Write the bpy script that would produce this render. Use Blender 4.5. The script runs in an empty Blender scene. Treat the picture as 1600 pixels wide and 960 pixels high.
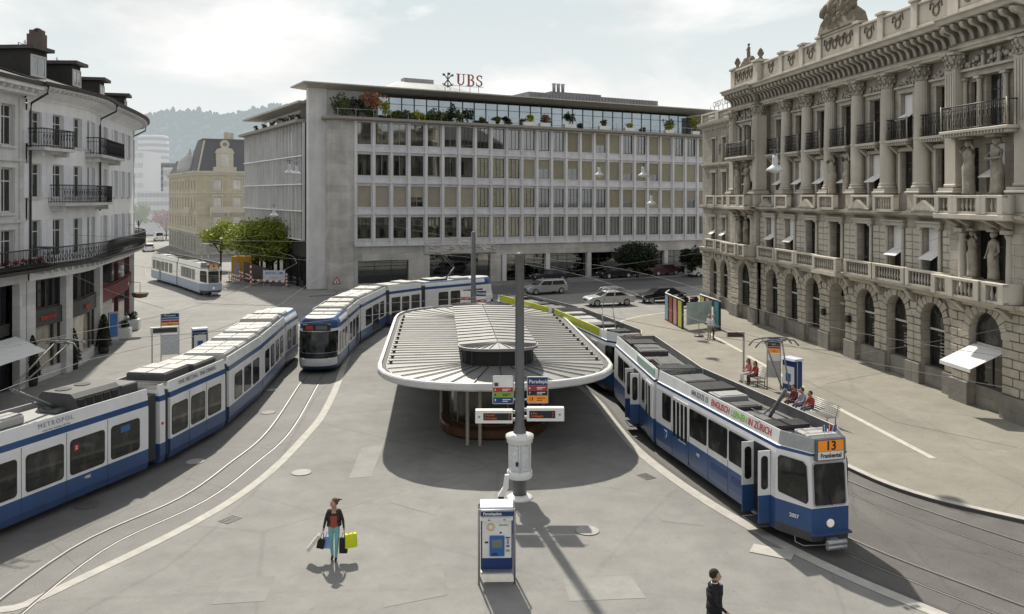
import bpy, bmesh, math, random
from mathutils import Vector, Matrix
R = math.radians
rnd = random.Random(7)
F, H, HV = 1300.0, 10.2, 305.0          # focal length in photo pixels, eye height, horizon row
C = bpy.context.scene.collection
def G(u, v, z=0.0):                      # point at height z seen at photo pixel (u, v)
    Y = F * (H - z) / (v - HV)
    return ((u - 800) / F * Y, Y, z)

# ------------------------------------------------------------------ mesh builder
class MB:
    def __init__(s): s.v = []; s.f = []; s.m = []; s.sm = []; s.cur = 0; s.smooth = False
    def face(s, pts, sm=None):
        b = len(s.v); s.v += [tuple(p) for p in pts]; s.f.append(tuple(range(b, b + len(pts)))); s.m.append(s.cur)
        s.sm.append(s.smooth if sm is None else sm)
    def idx(s, faces, base, sm=True):
        for f in faces: s.f.append(tuple(base + i for i in f)); s.m.append(s.cur); s.sm.append(sm)
    def box(s, x0, x1, y0, y1, z0, z1):
        b = len(s.v)
        s.v += [(x0,y0,z0),(x1,y0,z0),(x1,y1,z0),(x0,y1,z0),(x0,y0,z1),(x1,y0,z1),(x1,y1,z1),(x0,y1,z1)]
        s.idx([(3,2,1,0),(4,5,6,7),(0,1,5,4),(1,2,6,5),(2,3,7,6),(3,0,4,7)], b, False); return s
    def bbox(s, x0, x1, y0, y1, z0, z1, c):          # box with chamfered edges at front/top outline
        c = min(c, (x1-x0)/2.01, (y1-y0)/2.01, (z1-z0)/2.01)
        bm = bmesh.new(); bmesh.ops.create_cube(bm, size=1)
        for v in bm.verts: v.co = Vector(((x0+x1)/2+v.co.x*(x1-x0),(y0+y1)/2+v.co.y*(y1-y0),(z0+z1)/2+v.co.z*(z1-z0)))
        bmesh.ops.bevel(bm, geom=bm.edges[:], offset=c, segments=1, affect='EDGES'); s.addbm(bm); return s
    def addbm(s, bm, mat=None, sm=False):
        b = len(s.v); bm.verts.index_update()
        s.v += [tuple((mat @ v.co) if mat else v.co) for v in bm.verts]
        for f in bm.faces: s.f.append(tuple(b+v.index for v in f.verts)); s.m.append(s.cur); s.sm.append(sm)
        bm.free()
    def obox(s, p, d, L, w, h):                      # box from point p along horizontal dir d
        d = Vector(d).normalized(); n = Vector((-d.y, d.x, 0)); p = Vector(p); b = len(s.v)
        q = [p-n*w/2, p+d*L-n*w/2, p+d*L+n*w/2, p+n*w/2]
        s.v += [tuple(a) for a in q] + [tuple(a+Vector((0,0,h))) for a in q]
        s.idx([(3,2,1,0),(4,5,6,7),(0,1,5,4),(1,2,6,5),(2,3,7,6),(3,0,4,7)], b, False)
    def prism(s, pts, z0, z1, cap=True, sm=False):   # horizontal outline (x,y), counter-clockwise
        n = len(pts)
        b = len(s.v); s.v += [(p[0],p[1],z0) for p in pts] + [(p[0],p[1],z1) for p in pts]
        s.idx([(i,(i+1)%n,n+(i+1)%n,n+i) for i in range(n)], b, sm)
        if cap: s.idx([tuple(range(n-1,-1,-1)), tuple(range(n,2*n))], b, False)
    def prof(s, pts, x0, x1):                        # outline in (y,z), swept along x
        n = len(pts); b = len(s.v)
        s.v += [(x0,p[0],p[1]) for p in pts] + [(x1,p[0],p[1]) for p in pts]
        s.idx([(i,n+i,n+(i+1)%n,(i+1)%n) for i in range(n)], b, False)
        s.idx([tuple(range(n)), tuple(range(2*n-1,n-1,-1))], b, False)
    def profy(s, pts, y0, y1, sm=False):             # outline in (x,z), swept along y
        n = len(pts); b = len(s.v)
        s.v += [(p[0],y0,p[1]) for p in pts] + [(p[0],y1,p[1]) for p in pts]
        s.idx([(i,(i+1)%n,n+(i+1)%n,n+i) for i in range(n)], b, sm)
        s.idx([tuple(range(n-1,-1,-1)), tuple(range(n,2*n))], b, False)
    def lathe(s, prof, c=(0,0,0), n=16, sx=1, sy=1, sm=True, cap=True, ang=0):
        b = len(s.v); k = len(prof)
        for r, z in prof:
            for i in range(n):
                a = 2*math.pi*i/n + ang
                s.v.append((c[0]+r*sx*math.cos(a), c[1]+r*sy*math.sin(a), c[2]+z))
        s.idx([(j*n+i, j*n+(i+1)%n, (j+1)*n+(i+1)%n, (j+1)*n+i) for j in range(k-1) for i in range(n)], b, sm)
        if cap: s.idx([tuple(range(n-1,-1,-1)), tuple((k-1)*n+i for i in range(n))], b, False)
    def tube(s, pts, r, n=6, sm=True, r2=None):
        pts = [Vector(p) for p in pts]; b = len(s.v); k = len(pts)
        for j, p in enumerate(pts):
            d = (pts[min(j+1,k-1)] - pts[max(j-1,0)]).normalized()
            a = Vector((0,0,1)) if abs(d.z) < .9 else Vector((1,0,0))
            e1 = d.cross(a).normalized(); e2 = d.cross(e1)
            rr = r if r2 is None else r + (r2-r)*j/(k-1)
            for i in range(n):
                t = 2*math.pi*i/n; s.v.append(tuple(p + e1*rr*math.cos(t) + e2*rr*math.sin(t)))
        s.idx([(j*n+i,(j+1)*n+i,(j+1)*n+(i+1)%n,j*n+(i+1)%n) for j in range(k-1) for i in range(n)], b, sm)
        s.idx([tuple(range(n)), tuple((k-1)*n+i for i in range(n-1,-1,-1))], b, False)
    def ball(s, c, r, sx=1, sy=1, sz=1, sub=2, jit=0):
        bm = bmesh.new(); bmesh.ops.create_icosphere(bm, subdivisions=sub, radius=1)
        for v in bm.verts:
            q = 1 + (rnd.uniform(-jit, jit) if jit else 0)
            v.co = Vector((c[0]+v.co.x*r*sx*q, c[1]+v.co.y*r*sy*q, c[2]+v.co.z*r*sz*q))
        s.addbm(bm, sm=True)
    def loft(s, loops, sm=False, cap=True, mats=None):  # equal-length closed loops
        n = len(loops[0]); b = len(s.v)
        for l in loops: s.v += [tuple(p) for p in l]
        for j in range(len(loops)-1):
            if mats: s.cur = mats[j]
            s.idx([(j*n+i, j*n+(i+1)%n, (j+1)*n+(i+1)%n, (j+1)*n+i) for i in range(n)], b, sm)
        if cap: s.idx([tuple(range(n-1,-1,-1)), tuple((len(loops)-1)*n+i for i in range(n))], b, False)
    def ribbon(s, pts, w, z):                        # flat strip around a path
        q = offset(pts, w/2); p = offset(pts, -w/2)
        for i in range(len(pts)-1):
            s.face([(p[i][0],p[i][1],z),(p[i+1][0],p[i+1][1],z),(q[i+1][0],q[i+1][1],z),(q[i][0],q[i][1],z)])
    def bar(s, pts, w, z0, z1):
        q = offset(pts, w/2); p = offset(pts, -w/2)
        s.prism(p + q[::-1], z0, z1)
    def mesh(s, name, fix=True):
        me = bpy.data.meshes.new(name); me.from_pydata(s.v, [], s.f)
        me.polygons.foreach_set('material_index', s.m); me.polygons.foreach_set('use_smooth', s.sm)
        if fix:
            bm = bmesh.new(); bm.from_mesh(me); bmesh.ops.recalc_face_normals(bm, faces=bm.faces[:]); bm.to_mesh(me); bm.free()
        me.update(); return me
    def build(s, name, mats, parent=None, loc=(0,0,0), rz=0, fix=True):
        return put(name, s.mesh(name, fix), mats, parent, loc, rz)
def put(name, me, mats, parent=None, loc=(0,0,0), rz=0):
    o = bpy.data.objects.new(name, me); C.objects.link(o)
    if mats is not None and not me.materials:
        for m in (mats if isinstance(mats, (list, tuple)) else [mats]): me.materials.append(m)
    o.parent = parent; o.location = loc; o.rotation_euler = (0,0,rz); return o
def offset(pts, d):
    out = []; n = len(pts)
    for i in range(n):
        a = Vector(pts[max(i-1,0)][:2]); b = Vector(pts[min(i+1,n-1)][:2]); t = (b-a).normalized()
        out.append((pts[i][0] + t.y*d, pts[i][1] - t.x*d))     # positive d: to the right of travel
    return out
def smooth_path(pts, n=8):                           # Catmull-Rom
    P = [Vector(p) for p in pts]; P = [P[0]*2-P[1]] + P + [P[-1]*2-P[-2]]; out = []
    for i in range(1, len(P)-2):
        for k in range(n):
            t = k/n; a,b,c,d = P[i-1:i+3]
            out.append(tuple(.5*((2*b)+(c-a)*t+(2*a-5*b+4*c-d)*t*t+(3*b-a-3*c+d)*t**3)))
    out.append(tuple(P[-2])); return out
def tag(o, label=None, cat=None, group=None, kind=None):
    if label: o['label'] = label
    if cat: o['category'] = cat
    if group: o['group'] = group
    if kind: o['kind'] = kind
    return o
def thing(name, label, cat, loc=(0,0,0), rz=0, group=None):
    o = bpy.data.objects.new(name, None); C.objects.link(o); o.empty_display_size = .2
    o.location = loc; o.rotation_euler = (0,0,rz); return tag(o, label, cat, group)
def dup_tree(o, parent=None):
    c = o.copy(); C.objects.link(c); c.parent = parent
    for ch in list(o.children): dup_tree(ch, c)
    return c
_font = {}
def text_mesh(body, size, bold=0.0, align='CENTER', ext=.004, spacing=1.0, sx=1.0):
    cu = bpy.data.curves.new('t', 'FONT'); cu.body = body; cu.size = size; cu.align_x = align; cu.align_y = 'CENTER'
    cu.extrude = ext; cu.offset = bold; cu.space_character = spacing; cu.resolution_u = 3
    o = bpy.data.objects.new('t', cu); C.objects.link(o)
    dg = bpy.context.evaluated_depsgraph_get(); dg.update()
    me = bpy.data.meshes.new_from_object(o.evaluated_get(dg)); bpy.data.objects.remove(o); bpy.data.curves.remove(cu)
    # stand upright: text in x/z plane, front towards -y
    me.transform(Matrix(((sx,0,0,0),(0,0,-1,0),(0,1,0,0),(0,0,0,1)))); return me
def lettering(body, size, mat, parent, loc, rz=0, bold=0.0, align='CENTER', ext=.004, spacing=1.0, sx=1.0, tilt=0, name='lettering'):
    me = text_mesh(body, size, bold, align, ext, spacing, sx); me.materials.clear(); me.materials.append(mat)
    o = put(name, me, None, parent, loc, rz); o.rotation_euler = (tilt, 0, rz); return o

# ------------------------------------------------------------------ materials
def mat(name, col, rough=.6, metal=0.0, var=.12, scale=1.5, bump=0.0, bscale=None, spec=.5, haze=0.0, streak=0.0, rand=0.0, hcol=(.74,.78,.80), hz=.8, emit=None):
    m = bpy.data.materials.new(name); m.use_nodes = True; nt = m.node_tree; N = nt.nodes; L = nt.links
    p = N['Principled BSDF']; p.inputs['Roughness'].default_value = rough; p.inputs['Metallic'].default_value = metal
    p.inputs['Specular IOR Level'].default_value = spec
    tc = N.new('ShaderNodeTexCoord'); vec = tc.outputs['Object']
    oi = N.new('ShaderNodeObjectInfo')
    ad = N.new('ShaderNodeVectorMath'); ad.operation = 'ADD'; sc = N.new('ShaderNodeVectorMath'); sc.operation = 'SCALE'
    cb = N.new('ShaderNodeCombineXYZ'); L.new(oi.outputs['Random'], cb.inputs[0]); L.new(oi.outputs['Random'], cb.inputs[1])
    sc.inputs['Scale'].default_value = 37.0; L.new(cb.outputs[0], sc.inputs[0]); L.new(vec, ad.inputs[0]); L.new(sc.outputs[0], ad.inputs[1]); vec = ad.outputs[0]
    c = N.new('ShaderNodeRGB'); c.outputs[0].default_value = (*col, 1); cur = c.outputs[0]
    def mul(cur, fac_out, lo, hi):
        mr = N.new('ShaderNodeMapRange'); mr.inputs['From Min'].default_value = .3; mr.inputs['From Max'].default_value = .7
        mr.inputs['To Min'].default_value = lo; mr.inputs['To Max'].default_value = hi; L.new(fac_out, mr.inputs['Value'])
        mx = N.new('ShaderNodeVectorMath'); mx.operation = 'SCALE'; L.new(cur, mx.inputs[0]); L.new(mr.outputs[0], mx.inputs['Scale']); return mx.outputs[0]
    if var:
        n1 = N.new('ShaderNodeTexNoise'); n1.inputs['Scale'].default_value = scale; n1.inputs['Detail'].default_value = 6; n1.inputs['Roughness'].default_value = .65
        L.new(vec, n1.inputs['Vector']); cur = mul(cur, n1.outputs[0], 1-var, 1+var)
    if streak:
        mp = N.new('ShaderNodeMapping'); mp.inputs['Scale'].default_value = (1.3,1.3,.12); L.new(vec, mp.inputs[0])
        n2 = N.new('ShaderNodeTexNoise'); n2.inputs['Scale'].default_value = 1.2; n2.inputs['Detail'].default_value = 5; L.new(mp.outputs[0], n2.inputs['Vector']); cur = mul(cur, n2.outputs[0], 1-streak, 1+streak*.6)
    if rand:
        mr = N.new('ShaderNodeMapRange'); mr.inputs['To Min'].default_value = 1-rand; mr.inputs['To Max'].default_value = 1+rand; L.new(oi.outputs['Random'], mr.inputs[0])
        mx = N.new('ShaderNodeVectorMath'); mx.operation = 'SCALE'; L.new(cur, mx.inputs[0]); L.new(mr.outputs[0], mx.inputs['Scale']); cur = mx.outputs[0]
    L.new(cur, p.inputs['Base Color']); m['col_out'] = cur.node.name
    if bump:
        n3 = N.new('ShaderNodeTexNoise'); n3.inputs['Scale'].default_value = bscale or scale*8; n3.inputs['Detail'].default_value = 4; L.new(vec, n3.inputs['Vector'])
        b = N.new('ShaderNodeBump'); b.inputs['Strength'].default_value = bump; b.inputs['Distance'].default_value = .05; L.new(n3.outputs[0], b.inputs['Height']); L.new(b.outputs[0], p.inputs['Normal'])
    if emit:
        p.inputs['Emission Color'].default_value = (*emit[:3],1); p.inputs['Emission Strength'].default_value = emit[3]
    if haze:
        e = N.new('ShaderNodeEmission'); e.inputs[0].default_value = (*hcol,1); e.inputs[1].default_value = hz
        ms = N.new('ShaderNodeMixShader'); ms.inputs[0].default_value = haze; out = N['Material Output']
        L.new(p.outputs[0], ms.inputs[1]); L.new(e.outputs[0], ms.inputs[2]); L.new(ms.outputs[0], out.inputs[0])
    return m
def glass(name, col=(.02,.024,.027), rough=.06, var=.5, scale=.9, spec=.6, **k): return mat(name, col, rough, 0, var, scale, spec=spec, **k)
def add_joints(m, sx, sz, mortar=.55, w=.02, axis='XZ', offs=.5):
    """darken masonry joints procedurally: brick texture in the wall plane"""
    nt = m.node_tree; N = nt.nodes; L = nt.links; p = N['Principled BSDF']
    tc = N.new('ShaderNodeTexCoord'); sp = N.new('ShaderNodeSeparateXYZ'); cb = N.new('ShaderNodeCombineXYZ'); L.new(tc.outputs['Object'], sp.inputs[0])
    ax = N.new('ShaderNodeMath'); ax.operation = 'ADD'; L.new(sp.outputs[0], ax.inputs[0]); L.new(sp.outputs[1], ax.inputs[1])
    L.new(ax.outputs[0], cb.inputs[0]); L.new(sp.outputs[2], cb.inputs[1])
    b = N.new('ShaderNodeTexBrick'); b.offset = offs; b.inputs['Scale'].default_value = 1; b.inputs['Brick Width'].default_value = sx; b.inputs['Row Height'].default_value = sz
    b.inputs['Mortar Size'].default_value = w; b.inputs['Color1'].default_value = (1,1,1,1); b.inputs['Color2'].default_value = (.82,.82,.82,1); b.inputs['Mortar'].default_value = (mortar,)*3 + (1,)
    L.new(cb.outputs[0], b.inputs['Vector'])
    src = p.inputs['Base Color'].links[0].from_socket
    mx = N.new('ShaderNodeMixRGB'); mx.blend_type = 'MULTIPLY'; mx.inputs[0].default_value = 1; L.new(src, mx.inputs[1]); L.new(b.outputs[0], mx.inputs[2]); L.new(mx.outputs[0], p.inputs['Base Color'])
    return m

# ------------------------------------------------------------------ wall with openings
def wall(mb, s0, s1, z0, z1, ops, depth=.25, mapf=None, extra=()):
    """wall plane y=0 (outside is -y) from s0 to s1, openings (a,b,c,d): s a..b, z c..d, with reveals going inwards"""
    mapf = mapf or (lambda s, y, z: (s, y, z))
    ss = sorted({round(x,4) for x in [s0,s1,*extra] + [q for o in ops for q in o[:2]] if s0 <= x <= s1})
    zs = sorted({round(x,4) for x in [z0,z1] + [q for o in ops for q in o[2:4]] if z0 <= x <= z1})
    for i in range(len(ss)-1):
        for j in range(len(zs)-1):
            cs, cz = (ss[i]+ss[i+1])/2, (zs[j]+zs[j+1])/2
            if any(o[0] < cs < o[1] and o[2] < cz < o[3] for o in ops): continue
            mb.face([mapf(ss[i],0,zs[j]), mapf(ss[i+1],0,zs[j]), mapf(ss[i+1],0,zs[j+1]), mapf(ss[i],0,zs[j+1])])
    for a,b,c,d in [o[:4] for o in ops]:
        q = lambda s,z,y: mapf(s,y,z)
        for (p,r) in (((a,c),(b,c)),((b,c),(b,d)),((b,d),(a,d)),((a,d),(a,c))):
            mb.face([q(*p,0), q(*r,0), q(*r,depth), q(*p,depth)])
def arch_pts(cx, zs, r, n=12, rz=None):
    rz = rz or r
    return [(cx - r*math.cos(math.pi*i/n), zs + rz*math.sin(math.pi*i/n)) for i in range(n+1)]
def rrect(x0, x1, z0, z1, r, n=3):
    out = []
    for cx, cz, a0 in ((x1-r,z0+r,-90),(x1-r,z1-r,0),(x0+r,z1-r,90),(x0+r,z0+r,180)):
        for i in range(n+1):
            a = R(a0+90*i/n); out.append((cx+r*math.cos(a), cz+r*math.sin(a)))
    return out
# ------------------------------------------------------------------ camera, sky, sun
sc = bpy.context.scene
cam = bpy.data.cameras.new('camera'); co = bpy.data.objects.new('camera', cam); C.objects.link(co); sc.camera = co
co.location = (0,0,H); co.rotation_euler = (R(90),0,0)
cam.sensor_width = 36; cam.lens = 36*F/1600; cam.shift_y = -(480-HV)/1600; cam.clip_end = 6000; cam.clip_start = .1
sc.view_settings.view_transform = 'Standard'; sc.view_settings.look = 'None'; sc.view_settings.exposure = 0; sc.view_settings.gamma = 1
sc.cycles.use_denoising = True; sc.cycles.max_bounces = 6; sc.cycles.diffuse_bounces = 3; sc.cycles.glossy_bounces = 3; sc.cycles.transmission_bounces = 4; sc.cycles.transparent_max_bounces = 6
sc.cycles.caustics_reflective = False; sc.cycles.caustics_refractive = False; sc.cycles.use_adaptive_sampling = True; sc.cycles.adaptive_threshold = .02
SUNH = Vector((-.23,.973,0)).normalized(); ELEV = R(46)
sun = bpy.data.lights.new('sun', 'SUN'); sun.energy = 5.2; sun.angle = R(1.1); sun.color = (1,.935,.82)
so = bpy.data.objects.new('sun', sun); C.objects.link(so)
sd = Vector((SUNH.x*math.cos(ELEV), SUNH.y*math.cos(ELEV), math.sin(ELEV)))
so.rotation_euler = sd.to_track_quat('Z','Y').to_euler(); so.location = sd*100
w = bpy.data.worlds.new('World'); sc.world = w; w.use_nodes = True; nt = w.node_tree; N = nt.nodes; L = nt.links
bg = N['Background']; bg.inputs[1].default_value = .152
sk = N.new('ShaderNodeTexSky'); sk.sky_type = 'NISHITA'; sk.sun_disc = False; sk.sun_elevation = ELEV; sk.sun_rotation = math.atan2(SUNH.x, SUNH.y)
sk.air_density = 1.0; sk.dust_density = 2.0; sk.ozone_density = 1.0
hs = N.new('ShaderNodeHueSaturation'); hs.inputs['Saturation'].default_value = .40; hs.inputs['Value'].default_value = .80; L.new(sk.outputs[0], hs.inputs['Color']); dk = N.new('ShaderNodeMixRGB'); dk.blend_type = 'DARKEN'; dk.inputs[0].default_value = 1; dk.inputs[2].default_value = (4.75,5.2,5.3,1); L.new(hs.outputs[0], dk.inputs[1])
tc = N.new('ShaderNodeTexCoord'); mp = N.new('ShaderNodeMapping'); mp.inputs['Scale'].default_value = (1,1,2.3); mp.inputs['Location'].default_value = (.4,.15,.05); L.new(tc.outputs['Generated'], mp.inputs[0])
nz = N.new('ShaderNodeTexNoise'); nz.inputs['Scale'].default_value = 2.7; nz.inputs['Detail'].default_value = 9; nz.inputs['Roughness'].default_value = .55; nz.inputs['Distortion'].default_value = .25; L.new(mp.outputs[0], nz.inputs['Vector'])
cr = N.new('ShaderNodeValToRGB'); cr.color_ramp.elements[0].position = .46; cr.color_ramp.elements[0].color = (0,0,0,1); cr.color_ramp.elements[1].position = .58; cr.color_ramp.elements[1].color = (1,1,1,1); L.new(nz.outputs[0], cr.inputs[0])
# cloud brightness: lit tops and grey undersides
n2 = N.new('ShaderNodeTexNoise'); n2.inputs['Scale'].default_value = 5.2; n2.inputs['Detail'].default_value = 7; L.new(mp.outputs[0], n2.inputs['Vector'])
c2 = N.new('ShaderNodeValToRGB'); c2.color_ramp.elements[0].position = .33; c2.color_ramp.elements[0].color = (4.7,4.9,4.95,1); c2.color_ramp.elements[1].position = .6; c2.color_ramp.elements[1].color = (7.6,7.5,7.3,1); L.new(n2.outputs[0], c2.inputs[0])
mx = N.new('ShaderNodeMixRGB'); L.new(cr.outputs[0], mx.inputs[0]); L.new(dk.outputs[0], mx.inputs[1]); L.new(c2.outputs[0], mx.inputs[2])
# bright veil of haze low in the sky towards the sun
sp = N.new('ShaderNodeSeparateXYZ'); L.new(tc.outputs['Generated'], sp.inputs[0])
mr = N.new('ShaderNodeMapRange'); mr.inputs['From Min'].default_value = .02; mr.inputs['From Max'].default_value = .22; mr.inputs['To Min'].default_value = .75; mr.inputs['To Max'].default_value = 0; L.new(sp.outputs[2], mr.inputs[0])
m2 = N.new('ShaderNodeMixRGB'); m2.inputs[2].default_value = (6.6,6.55,6.4,1); L.new(mr.outputs[0], m2.inputs[0]); L.new(mx.outputs[0], m2.inputs[1]); L.new(m2.outputs[0], bg.inputs[0])

# ------------------------------------------------------------------ shared materials
MT = {}
MT['asphalt'] = mat('pale_worn_asphalt', (.248,.243,.229), .85, 0, .12, .9, .25, 14)
MT['trackbed'] = mat('grey_track_paving', (.16,.156,.15), .75, 0, .14, .5, .25, 12)
MT['darktrack'] = mat('dark_track_asphalt', (.105,.10,.094), .7, 0, .2, .6, .25, 12)
MT['road'] = mat('road_asphalt', (.13,.13,.13), .8, 0, .15, .6, .2, 12)
MT['pave'] = mat('warm_pavement', (.258,.24,.2), .85, 0, .10, .8, .25, 12)
MT['kerb'] = mat('pale_granite_kerb', (.42,.405,.37), .8, 0, .16, 2.5)
MT['kerbdark'] = mat('dark_kerb_face', (.09,.085,.08), .8)
MT['paint'] = mat('worn_road_paint', (.5,.48,.42), .8, 0, .18, 3)
def weather(m, seams=7.0, crack=.5):
    nt = m.node_tree; N = nt.nodes; L = nt.links; p = N['Principled BSDF']; src = p.inputs['Base Color'].links[0].from_socket
    tc = N.new('ShaderNodeTexCoord'); cur = src
    def mulr(fac, f0, f1, t0, t1):
        nonlocal cur
        mr = N.new('ShaderNodeMapRange'); mr.inputs['From Min'].default_value = f0; mr.inputs['From Max'].default_value = f1; mr.inputs['To Min'].default_value = t0; mr.inputs['To Max'].default_value = t1; L.new(fac, mr.inputs[0])
        sc_ = N.new('ShaderNodeVectorMath'); sc_.operation = 'SCALE'; L.new(cur, sc_.inputs[0]); L.new(mr.outputs[0], sc_.inputs['Scale']); cur = sc_.outputs[0]
    # repair patches: large cells with their own tone
    ds = N.new('ShaderNodeTexNoise'); ds.inputs['Scale'].default_value = .5; L.new(tc.outputs['Object'], ds.inputs['Vector'])
    mxv = N.new('ShaderNodeMixRGB'); mxv.inputs[0].default_value = .12; L.new(tc.outputs['Object'], mxv.inputs[1]); L.new(ds.outputs['Color'], mxv.inputs[2])
    v = N.new('ShaderNodeTexVoronoi'); v.inputs['Scale'].default_value = 1/seams; v.distance = 'CHEBYCHEV'; L.new(mxv.outputs[0], v.inputs['Vector']); mulr(v.outputs['Color'], .0, 1, .90, 1.06)
    v2 = N.new('ShaderNodeTexVoronoi'); v2.feature = 'DISTANCE_TO_EDGE'; v2.inputs['Scale'].default_value = 1/seams; L.new(mxv.outputs[0], v2.inputs['Vector']); mulr(v2.outputs['Distance'], .0, .008, crack, 1)
    # stains and drips
    n = N.new('ShaderNodeTexNoise'); n.inputs['Scale'].default_value = .23; n.inputs['Detail'].default_value = 8; n.inputs['Roughness'].default_value = .7; L.new(tc.outputs['Object'], n.inputs['Vector']); mulr(n.outputs[0], .35, .68, .84, 1.08)
    n = N.new('ShaderNodeTexNoise'); n.inputs['Scale'].default_value = 3.1; n.inputs['Detail'].default_value = 6; n.inputs['Roughness'].default_value = .75; L.new(tc.outputs['Object'], n.inputs['Vector']); mulr(n.outputs[0], .3, .42, .80, 1)
    v3 = N.new('ShaderNodeTexVoronoi'); v3.inputs['Scale'].default_value = 1.1; L.new(tc.outputs['Object'], v3.inputs['Vector']); mulr(v3.outputs['Distance'], .03, .055, .72, 1)
    g_ = N.new('ShaderNodeTexNoise'); g_.inputs['Scale'].default_value = 38; g_.inputs['Detail'].default_value = 2; L.new(tc.outputs['Object'], g_.inputs['Vector']); mulr(g_.outputs[0], .3, .7, .90, 1.10)
    L.new(cur, p.inputs['Base Color'])
def grime(m, z0=.25, z1=1.0, f=.55):
    nt = m.node_tree; N = nt.nodes; L = nt.links; p = N['Principled BSDF']; src = p.inputs['Base Color'].links[0].from_socket
    tc = N.new('ShaderNodeTexCoord'); sp_ = N.new('ShaderNodeSeparateXYZ'); L.new(tc.outputs['Object'], sp_.inputs[0]); n = N.new('ShaderNodeTexNoise'); n.inputs['Scale'].default_value = 2.2; n.inputs['Detail'].default_value = 6; L.new(tc.outputs['Object'], n.inputs['Vector'])
    a = N.new('ShaderNodeMath'); a.operation = 'MULTIPLY_ADD'; a.inputs[1].default_value = -.9; L.new(n.outputs[0], a.inputs[0]); L.new(sp_.outputs[2], a.inputs[2])
    mr = N.new('ShaderNodeMapRange'); mr.inputs['From Min'].default_value = z0-.45; mr.inputs['From Max'].default_value = z1-.45; mr.inputs['To Min'].default_value = f; mr.inputs['To Max'].default_value = 0; L.new(a.outputs[0], mr.inputs[0])
    mx = N.new('ShaderNodeMixRGB'); mx.inputs[2].default_value = (.075,.068,.06,1); L.new(mr.outputs[0], mx.inputs[0]); L.new(src, mx.inputs[1]); L.new(mx.outputs[0], p.inputs['Base Color'])
weather(MT['asphalt'], 9.0, .86); weather(MT['pave'], 8.0, .88); weather(MT['trackbed'], 5.0, .8); weather(MT['darktrack'], 5.0, .8); weather(MT['road'], 6.0, .7)
MT['rail'] = mat('polished_rail_steel', (.30,.29,.275), .5, .6, .1, 3)
MT['groove'] = mat('rail_groove', (.03,.03,.03), .8)
MT['iron'] = mat('cast_iron_cover', (.13,.125,.12), .6, .3, .2, 6)
MT['paleiron'] = mat('pale_cover', (.34,.33,.31), .75, 0, .15, 5)
MT['steel'] = mat('grey_painted_steel', (.14,.142,.145), .5, .2, .12, 2)
MT['galv'] = mat('galvanised_steel', (.42,.43,.44), .45, .7, .1, 4)
MT['black'] = mat('black_metal', (.018,.018,.02), .45, .1, .2, 4)
MT['darkgrey'] = mat('dark_grey_plastic', (.055,.056,.058), .55, 0, .2, 4)
MT['white'] = mat('white_paint', (.78,.78,.76), .4, 0, .05, 2, streak=.06)
MT['tramwhite'] = mat('tram_white_paint', (.74,.75,.75), .28, 0, .05, .8, streak=.08)
MT['tramblue'] = mat('tram_blue_paint', (.030,.082,.215), .3, 0, .10, .7, streak=.10)
MT['blue'] = mat('signal_blue', (.012,.04,.16), .4)
MT['midblue'] = mat('mid_blue', (.03,.13,.36), .35)
MT['orange'] = mat('orange_sign', (.80,.27,.02), .5, emit=(.8,.25,.01,.12))
MT['yellow'] = mat('sign_yellow', (.72,.42,.03), .5)
MT['red'] = mat('sign_red', (.42,.03,.025), .5)
MT['green'] = mat('sign_green', (.22,.42,.05), .5)
MT['led'] = mat('amber_led', (.35,.06,.01), .5, emit=(.9,.18,.03,.35))
MT['glass'] = glass('dark_window_glass')
def interior_glass(name, rough=.05, spec=.45):
    m = glass(name, (.016,.017,.016), rough, .6, 1.6, spec); nt = m.node_tree; N = nt.nodes; L = nt.links; p = N['Principled BSDF']; src = p.inputs['Base Color'].links[0].from_socket
    tc = N.new('ShaderNodeTexCoord'); mp = N.new('ShaderNodeMapping'); mp.inputs['Scale'].default_value = (1.6,1.6,1.1); L.new(tc.outputs['Object'], mp.inputs[0])
    n = N.new('ShaderNodeTexNoise'); n.inputs['Scale'].default_value = 1.5; n.inputs['Detail'].default_value = 3; n.inputs['Roughness'].default_value = .45; L.new(mp.outputs[0], n.inputs['Vector'])
    r = N.new('ShaderNodeValToRGB'); e = r.color_ramp.elements; e[0].position = .50; e[0].color = (0,0,0,1); e[1].position = .70; e[1].color = (.05,.048,.040,1); k = e.new(.585); k.color = (.016,.017,.015,1); L.new(n.outputs[0], r.inputs[0])
    a = N.new('ShaderNodeMixRGB'); a.blend_type = 'ADD'; a.inputs[0].default_value = 1; L.new(src, a.inputs[1]); L.new(r.outputs[0], a.inputs[2]); L.new(a.outputs[0], p.inputs['Base Color']); return m
MT['tramglass'] = interior_glass('tinted_tram_glass')
MT['screen'] = mat('screen_glass', (.16,.20,.17), .15)
MT['rubber'] = mat('grey_rubber_bellows', (.06,.06,.062), .8)
MT['roofgrey'] = mat('grey_roof_metal', (.30,.30,.295), .5, .2, .12, 2)
MT['roofbox'] = mat('pale_roof_equipment', (.43,.425,.41), .5, 0, .12, 2)

grime(MT['tramblue'], .15, .95, .38)
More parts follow.
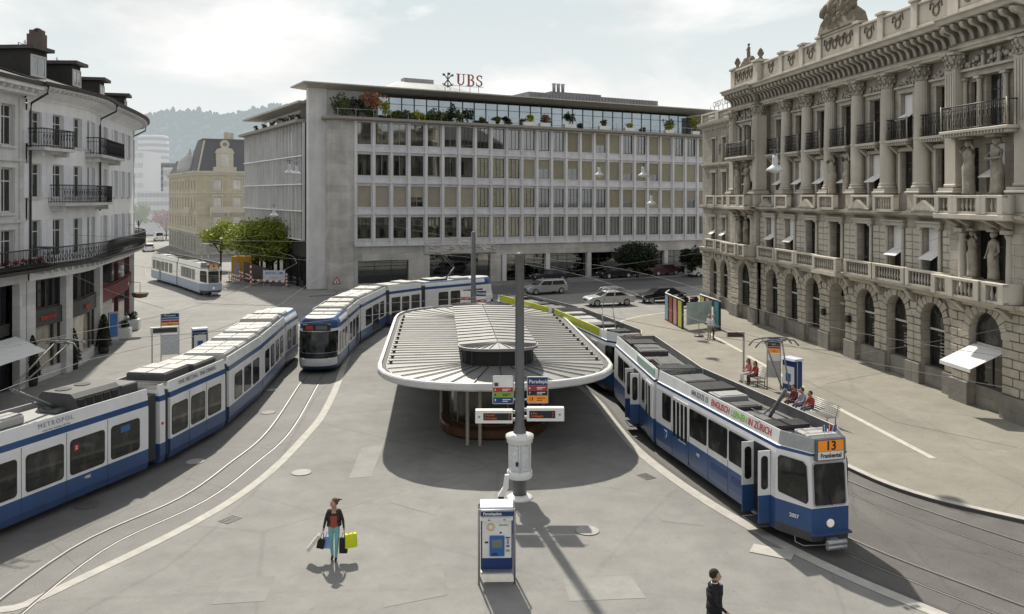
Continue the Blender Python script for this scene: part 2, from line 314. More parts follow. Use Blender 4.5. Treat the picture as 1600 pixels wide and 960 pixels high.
# ------------------------------------------------------------------ ground and tracks
mb = MB(); g = 4000
for x0,x1 in ((-g,-300),(-300,300),(300,g)):
    for y0,y1 in ((-400,0),(0,300),(300,g)): mb.face([(x0,y0,0),(x1,y0,0),(x1,y1,0),(x0,y1,0)])
tag(mb.build('ground', MT['asphalt']), kind='structure')
strip_px = [(-60,985),(40,945),(150,893),(223,858),(290,824),(350,790),(398,757),(437,724),(475,684),(503,650),(526,604),(542,560),(556,536),(578,514)]
strip = smooth_path([(-11.6,12.5)] + [G(*p)[:2] for p in strip_px] + [(-7.6,62.5),(-3.5,66),(2,69)], 5)
mb = MB(); mb.ribbon(strip, .34, .010); tag(mb.build('platform_edge_line', MT['kerb']), kind='structure')
railA = smooth_path([(-9.9-3,12),(-12.9,17.6)] + [G(*p)[:2] for p in [(109,859),(280,779),(359,724),(420,672),(477,589)]] + [(-11.6,52),(-11.8,57),(-11.0,63),(-8,67.5),(-2,71.5),(8,76)], 6)
LC = [(p[0],p[1]) for p in railA]
def track(pts, name):
    for s in (-.5,.5):
        q = offset(pts, s); mb = MB(); mb.ribbon(q, .05, .018); tag(mb.build(name, MT['rail']), kind='structure')
        q = offset(pts, s-.055 if s>0 else s+.055); mb = MB(); mb.ribbon(q, .05, .014); tag(mb.build('rail_groove', MT['groove']), kind='structure')
midtrack = offset(railA, .5)
mb = MB()
lt = offset(midtrack, 1.1); 
far = [(p[0]-6.4, p[1]) for p in midtrack]
# one sheet of darker paving under both left tracks
a = offset(strip, -.17); b = [(p[0]-8.2 if p[1] < 48 else p[0]-7.2, p[1]) for p in a]
for i in range(len(a)-1):
    if a[i][1] < 60: mb.face([(*b[i],.004),(*a[i],.004),(*a[i+1],.004),(*b[i+1],.004)])
tag(mb.build('track_paving', MT['trackbed']), kind='structure')
track(midtrack, 'tram_rail')
# left-hand (further) track under the long tram
ltrack = smooth_path([(-22,8),(-18.2,19),(-16.3,24.7),(-14.4,30.2),(-13.5,35.5),(-13.7,43),(-14.4,52.5),(-16,62),(-22,74),(-29.6,83),(-37,93),(-43,101),(-52,120),(-60,150)], 5)
track(ltrack, 'tram_rail')
# right-hand tracks
rt1 = smooth_path([(22,5),(16.4,14.5),(12.25,20.4),(9.9,23.9),(8.1,28.0),(6.75,32.8),(6.2,37),(5.8,41.4),(4.9,46),(3.7,50.4),(2.1,54.5),(.1,58.6),(-4,64.5),(-10,70)], 5)
rt2 = smooth_path([(26,9),(19.5,17.8),(14.7,24),(11.8,28.9),(10.3,34),(9.7,40),(8.9,46),(7.6,51.6),(5.6,56.6),(2.8,61.4),(-2,67),(-8,72.5)], 5)
edge = offset(rt1, -1.62); kerbline = smooth_path([(31,13),(23,20),(16,25.9),(13.7,28.2),(12.6,30.8),(11.75,35),(11.2,41),(10.4,47),(9.3,52.5),(8.2,57),(7.6,61),(8.5,66),(11.5,70),(16,73),(24,76.5),(40,82)], 5)
mb = MB(); n = min(len(edge), len(rt2))
e2 = offset(rt2, 2.6)
for i in range(n-1):
    if edge[i][1] < 68: mb.face([(*edge[i],.004),(*e2[i],.004),(*e2[i+1],.004),(*edge[i+1],.004)][::1])
o = mb.build('track_paving', MT['darktrack']); tag(o, kind='structure')
mb = MB(); mb.ribbon([p for p in edge if p[1] < 58], .40, .012); tag(mb.build('platform_edge_line', MT['kerb']), kind='structure')
mb = MB(); mb.ribbon([p for p in offset(rt1, -1.30) if p[1] < 58], .14, .009); tag(mb.build('platform_edge_joint', MT['kerbdark']), kind='structure')
track(rt1, 'tram_rail'); track(rt2, 'tram_rail')
# raised pavement in front of the stone palace
mb = MB(); poly = [(p[0],p[1]) for p in kerbline] + [(60,82),(60,5),(34,5)]
mb.prism(poly, -.02, .12); tag(mb.build('pavement', MT['pave']), kind='structure')
mb = MB(); mb.bar(kerbline, .26, -.01, .126); tag(mb.build('kerb', MT['kerb']), kind='structure')
mb = MB(); mb.bar(offset(kerbline, -.142), .02, 0, .118); tag(mb.build('kerb_face', MT['kerbdark']), kind='structure')
for pts in ([(1098,516),(1160,550)], [(1168,556),(1255,605)], [(1300,633),(1458,716)]):
    q = [G(*p,.126)[:2] for p in pts]; mb = MB(); mb.ribbon(q, .26, .126); tag(mb.build('guidance_line', MT['paint']), kind='structure')
# road across the back of the square
mb = MB(); d = Vector((.892,.4514)); P0 = Vector((-16.96,90)); nn = Vector((.4514,-.892))
def front(s, o): q = P0 + Vector((.892,.4514))*s + Vector((.4514,-.892))*o; return (q.x, q.y)
mb.face([(*front(-3,14),.004),(*front(95,14),.004),(*front(95,4.5),.004),(*front(-3,4.5),.004)]); tag(mb.build('road', MT['road']), kind='structure')
mb = MB(); mb.prism([front(-6,4.4),front(95,4.4),front(95,.3),front(-4,.3)], 0, .11); tag(mb.build('bank_pavement', MT['asphalt']), kind='structure')
# covers let into the square
def cover(u, v, r, m, label, y=.016):
    x, yy, _ = G(u, v); mb = MB(); mb.lathe([(r,0),(r,.006),(r-.02,.008)], n=28); mb.cur = 0
    o = mb.build('manhole_cover', MT[m], loc=(x,yy,y)); tag(o, label, 'manhole cover', 'manhole covers in the paving')
for a in ((471,739,.36,'paleiron','pale manhole cover beside the curved white edge line on the left'),
          (305,722,.34,'paleiron','pale manhole cover between the long tram and the curved rails'),
          (137,790,.4,'iron','dark manhole cover close to the long tram, near the left edge'),
          (918,830,.36,'paleiron','pale manhole cover on the square to the right of the ticket machine'),
          (419,645,.34,'iron','dark manhole cover between the two left tracks, nearer one'),
          (424,610,.3,'paleiron','small pale manhole cover between the two left tracks, farther one')): cover(*a)
x,y,_ = G(1205,858); mb = MB(); mb.obox((x-.55,y+.05,.014),(.85,-.45,0),1.15,.62,.006); tag(mb.build('paving_patch', MT['kerb']), kind='structure')

patchm = mat('asphalt_repair', (.228,.223,.21), .85, 0, .14, 1.2, .25, 14); patchl = mat('pale_asphalt_repair', (.268,.262,.246), .85, 0, .14, 1.2, .25, 14)
for pts,m_ in (([(590,905),(690,880),(700,930),(600,950)],patchm),([(880,905),(985,900),(1010,935),(890,940)],patchl),([(565,700),(600,694),(580,745),(545,748)],patchl),([(350,905),(430,900),(415,940),(330,945)],patchm),([(1020,790),(1085,800),(1100,822),(1035,815)],patchm),([(620,770),(690,790),(680,806),(610,786)],patchm)):
    mb = MB(); mb.face([(*G(*p)[:2],.006) for p in pts[::-1]]); tag(mb.build('paving_patch', m_), kind='structure')
seamm = mat('dark_joint', (.13,.125,.115), .85)
for pts in ([(1180,560),(1400,660),(1590,700)],[(1290,600),(1420,575)]):
    mb = MB(); mb.ribbon([G(*p,.12 if p[0] > 1000 else 0)[:2] for p in pts], .03, .007 if pts[0][0] < 1000 else .127); tag(mb.build('paving_joint', seamm), kind='structure')
def drain(u, v, rz, label):
    t = thing('drain_grate', label, 'drain', G(u,v)[:2]+(.012,), rz, 'drain grates in the paving'); mb = MB(); mb.box(-.3,.3,-.22,.22,0,.006); mb.build('frame', MT['iron'], t)
    for i in range(6): mb = MB(); mb.box(-.25+i*.09,-.21+i*.09,-.18,.18,.007,.012); mb.build('slot', MT['groove'], t)
drain(360,812,R(60),'small drain grate beside the curved white edge line on the left'); drain(1010,745,R(-60),'small drain grate on the square beside the platform edge of tram 13')
# ------------------------------------------------------------------ hills
def hill(name, y, prof, m, seed):
    r2 = random.Random(seed); mb = MB(); xs = [i*12 for i in range(-160,161)]
    def hgt(x):
        u = 800 + F*x/y
        for (a,va),(b,vb) in zip(prof, prof[1:]):
            if a <= u <= b: v = va + (vb-va)*(u-a)/(b-a); break
        else: v = prof[0][1] if u < prof[0][0] else prof[-1][1]
        return H + (HV - v)*y/F
    rows = []
    for k, (dy, f) in enumerate(((-500,0),(-330,.34),(-150,.72),(0,1),(160,.9),(600,.2))):
        rows.append([(x, y+dy+r2.uniform(-8,8), max(0,hgt(x)*f + (r2.uniform(-5,5) if k in (1,2,3) else 0))) for x in xs])
    for a, b in zip(rows, rows[1:]):
        for i in range(len(xs)-1): mb.face([a[i],a[i+1],b[i+1],b[i]], True)
    o = mb.build(name, m); tag(o, kind='structure'); return rows
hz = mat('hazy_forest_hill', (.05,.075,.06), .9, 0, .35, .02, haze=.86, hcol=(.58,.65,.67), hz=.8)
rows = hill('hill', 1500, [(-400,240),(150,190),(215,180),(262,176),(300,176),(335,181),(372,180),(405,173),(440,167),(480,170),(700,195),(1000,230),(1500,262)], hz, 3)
# forest covering the hill: one far wood
mb = MB()
for i in range(len(rows[0])-1):
    u = 800 + F*rows[3][i][0]/1500
    if not 150 < u < 560: continue
    for ra, rb, n_ in ((rows[1],rows[2],26),(rows[2],rows[3],34),(rows[3],rows[4],6)):
        for k in range(n_):
            t = rnd.random(); q = Vector(ra[i])*(1-t)+Vector(rb[i])*t; hh = rnd.uniform(3.5,8.5)
            mb.ball((q.x+rnd.uniform(-6,6), q.y+rnd.uniform(-8,8), q.z+hh*.25), hh*.6, rnd.uniform(.8,1.3), 1, rnd.uniform(.8,1.5), 1, .3)
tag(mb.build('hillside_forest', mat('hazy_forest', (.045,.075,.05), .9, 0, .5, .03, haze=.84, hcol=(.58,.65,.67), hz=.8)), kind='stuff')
# ------------------------------------------------------------------ trams
def panel(mb, p0, p1, outline, off=.012, back=.02):
    """flat plate on the vertical plane p0->p1; outline in (distance, z); outside is to the right of p0->p1"""
    d = (Vector(p1[:2]) - Vector(p0[:2])).normalized(); n = Vector((d.y,-d.x)); k = len(outline); b = len(mb.v)
    for o in (off, -back):
        mb.v += [(p0[0]+d.x*t+n.x*o, p0[1]+d.y*t+n.y*o, z) for t,z in outline]
    mb.idx([tuple(range(k)), tuple(range(2*k-1,k-1,-1))] + [(i,k+i,k+(i+1)%k,(i+1)%k) for i in range(k)], b, False)
def pane(sec, p0, p1, outline, name='side_window', m='tramglass', off=.012, inner=.035, label=None):
    mb = MB(); c = (sum(t for t,z in outline)/len(outline), sum(z for t,z in outline)/len(outline))
    mb.cur = 0; panel(mb, p0, p1, outline, off)
    sc_ = [(c[0]+(t-c[0])*(1-inner*2/max(.2,abs(max(a for a,_ in outline)-min(a for a,_ in outline)))), c[1]+(z-c[1])*(1-inner*1.4)) for t,z in outline]
    mb.cur = 1; panel(mb, p0, p1, sc_, off+.006, back=-off-.001)
    o = mb.build(name, [MT['black'], MT[m]], sec)
    if label: o['label'] = label
    return o
def u2s(p, d, u):
    k = (u-800)/F; return (k*p[1]-p[0])/(d[0]-k*d[1])
def sec_frame(p, q, side, hw):
    d = (Vector(q)-Vector(p)); Ln = d.length; d.normalize(); r = Vector((d.y,-d.x)) * (1 if side == 'R' else -1)
    c = Vector(p) - r*hw; return c, math.atan2(d.y,d.x), Ln, d
def body(sec_name, root, c, ang, Ln, hw, levels, mats, nose=None, tail=None):
    """levels: list of (z, inset, material index of the band above); nose/tail: (length, halfwidth at tip, {z:(rake)}, band materials or None)"""
    mb = MB(); loops = []; tags = []
    def end(nl, tip, rake, nmats, z, h, front, curved):
        pts = []
        n = 8 if curved else 1
        rk = rake(z)
        if curved:
            for i in range(n*2+1):
                a = -math.pi/2 + math.pi*i/(2*n); y = math.sin(a); x = abs(math.cos(a))**.75
                pts.append((Ln-nl + (nl-rk)*x, h*math.copysign(abs(y)**.8, y)))
        else:
            t = tip*h/hw; pts = [(Ln-nl,-h),(Ln-rk,-t),(Ln-rk,t),(Ln-nl,h)]
        return pts
    for z, ins, mi in levels:
        h = hw-ins; front = [(Ln,-h),(Ln,h)]; back = [(0,h),(0,-h)]
        if nose: front = end(nose[0], nose[1], nose[2], nose[3], z, h, True, nose[4])
        if tail: back = [(Ln-x, -y) for x,y in end(tail[0], tail[1], tail[2], tail[3], z, h, True, tail[4])]
        loops.append([(x,y,z) for x,y in front+back]); nf, nb = len(front), len(back)
    n = len(loops[0]); b = len(mb.v)
    for l in loops: mb.v += l
    for j in range(len(loops)-1):
        z = (levels[j][0]+levels[j+1][0])/2
        for i in range(n):
            m = levels[j][2]
            if nose and i < nf-1 and nose[3]: m = nose[3](z, m, i, nf)
            if tail and nf <= i < n-1 and tail[3]: m = tail[3](z, m, i-nf, nb)
            cur = (nose and nose[4] and i < nf-1) or (tail and tail[4] and nf <= i < n-1)
            mb.f.append((b+j*n+i, b+j*n+(i+1)%n, b+(j+1)*n+(i+1)%n, b+(j+1)*n+i)); mb.m.append(m); mb.sm.append(bool(cur))
    mb.f.append(tuple(b+i for i in range(n-1,-1,-1))); mb.m.append(2); mb.sm.append(False)
    mb.f.append(tuple(b+(len(loops)-1)*n+i for i in range(n))); mb.m.append(3); mb.sm.append(False)
    o = mb.build(sec_name, mats, root, (c.x,c.y,0), ang); return o
def wheels(sec, xs, z=.33):
    for x in xs:
        mb = MB()
        for y in (-.55,.55):
            b = MB(); b.lathe([(.33,-.06),(.35,-.04),(.31,.06)], n=16)
            k = len(mb.v); mb.v += [(x+v[0], y+v[2], z+v[1]) for v in b.v]; mb.f += [tuple(k+i for i in f) for f in b.f]; mb.m += b.m; mb.sm += b.sm
        mb.box(x-.05,x+.05,-.55,.55,z-.05,z+.05); mb.build('wheelset', MT['darkgrey'], sec)
def bellows(root, a, b, hw, z0=.42, z1=2.85):
    a = Vector(a); b = Vector(b); d = b-a; Ln = d.length; n = max(3, int(Ln/.09)); mb = MB(); loops = []
    for i in range(2*n+1):
        x = Ln*i/(2*n); h = hw - (.0 if i%2 else .06); zt = z1 - (0 if i%2 else .05)
        loops.append([(x,-h,z0),(x,h,z0),(x,h,zt),(x,-h,zt)])
    mb.loft(loops); return mb.build('bellows', MT['rubber'], root, (a.x,a.y,0), math.atan2(d.y,d.x))
def pantograph(sec, x0, fwd, zr, ztop, wide=.85, single=True, m='steel', reach=.8):
    mb = MB(); kx, kz = x0 - fwd*.95*reach, zr + (ztop-zr)*.45; tx = x0 + fwd*.25
    mb.box(x0-.3,x0+.3,-.4,.4,zr,zr+.10)
    if single:
        mb.tube([(x0,0,zr+.1),(kx,0,kz)], .06); mb.tube([(x0-fwd*.35,.0,zr+.1),(kx+fwd*.1,0,kz-.12)], .025)
        mb.tube([(kx,-.12,kz),(tx,-.3,ztop-.12)], .026); mb.tube([(kx,.12,kz),(tx,.3,ztop-.12)], .026)
    else:
        for y in (-.35,.35):
            mb.tube([(x0,y,zr+.1),(kx,y*.9,kz)], .035); mb.tube([(kx,y*.9,kz),(tx,y*.7,ztop-.1)], .025)
    for dx in (-.2,.2):
        mb.tube([(tx+dx,-wide-.22,ztop-.22),(tx+dx,-wide-.05,ztop-.04),(tx+dx,-wide*.5,ztop),(tx+dx,wide*.5,ztop),(tx+dx,wide+.05,ztop-.04),(tx+dx,wide+.22,ztop-.22)], .024)
    mb.tube([(tx-.2,-.3,ztop-.05),(tx+.2,-.3,ztop-.05)], .02); mb.tube([(tx-.2,.3,ztop-.05),(tx+.2,.3,ztop-.05)], .02); mb.tube([(tx,-.33,ztop-.1),(tx,.33,ztop-.1)], .022)
    return mb.build('pantograph', MT[m], sec)
def seam_line(sec, x, hw, z0, z1):  # thin dark strip along a panel joint, both sides
    for s in (-1,1):
        mb = MB(); mb.box(x-.008,x+.008, s*hw-.004, s*hw+.004, z0, z1); mb.build('panel_seam', MT['darkgrey'], sec)

# ---- low-floor trams
CZ = [(.26,.05,1),(.5,0,1),(.97,0,0),(1.3,0,0),(2.42,0,0),(2.53,.01,1),(2.74,.02,0),(3.14,.08,0),(3.14,.13,3),(2.96,.14,3)]
CM = [MT['tramwhite'], MT['tramblue'], MT['darkgrey'], MT['roofgrey'], MT['black']]
def cobra_nose(z, m, i, nf):
    mid = 2 <= i <= nf-4
    if z < .45: return 1
    if .45 <= z < .75: return 0 if mid else m
    if .75 <= z < 1.3: return (0 if z < .86 else 4) if mid else m
    if z > 2.7: return 1
    return m
CZN = [(.24,.06,1),(.46,.01,1),(.76,0,1),(.9,0,1),(.97,0,0),(1.2,0,0),(2.40,0,0),(2.53,.01,1),(2.74,.02,0),(2.86,.05,0),(3.02,.14,1),(3.12,.32,1)]
def cobra_rake(z): return {0:0}.get(0) + (.22 if z < .3 else .06 if z < .5 else 0 if z < 1 else (z-1)*.22)
def side_windows(sec, Ln, hw, spans, z0=1.07, z1=2.22, r=.12, sides='RL', name='side_window', m='tramglass'):
    for a, b in spans:
        if 'R' in sides: pane(sec, (0,-hw), (Ln,-hw), rrect(a,b,z0,z1,r), name, m)
        if 'L' in sides: pane(sec, (Ln,hw), (0,hw), rrect(Ln-b,Ln-a,z0,z1,r), name, m)
def roof_units(sec, specs, m='roofbox'):
    """every pod on the roof with its lid; specs: (x0,x1,width,height,material)"""
    for x0,x1,wd,h,mm in specs:
        mb = MB(); mb.cur = 0; mb.bbox(x0,x1,-wd/2,wd/2,2.95,2.95+h,.05)
        mb.cur = 1
        n = max(1, int((x1-x0)/.7))
        for i in range(n):
            a = x0 + (x1-x0)*i/n + .05; b = x0 + (x1-x0)*(i+1)/n - .05
            for y0,y1 in ((-wd/2+.06,-.03),(.03,wd/2-.06)): mb.box(a,b,y0,y1,2.95+h,2.95+h+.025)
        mb.build('roof_unit', [MT[mm], MT['roofgrey'] if mm != 'black' else MT['darkgrey']], sec)
def doors(sec, Ln, hw, spans, z0=.42, z1=2.25, sides='RL'):
    for a, b in spans:
        for sd in sides:
            p0, p1, f = ((0,-hw),(Ln,-hw),lambda t:t) if sd == 'R' else ((Ln,hw),(0,hw),lambda t:Ln-t)
            A, B = sorted((f(a), f(b)))
            mb = MB(); mb.cur = 0; panel(mb, p0, p1, rrect(A,B,z0,z1,.04), .010)
            mb.cur = 1; mid = (A+B)/2
            if B-A > .8: ws = ((A+.05,mid-.03),(mid+.03,B-.05))
            else: ws = ((A+.06,B-.06),)
            for x0,x1 in ws: panel(mb, p0, p1, rrect(x0,x1,z0+.1,z1-.08,.06), .016, -.011)
            mb.cur = 2; panel(mb, p0, p1, [(A+.05,1.15),(B-.05,1.15),(B-.05,1.19),(A+.05,1.19)], .03, -.017)
            mb.build('door', [MT['darkgrey'], MT['tramglass'], MT['galv']], sec)

t1 = thing('tram', 'long articulated blue and white tram at the left edge, lettered METROPOL, with dark roof boxes', 'tram', (-14.4,30.2,0), math.atan2(.945,.326))
t1m = t1.matrix_basis.copy()
def place(root, o, keep=True):
    o.matrix_basis = root.matrix_basis.inverted() @ o.matrix_basis
HW = 1.17
w0 = Vector((-15.17,24.65)); dd = Vector((.326,.945))
secs = [('M1', w0-dd*8.0, w0+dd*5.95), ('P1', (-13.05,30.85), (-12.98,31.15)), ('M2', (-12.93,31.5), (-12.32,35.75)), ('M3', (-12.32,36.25), (-12.5,41.7)), ('M4', (-12.55,41.95),(-13.15,48.3)), ('M5', (-13.2,48.6),(-13.35,52.9))]
ends = []
for nm, p, q in secs:
    c, ang, Ln, d = sec_frame(p, q, 'R', HW); ends.append((c, c + d*Ln, d))
    kw = {}
    lv = CZ if nm != 'M5' else CZN
    if nm == 'M5': kw['nose'] = (1.3, 0, cobra_rake, cobra_nose, True)
    s = body('car_section', t1, c, ang, Ln, HW, lv, CM, **kw)
    if nm == 'M1':
        o = 8.0
        side_windows(s, Ln, HW, [(4.2+o,5.52+o),(2.5+o,3.93+o),(.86+o,2.26+o),(-.8+o,.56+o),(-2.5+o,-1.1+o),(-4.2+o,-2.8+o)])
        for x in (2.37,4.06,.71,-.95): seam_line(s, x+o, HW+.002, .3, 2.5)
        roof_units(s, [(-1.6+o,-.4+o,1.5,.16,'roofbox'),(.35+o,1.55+o,.7,.3,'roofbox')])
        mb = MB(); mb.cur = 0; mb.prof([(-.85,2.95),(.85,2.95),(.78,3.42),(.6,3.56),(-.6,3.56),(-.78,3.42)], 3.05+o, 5.0+o); mb.bbox(5.05+o,5.85+o,-.8,.8,2.95,3.42,.04)
        mb.cur = 1
        for i in range(5): mb.box(3.15+o+i*.36,3.42+o+i*.36,-.83,-.80,3.0,3.36)
        for k in (3.5,4.3): mb.lathe([(.26,3.56),(.26,3.585)], c=(k+o,.2,0), n=18)
        mb.build('roof_unit', [MT['darkgrey'], MT['black']], s)
        pantograph(s, 3.0+o, 1, 2.98, 5.3, .7, reach=1.7)
        lettering('METROPOL', .21, MT['galv'], s, (2.0+o,-HW+.036,2.965), spacing=1.35, tilt=R(-8))
        lettering('restaurant meeting café bar', .085, MT['galv'], s, (2.0+o,-HW+.016,2.80), spacing=1.1, tilt=R(-8))
        lettering('•VBZ', .12, MT['white'], s, (3.2+o,-HW-.007,.83), bold=.004)
        mb = MB(); panel(mb,(0,-HW),(Ln,-HW), rrect(4.62+o,5.05+o,1.9,2.12,.02), .022, -.013); mb.build('notice', MT['midblue'], s)
        mb = MB(); panel(mb,(0,-HW),(Ln,-HW), rrect(2.64+o,2.84+o,1.83,2.03,.02), .022, -.013); mb.build('line_number', MT['red'], s)
        lettering('2', .16, MT['white'], s, (2.74+o,-HW-.025,1.93), bold=.004)
        wheels(s, (1.5,3.3,11.5,12.9))
    if nm == 'P1': mb = MB(); panel(mb,(0,-HW),(Ln,-HW), rrect(.08,.2,1.65,1.75,.02), .012); mb.build('marker', MT['red'], s)
    if nm == 'M2':
        S = lambda u: u2s(p, d, u)
        side_windows(s, Ln, HW, [(S(268.5),S(293.5)),(S(298.5),S(320.5)),(S(325),S(345.5))])
        seam_line(s, S(322.5), HW+.002, .3, 2.5); seam_line(s, S(296), HW+.002, .3, 2.5)
        roof_units(s, [(.2,2.0,1.6,.42,'darkgrey'),(2.3,4.1,1.7,.34,'darkgrey')])
        lettering('FINE MEETING  FINE DINING', .24, MT['galv'], s, (2.1,-HW+.036,2.95), tilt=R(-8), sx=.95); wheels(s, (1.2,3.0))
    if nm == 'M3':
        S = lambda u: u2s(p, d, u)
        side_windows(s, Ln, HW, [(S(366.5),S(378.5)),(S(381.5),S(392.5)),(S(395),S(405))])
        roof_units(s, [(.2,1.9,1.8,.3,'roofbox'),(2.2,3.6,1.8,.26,'roofbox'),(3.9,5.3,1.8,.34,'roofbox')]); wheels(s, (1.5,3.6))
    if nm == 'M4':
        S = lambda u: u2s(p, d, u)
        side_windows(s, Ln, HW, [(.5,1.6),(2.0,3.0),(3.4,4.3),(4.7,5.6)]); roof_units(s, [(.2,1.9,1.8,.34,'roofbox'),(2.2,3.8,1.8,.26,'roofbox'),(4.1,5.9,1.8,.4,'roofbox')]); wheels(s, (1.5,4.6))
    if nm == 'M5':
        side_windows(s, Ln, HW, [(.4,1.4),(1.7,2.6)]); roof_units(s, [(.3,1.5,1.8,.3,'roofbox')]); wheels(s, (1.5,))
    place(t1, s)
for (a, b) in zip(ends, ends[1:]): place(t1, bellows(t1, a[1]-a[2]*.02, b[0]+b[2]*.02, HW-.1))

t2 = thing('tram', 'blue and white articulated tram facing the square, curving behind the oval shelter roof', 'tram', (-11.17,47.6,0), R(-90))
WP = [(-1.2,72.5),(-7.0,67.35),(-7.3,67.05),(-9.45,64.2),(-9.65,63.8),(-10.25,56.5),(-10.25,56.1),(-10.12,51.7),(-10.1,51.35),(-9.98,47.25)]
ends = []
for k in range(5):
    p, q = WP[2*k], WP[2*k+1]; c, ang, Ln, d = sec_frame(p, q, 'L', HW); ends.append((c, c+d*Ln, d))
    kw = {}; lv = CZ
    if k == 4: kw['nose'] = (1.5, 0, cobra_rake, cobra_nose, True); lv = CZN
    if k == 0: kw['tail'] = (1.5, 0, cobra_rake, cobra_nose, True); lv = CZN
    s = body('car_section', t2, c, ang, Ln, HW, lv, CM, **kw)
    if k == 0: side_windows(s, Ln, HW, [(1.75,2.7),(2.95,3.95),(4.2,5.2),(5.45,6.45)]); roof_units(s, [(3.0,4.6,1.7,.25,'roofbox'),(5.2,7.0,1.5,.3,'darkgrey')])
    if k == 0: pantograph(s, 4.9, 1, 2.98, 5.3, .7, reach=1.0)
    if k == 1: doors(s, Ln, HW, [(.2,1.15),(2.4,3.35)]); side_windows(s, Ln, HW, [(1.4,2.2)]); roof_units(s, [(.3,1.6,1.7,.3,'roofbox'),(1.9,3.3,1.7,.22,'roofbox')])
    if k == 2: side_windows(s, Ln, HW, [(.7,2.0),(4.4,6.1)]); doors(s, Ln, HW, [(2.35,4.1)]); roof_units(s, [(.3,2.2,1.7,.3,'roofbox'),(2.6,4.4,1.7,.24,'roofbox'),(4.8,7.0,1.7,.3,'roofbox')])
    if k == 3: doors(s, Ln, HW, [(.6,1.7)]); side_windows(s, Ln, HW, [(2.0,2.9),(3.2,4.1)]); roof_units(s, [(.2,1.6,1.7,.3,'roofbox'),(1.9,3.0,1.7,.24,'roofbox'),(3.2,4.3,1.7,.3,'roofbox')])
    if k == 4:
        side_windows(s, Ln, HW, [(.4,1.15),(1.4,2.1),(2.3,2.9)]); roof_units(s, [(.1,1.0,1.7,.24,'roofbox'),(1.2,2.2,1.7,.2,'roofbox')])
        # windscreen follows the rounded nose
        mb = MB(); loops = []
        for z in (1.22,1.5,1.9,2.2,2.38):
            l = []
            for i in range(15):
                a = R(-70 + 140*i/14); y = math.sin(a); x = abs(math.cos(a))**.75
                l.append((Ln-1.5 + (1.5-cobra_rake(z)+.014)*x, (HW+.008)*math.copysign(abs(y)**.8, y), z))
            loops.append(l)
        for A, B in zip(loops, loops[1:]):
            for i in range(14): mb.face([A[i],A[i+1],B[i+1],B[i]], True)
        mb.build('windscreen', MT['tramglass'], s)
        mb = MB(); mb.cur = 0; mb.box(Ln-.36,Ln-.28,-.78,.78,2.44,2.80); mb.cur = 1; mb.box(Ln-.28,Ln-.272,-.62,-.2,2.5,2.74); mb.cur = 2; mb.box(Ln-.28,Ln-.272,-.05,.6,2.5,2.74)
        mb.build('destination_display', [MT['black'], MT['red'], MT['steel']], s)
        mb = MB(); mb.tube([(Ln+.005,-.3,.92),(Ln-.12,.15,1.6)], .014); mb.build('wiper', MT['black'], s)
        for y in (-.72,.72):
            mb = MB(); mb.ball((Ln-.2,y,.86), .09, .6, 1.4, .7); mb.build('headlight', MT['white'], s)
    wheels(s, (1.4,) if k in (1,3) else (1.8,)); place(t2, s)
for a, b in zip(ends, ends[1:]): place(t2, bellows(t2, a[1]-a[2]*.05, b[0]+b[2]*.05, HW-.08))

# ---- older high-floor trams
TZ = [(.34,.03,1),(.6,0,1),(1.28,0,0),(1.5,0,0),(2.6,.02,0),(2.74,.04,1),(2.84,.05,0),(2.86,.10,0),(3.26,.16,0),(3.26,.2,3),(2.92,.21,3)]
TM = [MT['tramwhite'], MT['tramblue'], MT['darkgrey'], mat('dark_tram_roof', (.12,.12,.12), .6, 0, .3, 2), MT['steel'], mat('lime_banner', (.52,.56,.03), .5, 0, .1, 2), MT['galv']]
def trake(z): return 0 if z < 1.3 else (z-1.3)*.07 if z < 2.8 else .02
def make_old_section(root, c, ang, Ln, hw, nose=True, ad=None, capm=6):
    def nm(z, m, i, nf):
        if z < .6: return 2 if z < .5 else 1
        if z < 1.1: return 1
        if z > 2.86: return capm
        return 0 if z < 2.74 else m
    zs = list(TZ)
    if ad is not None: zs[7] = (2.86,.10,ad)
    return body('car_section', root, c, ang, Ln, hw, zs, TM, nose=(1.05,.60,trake,nm,False) if nose else None)
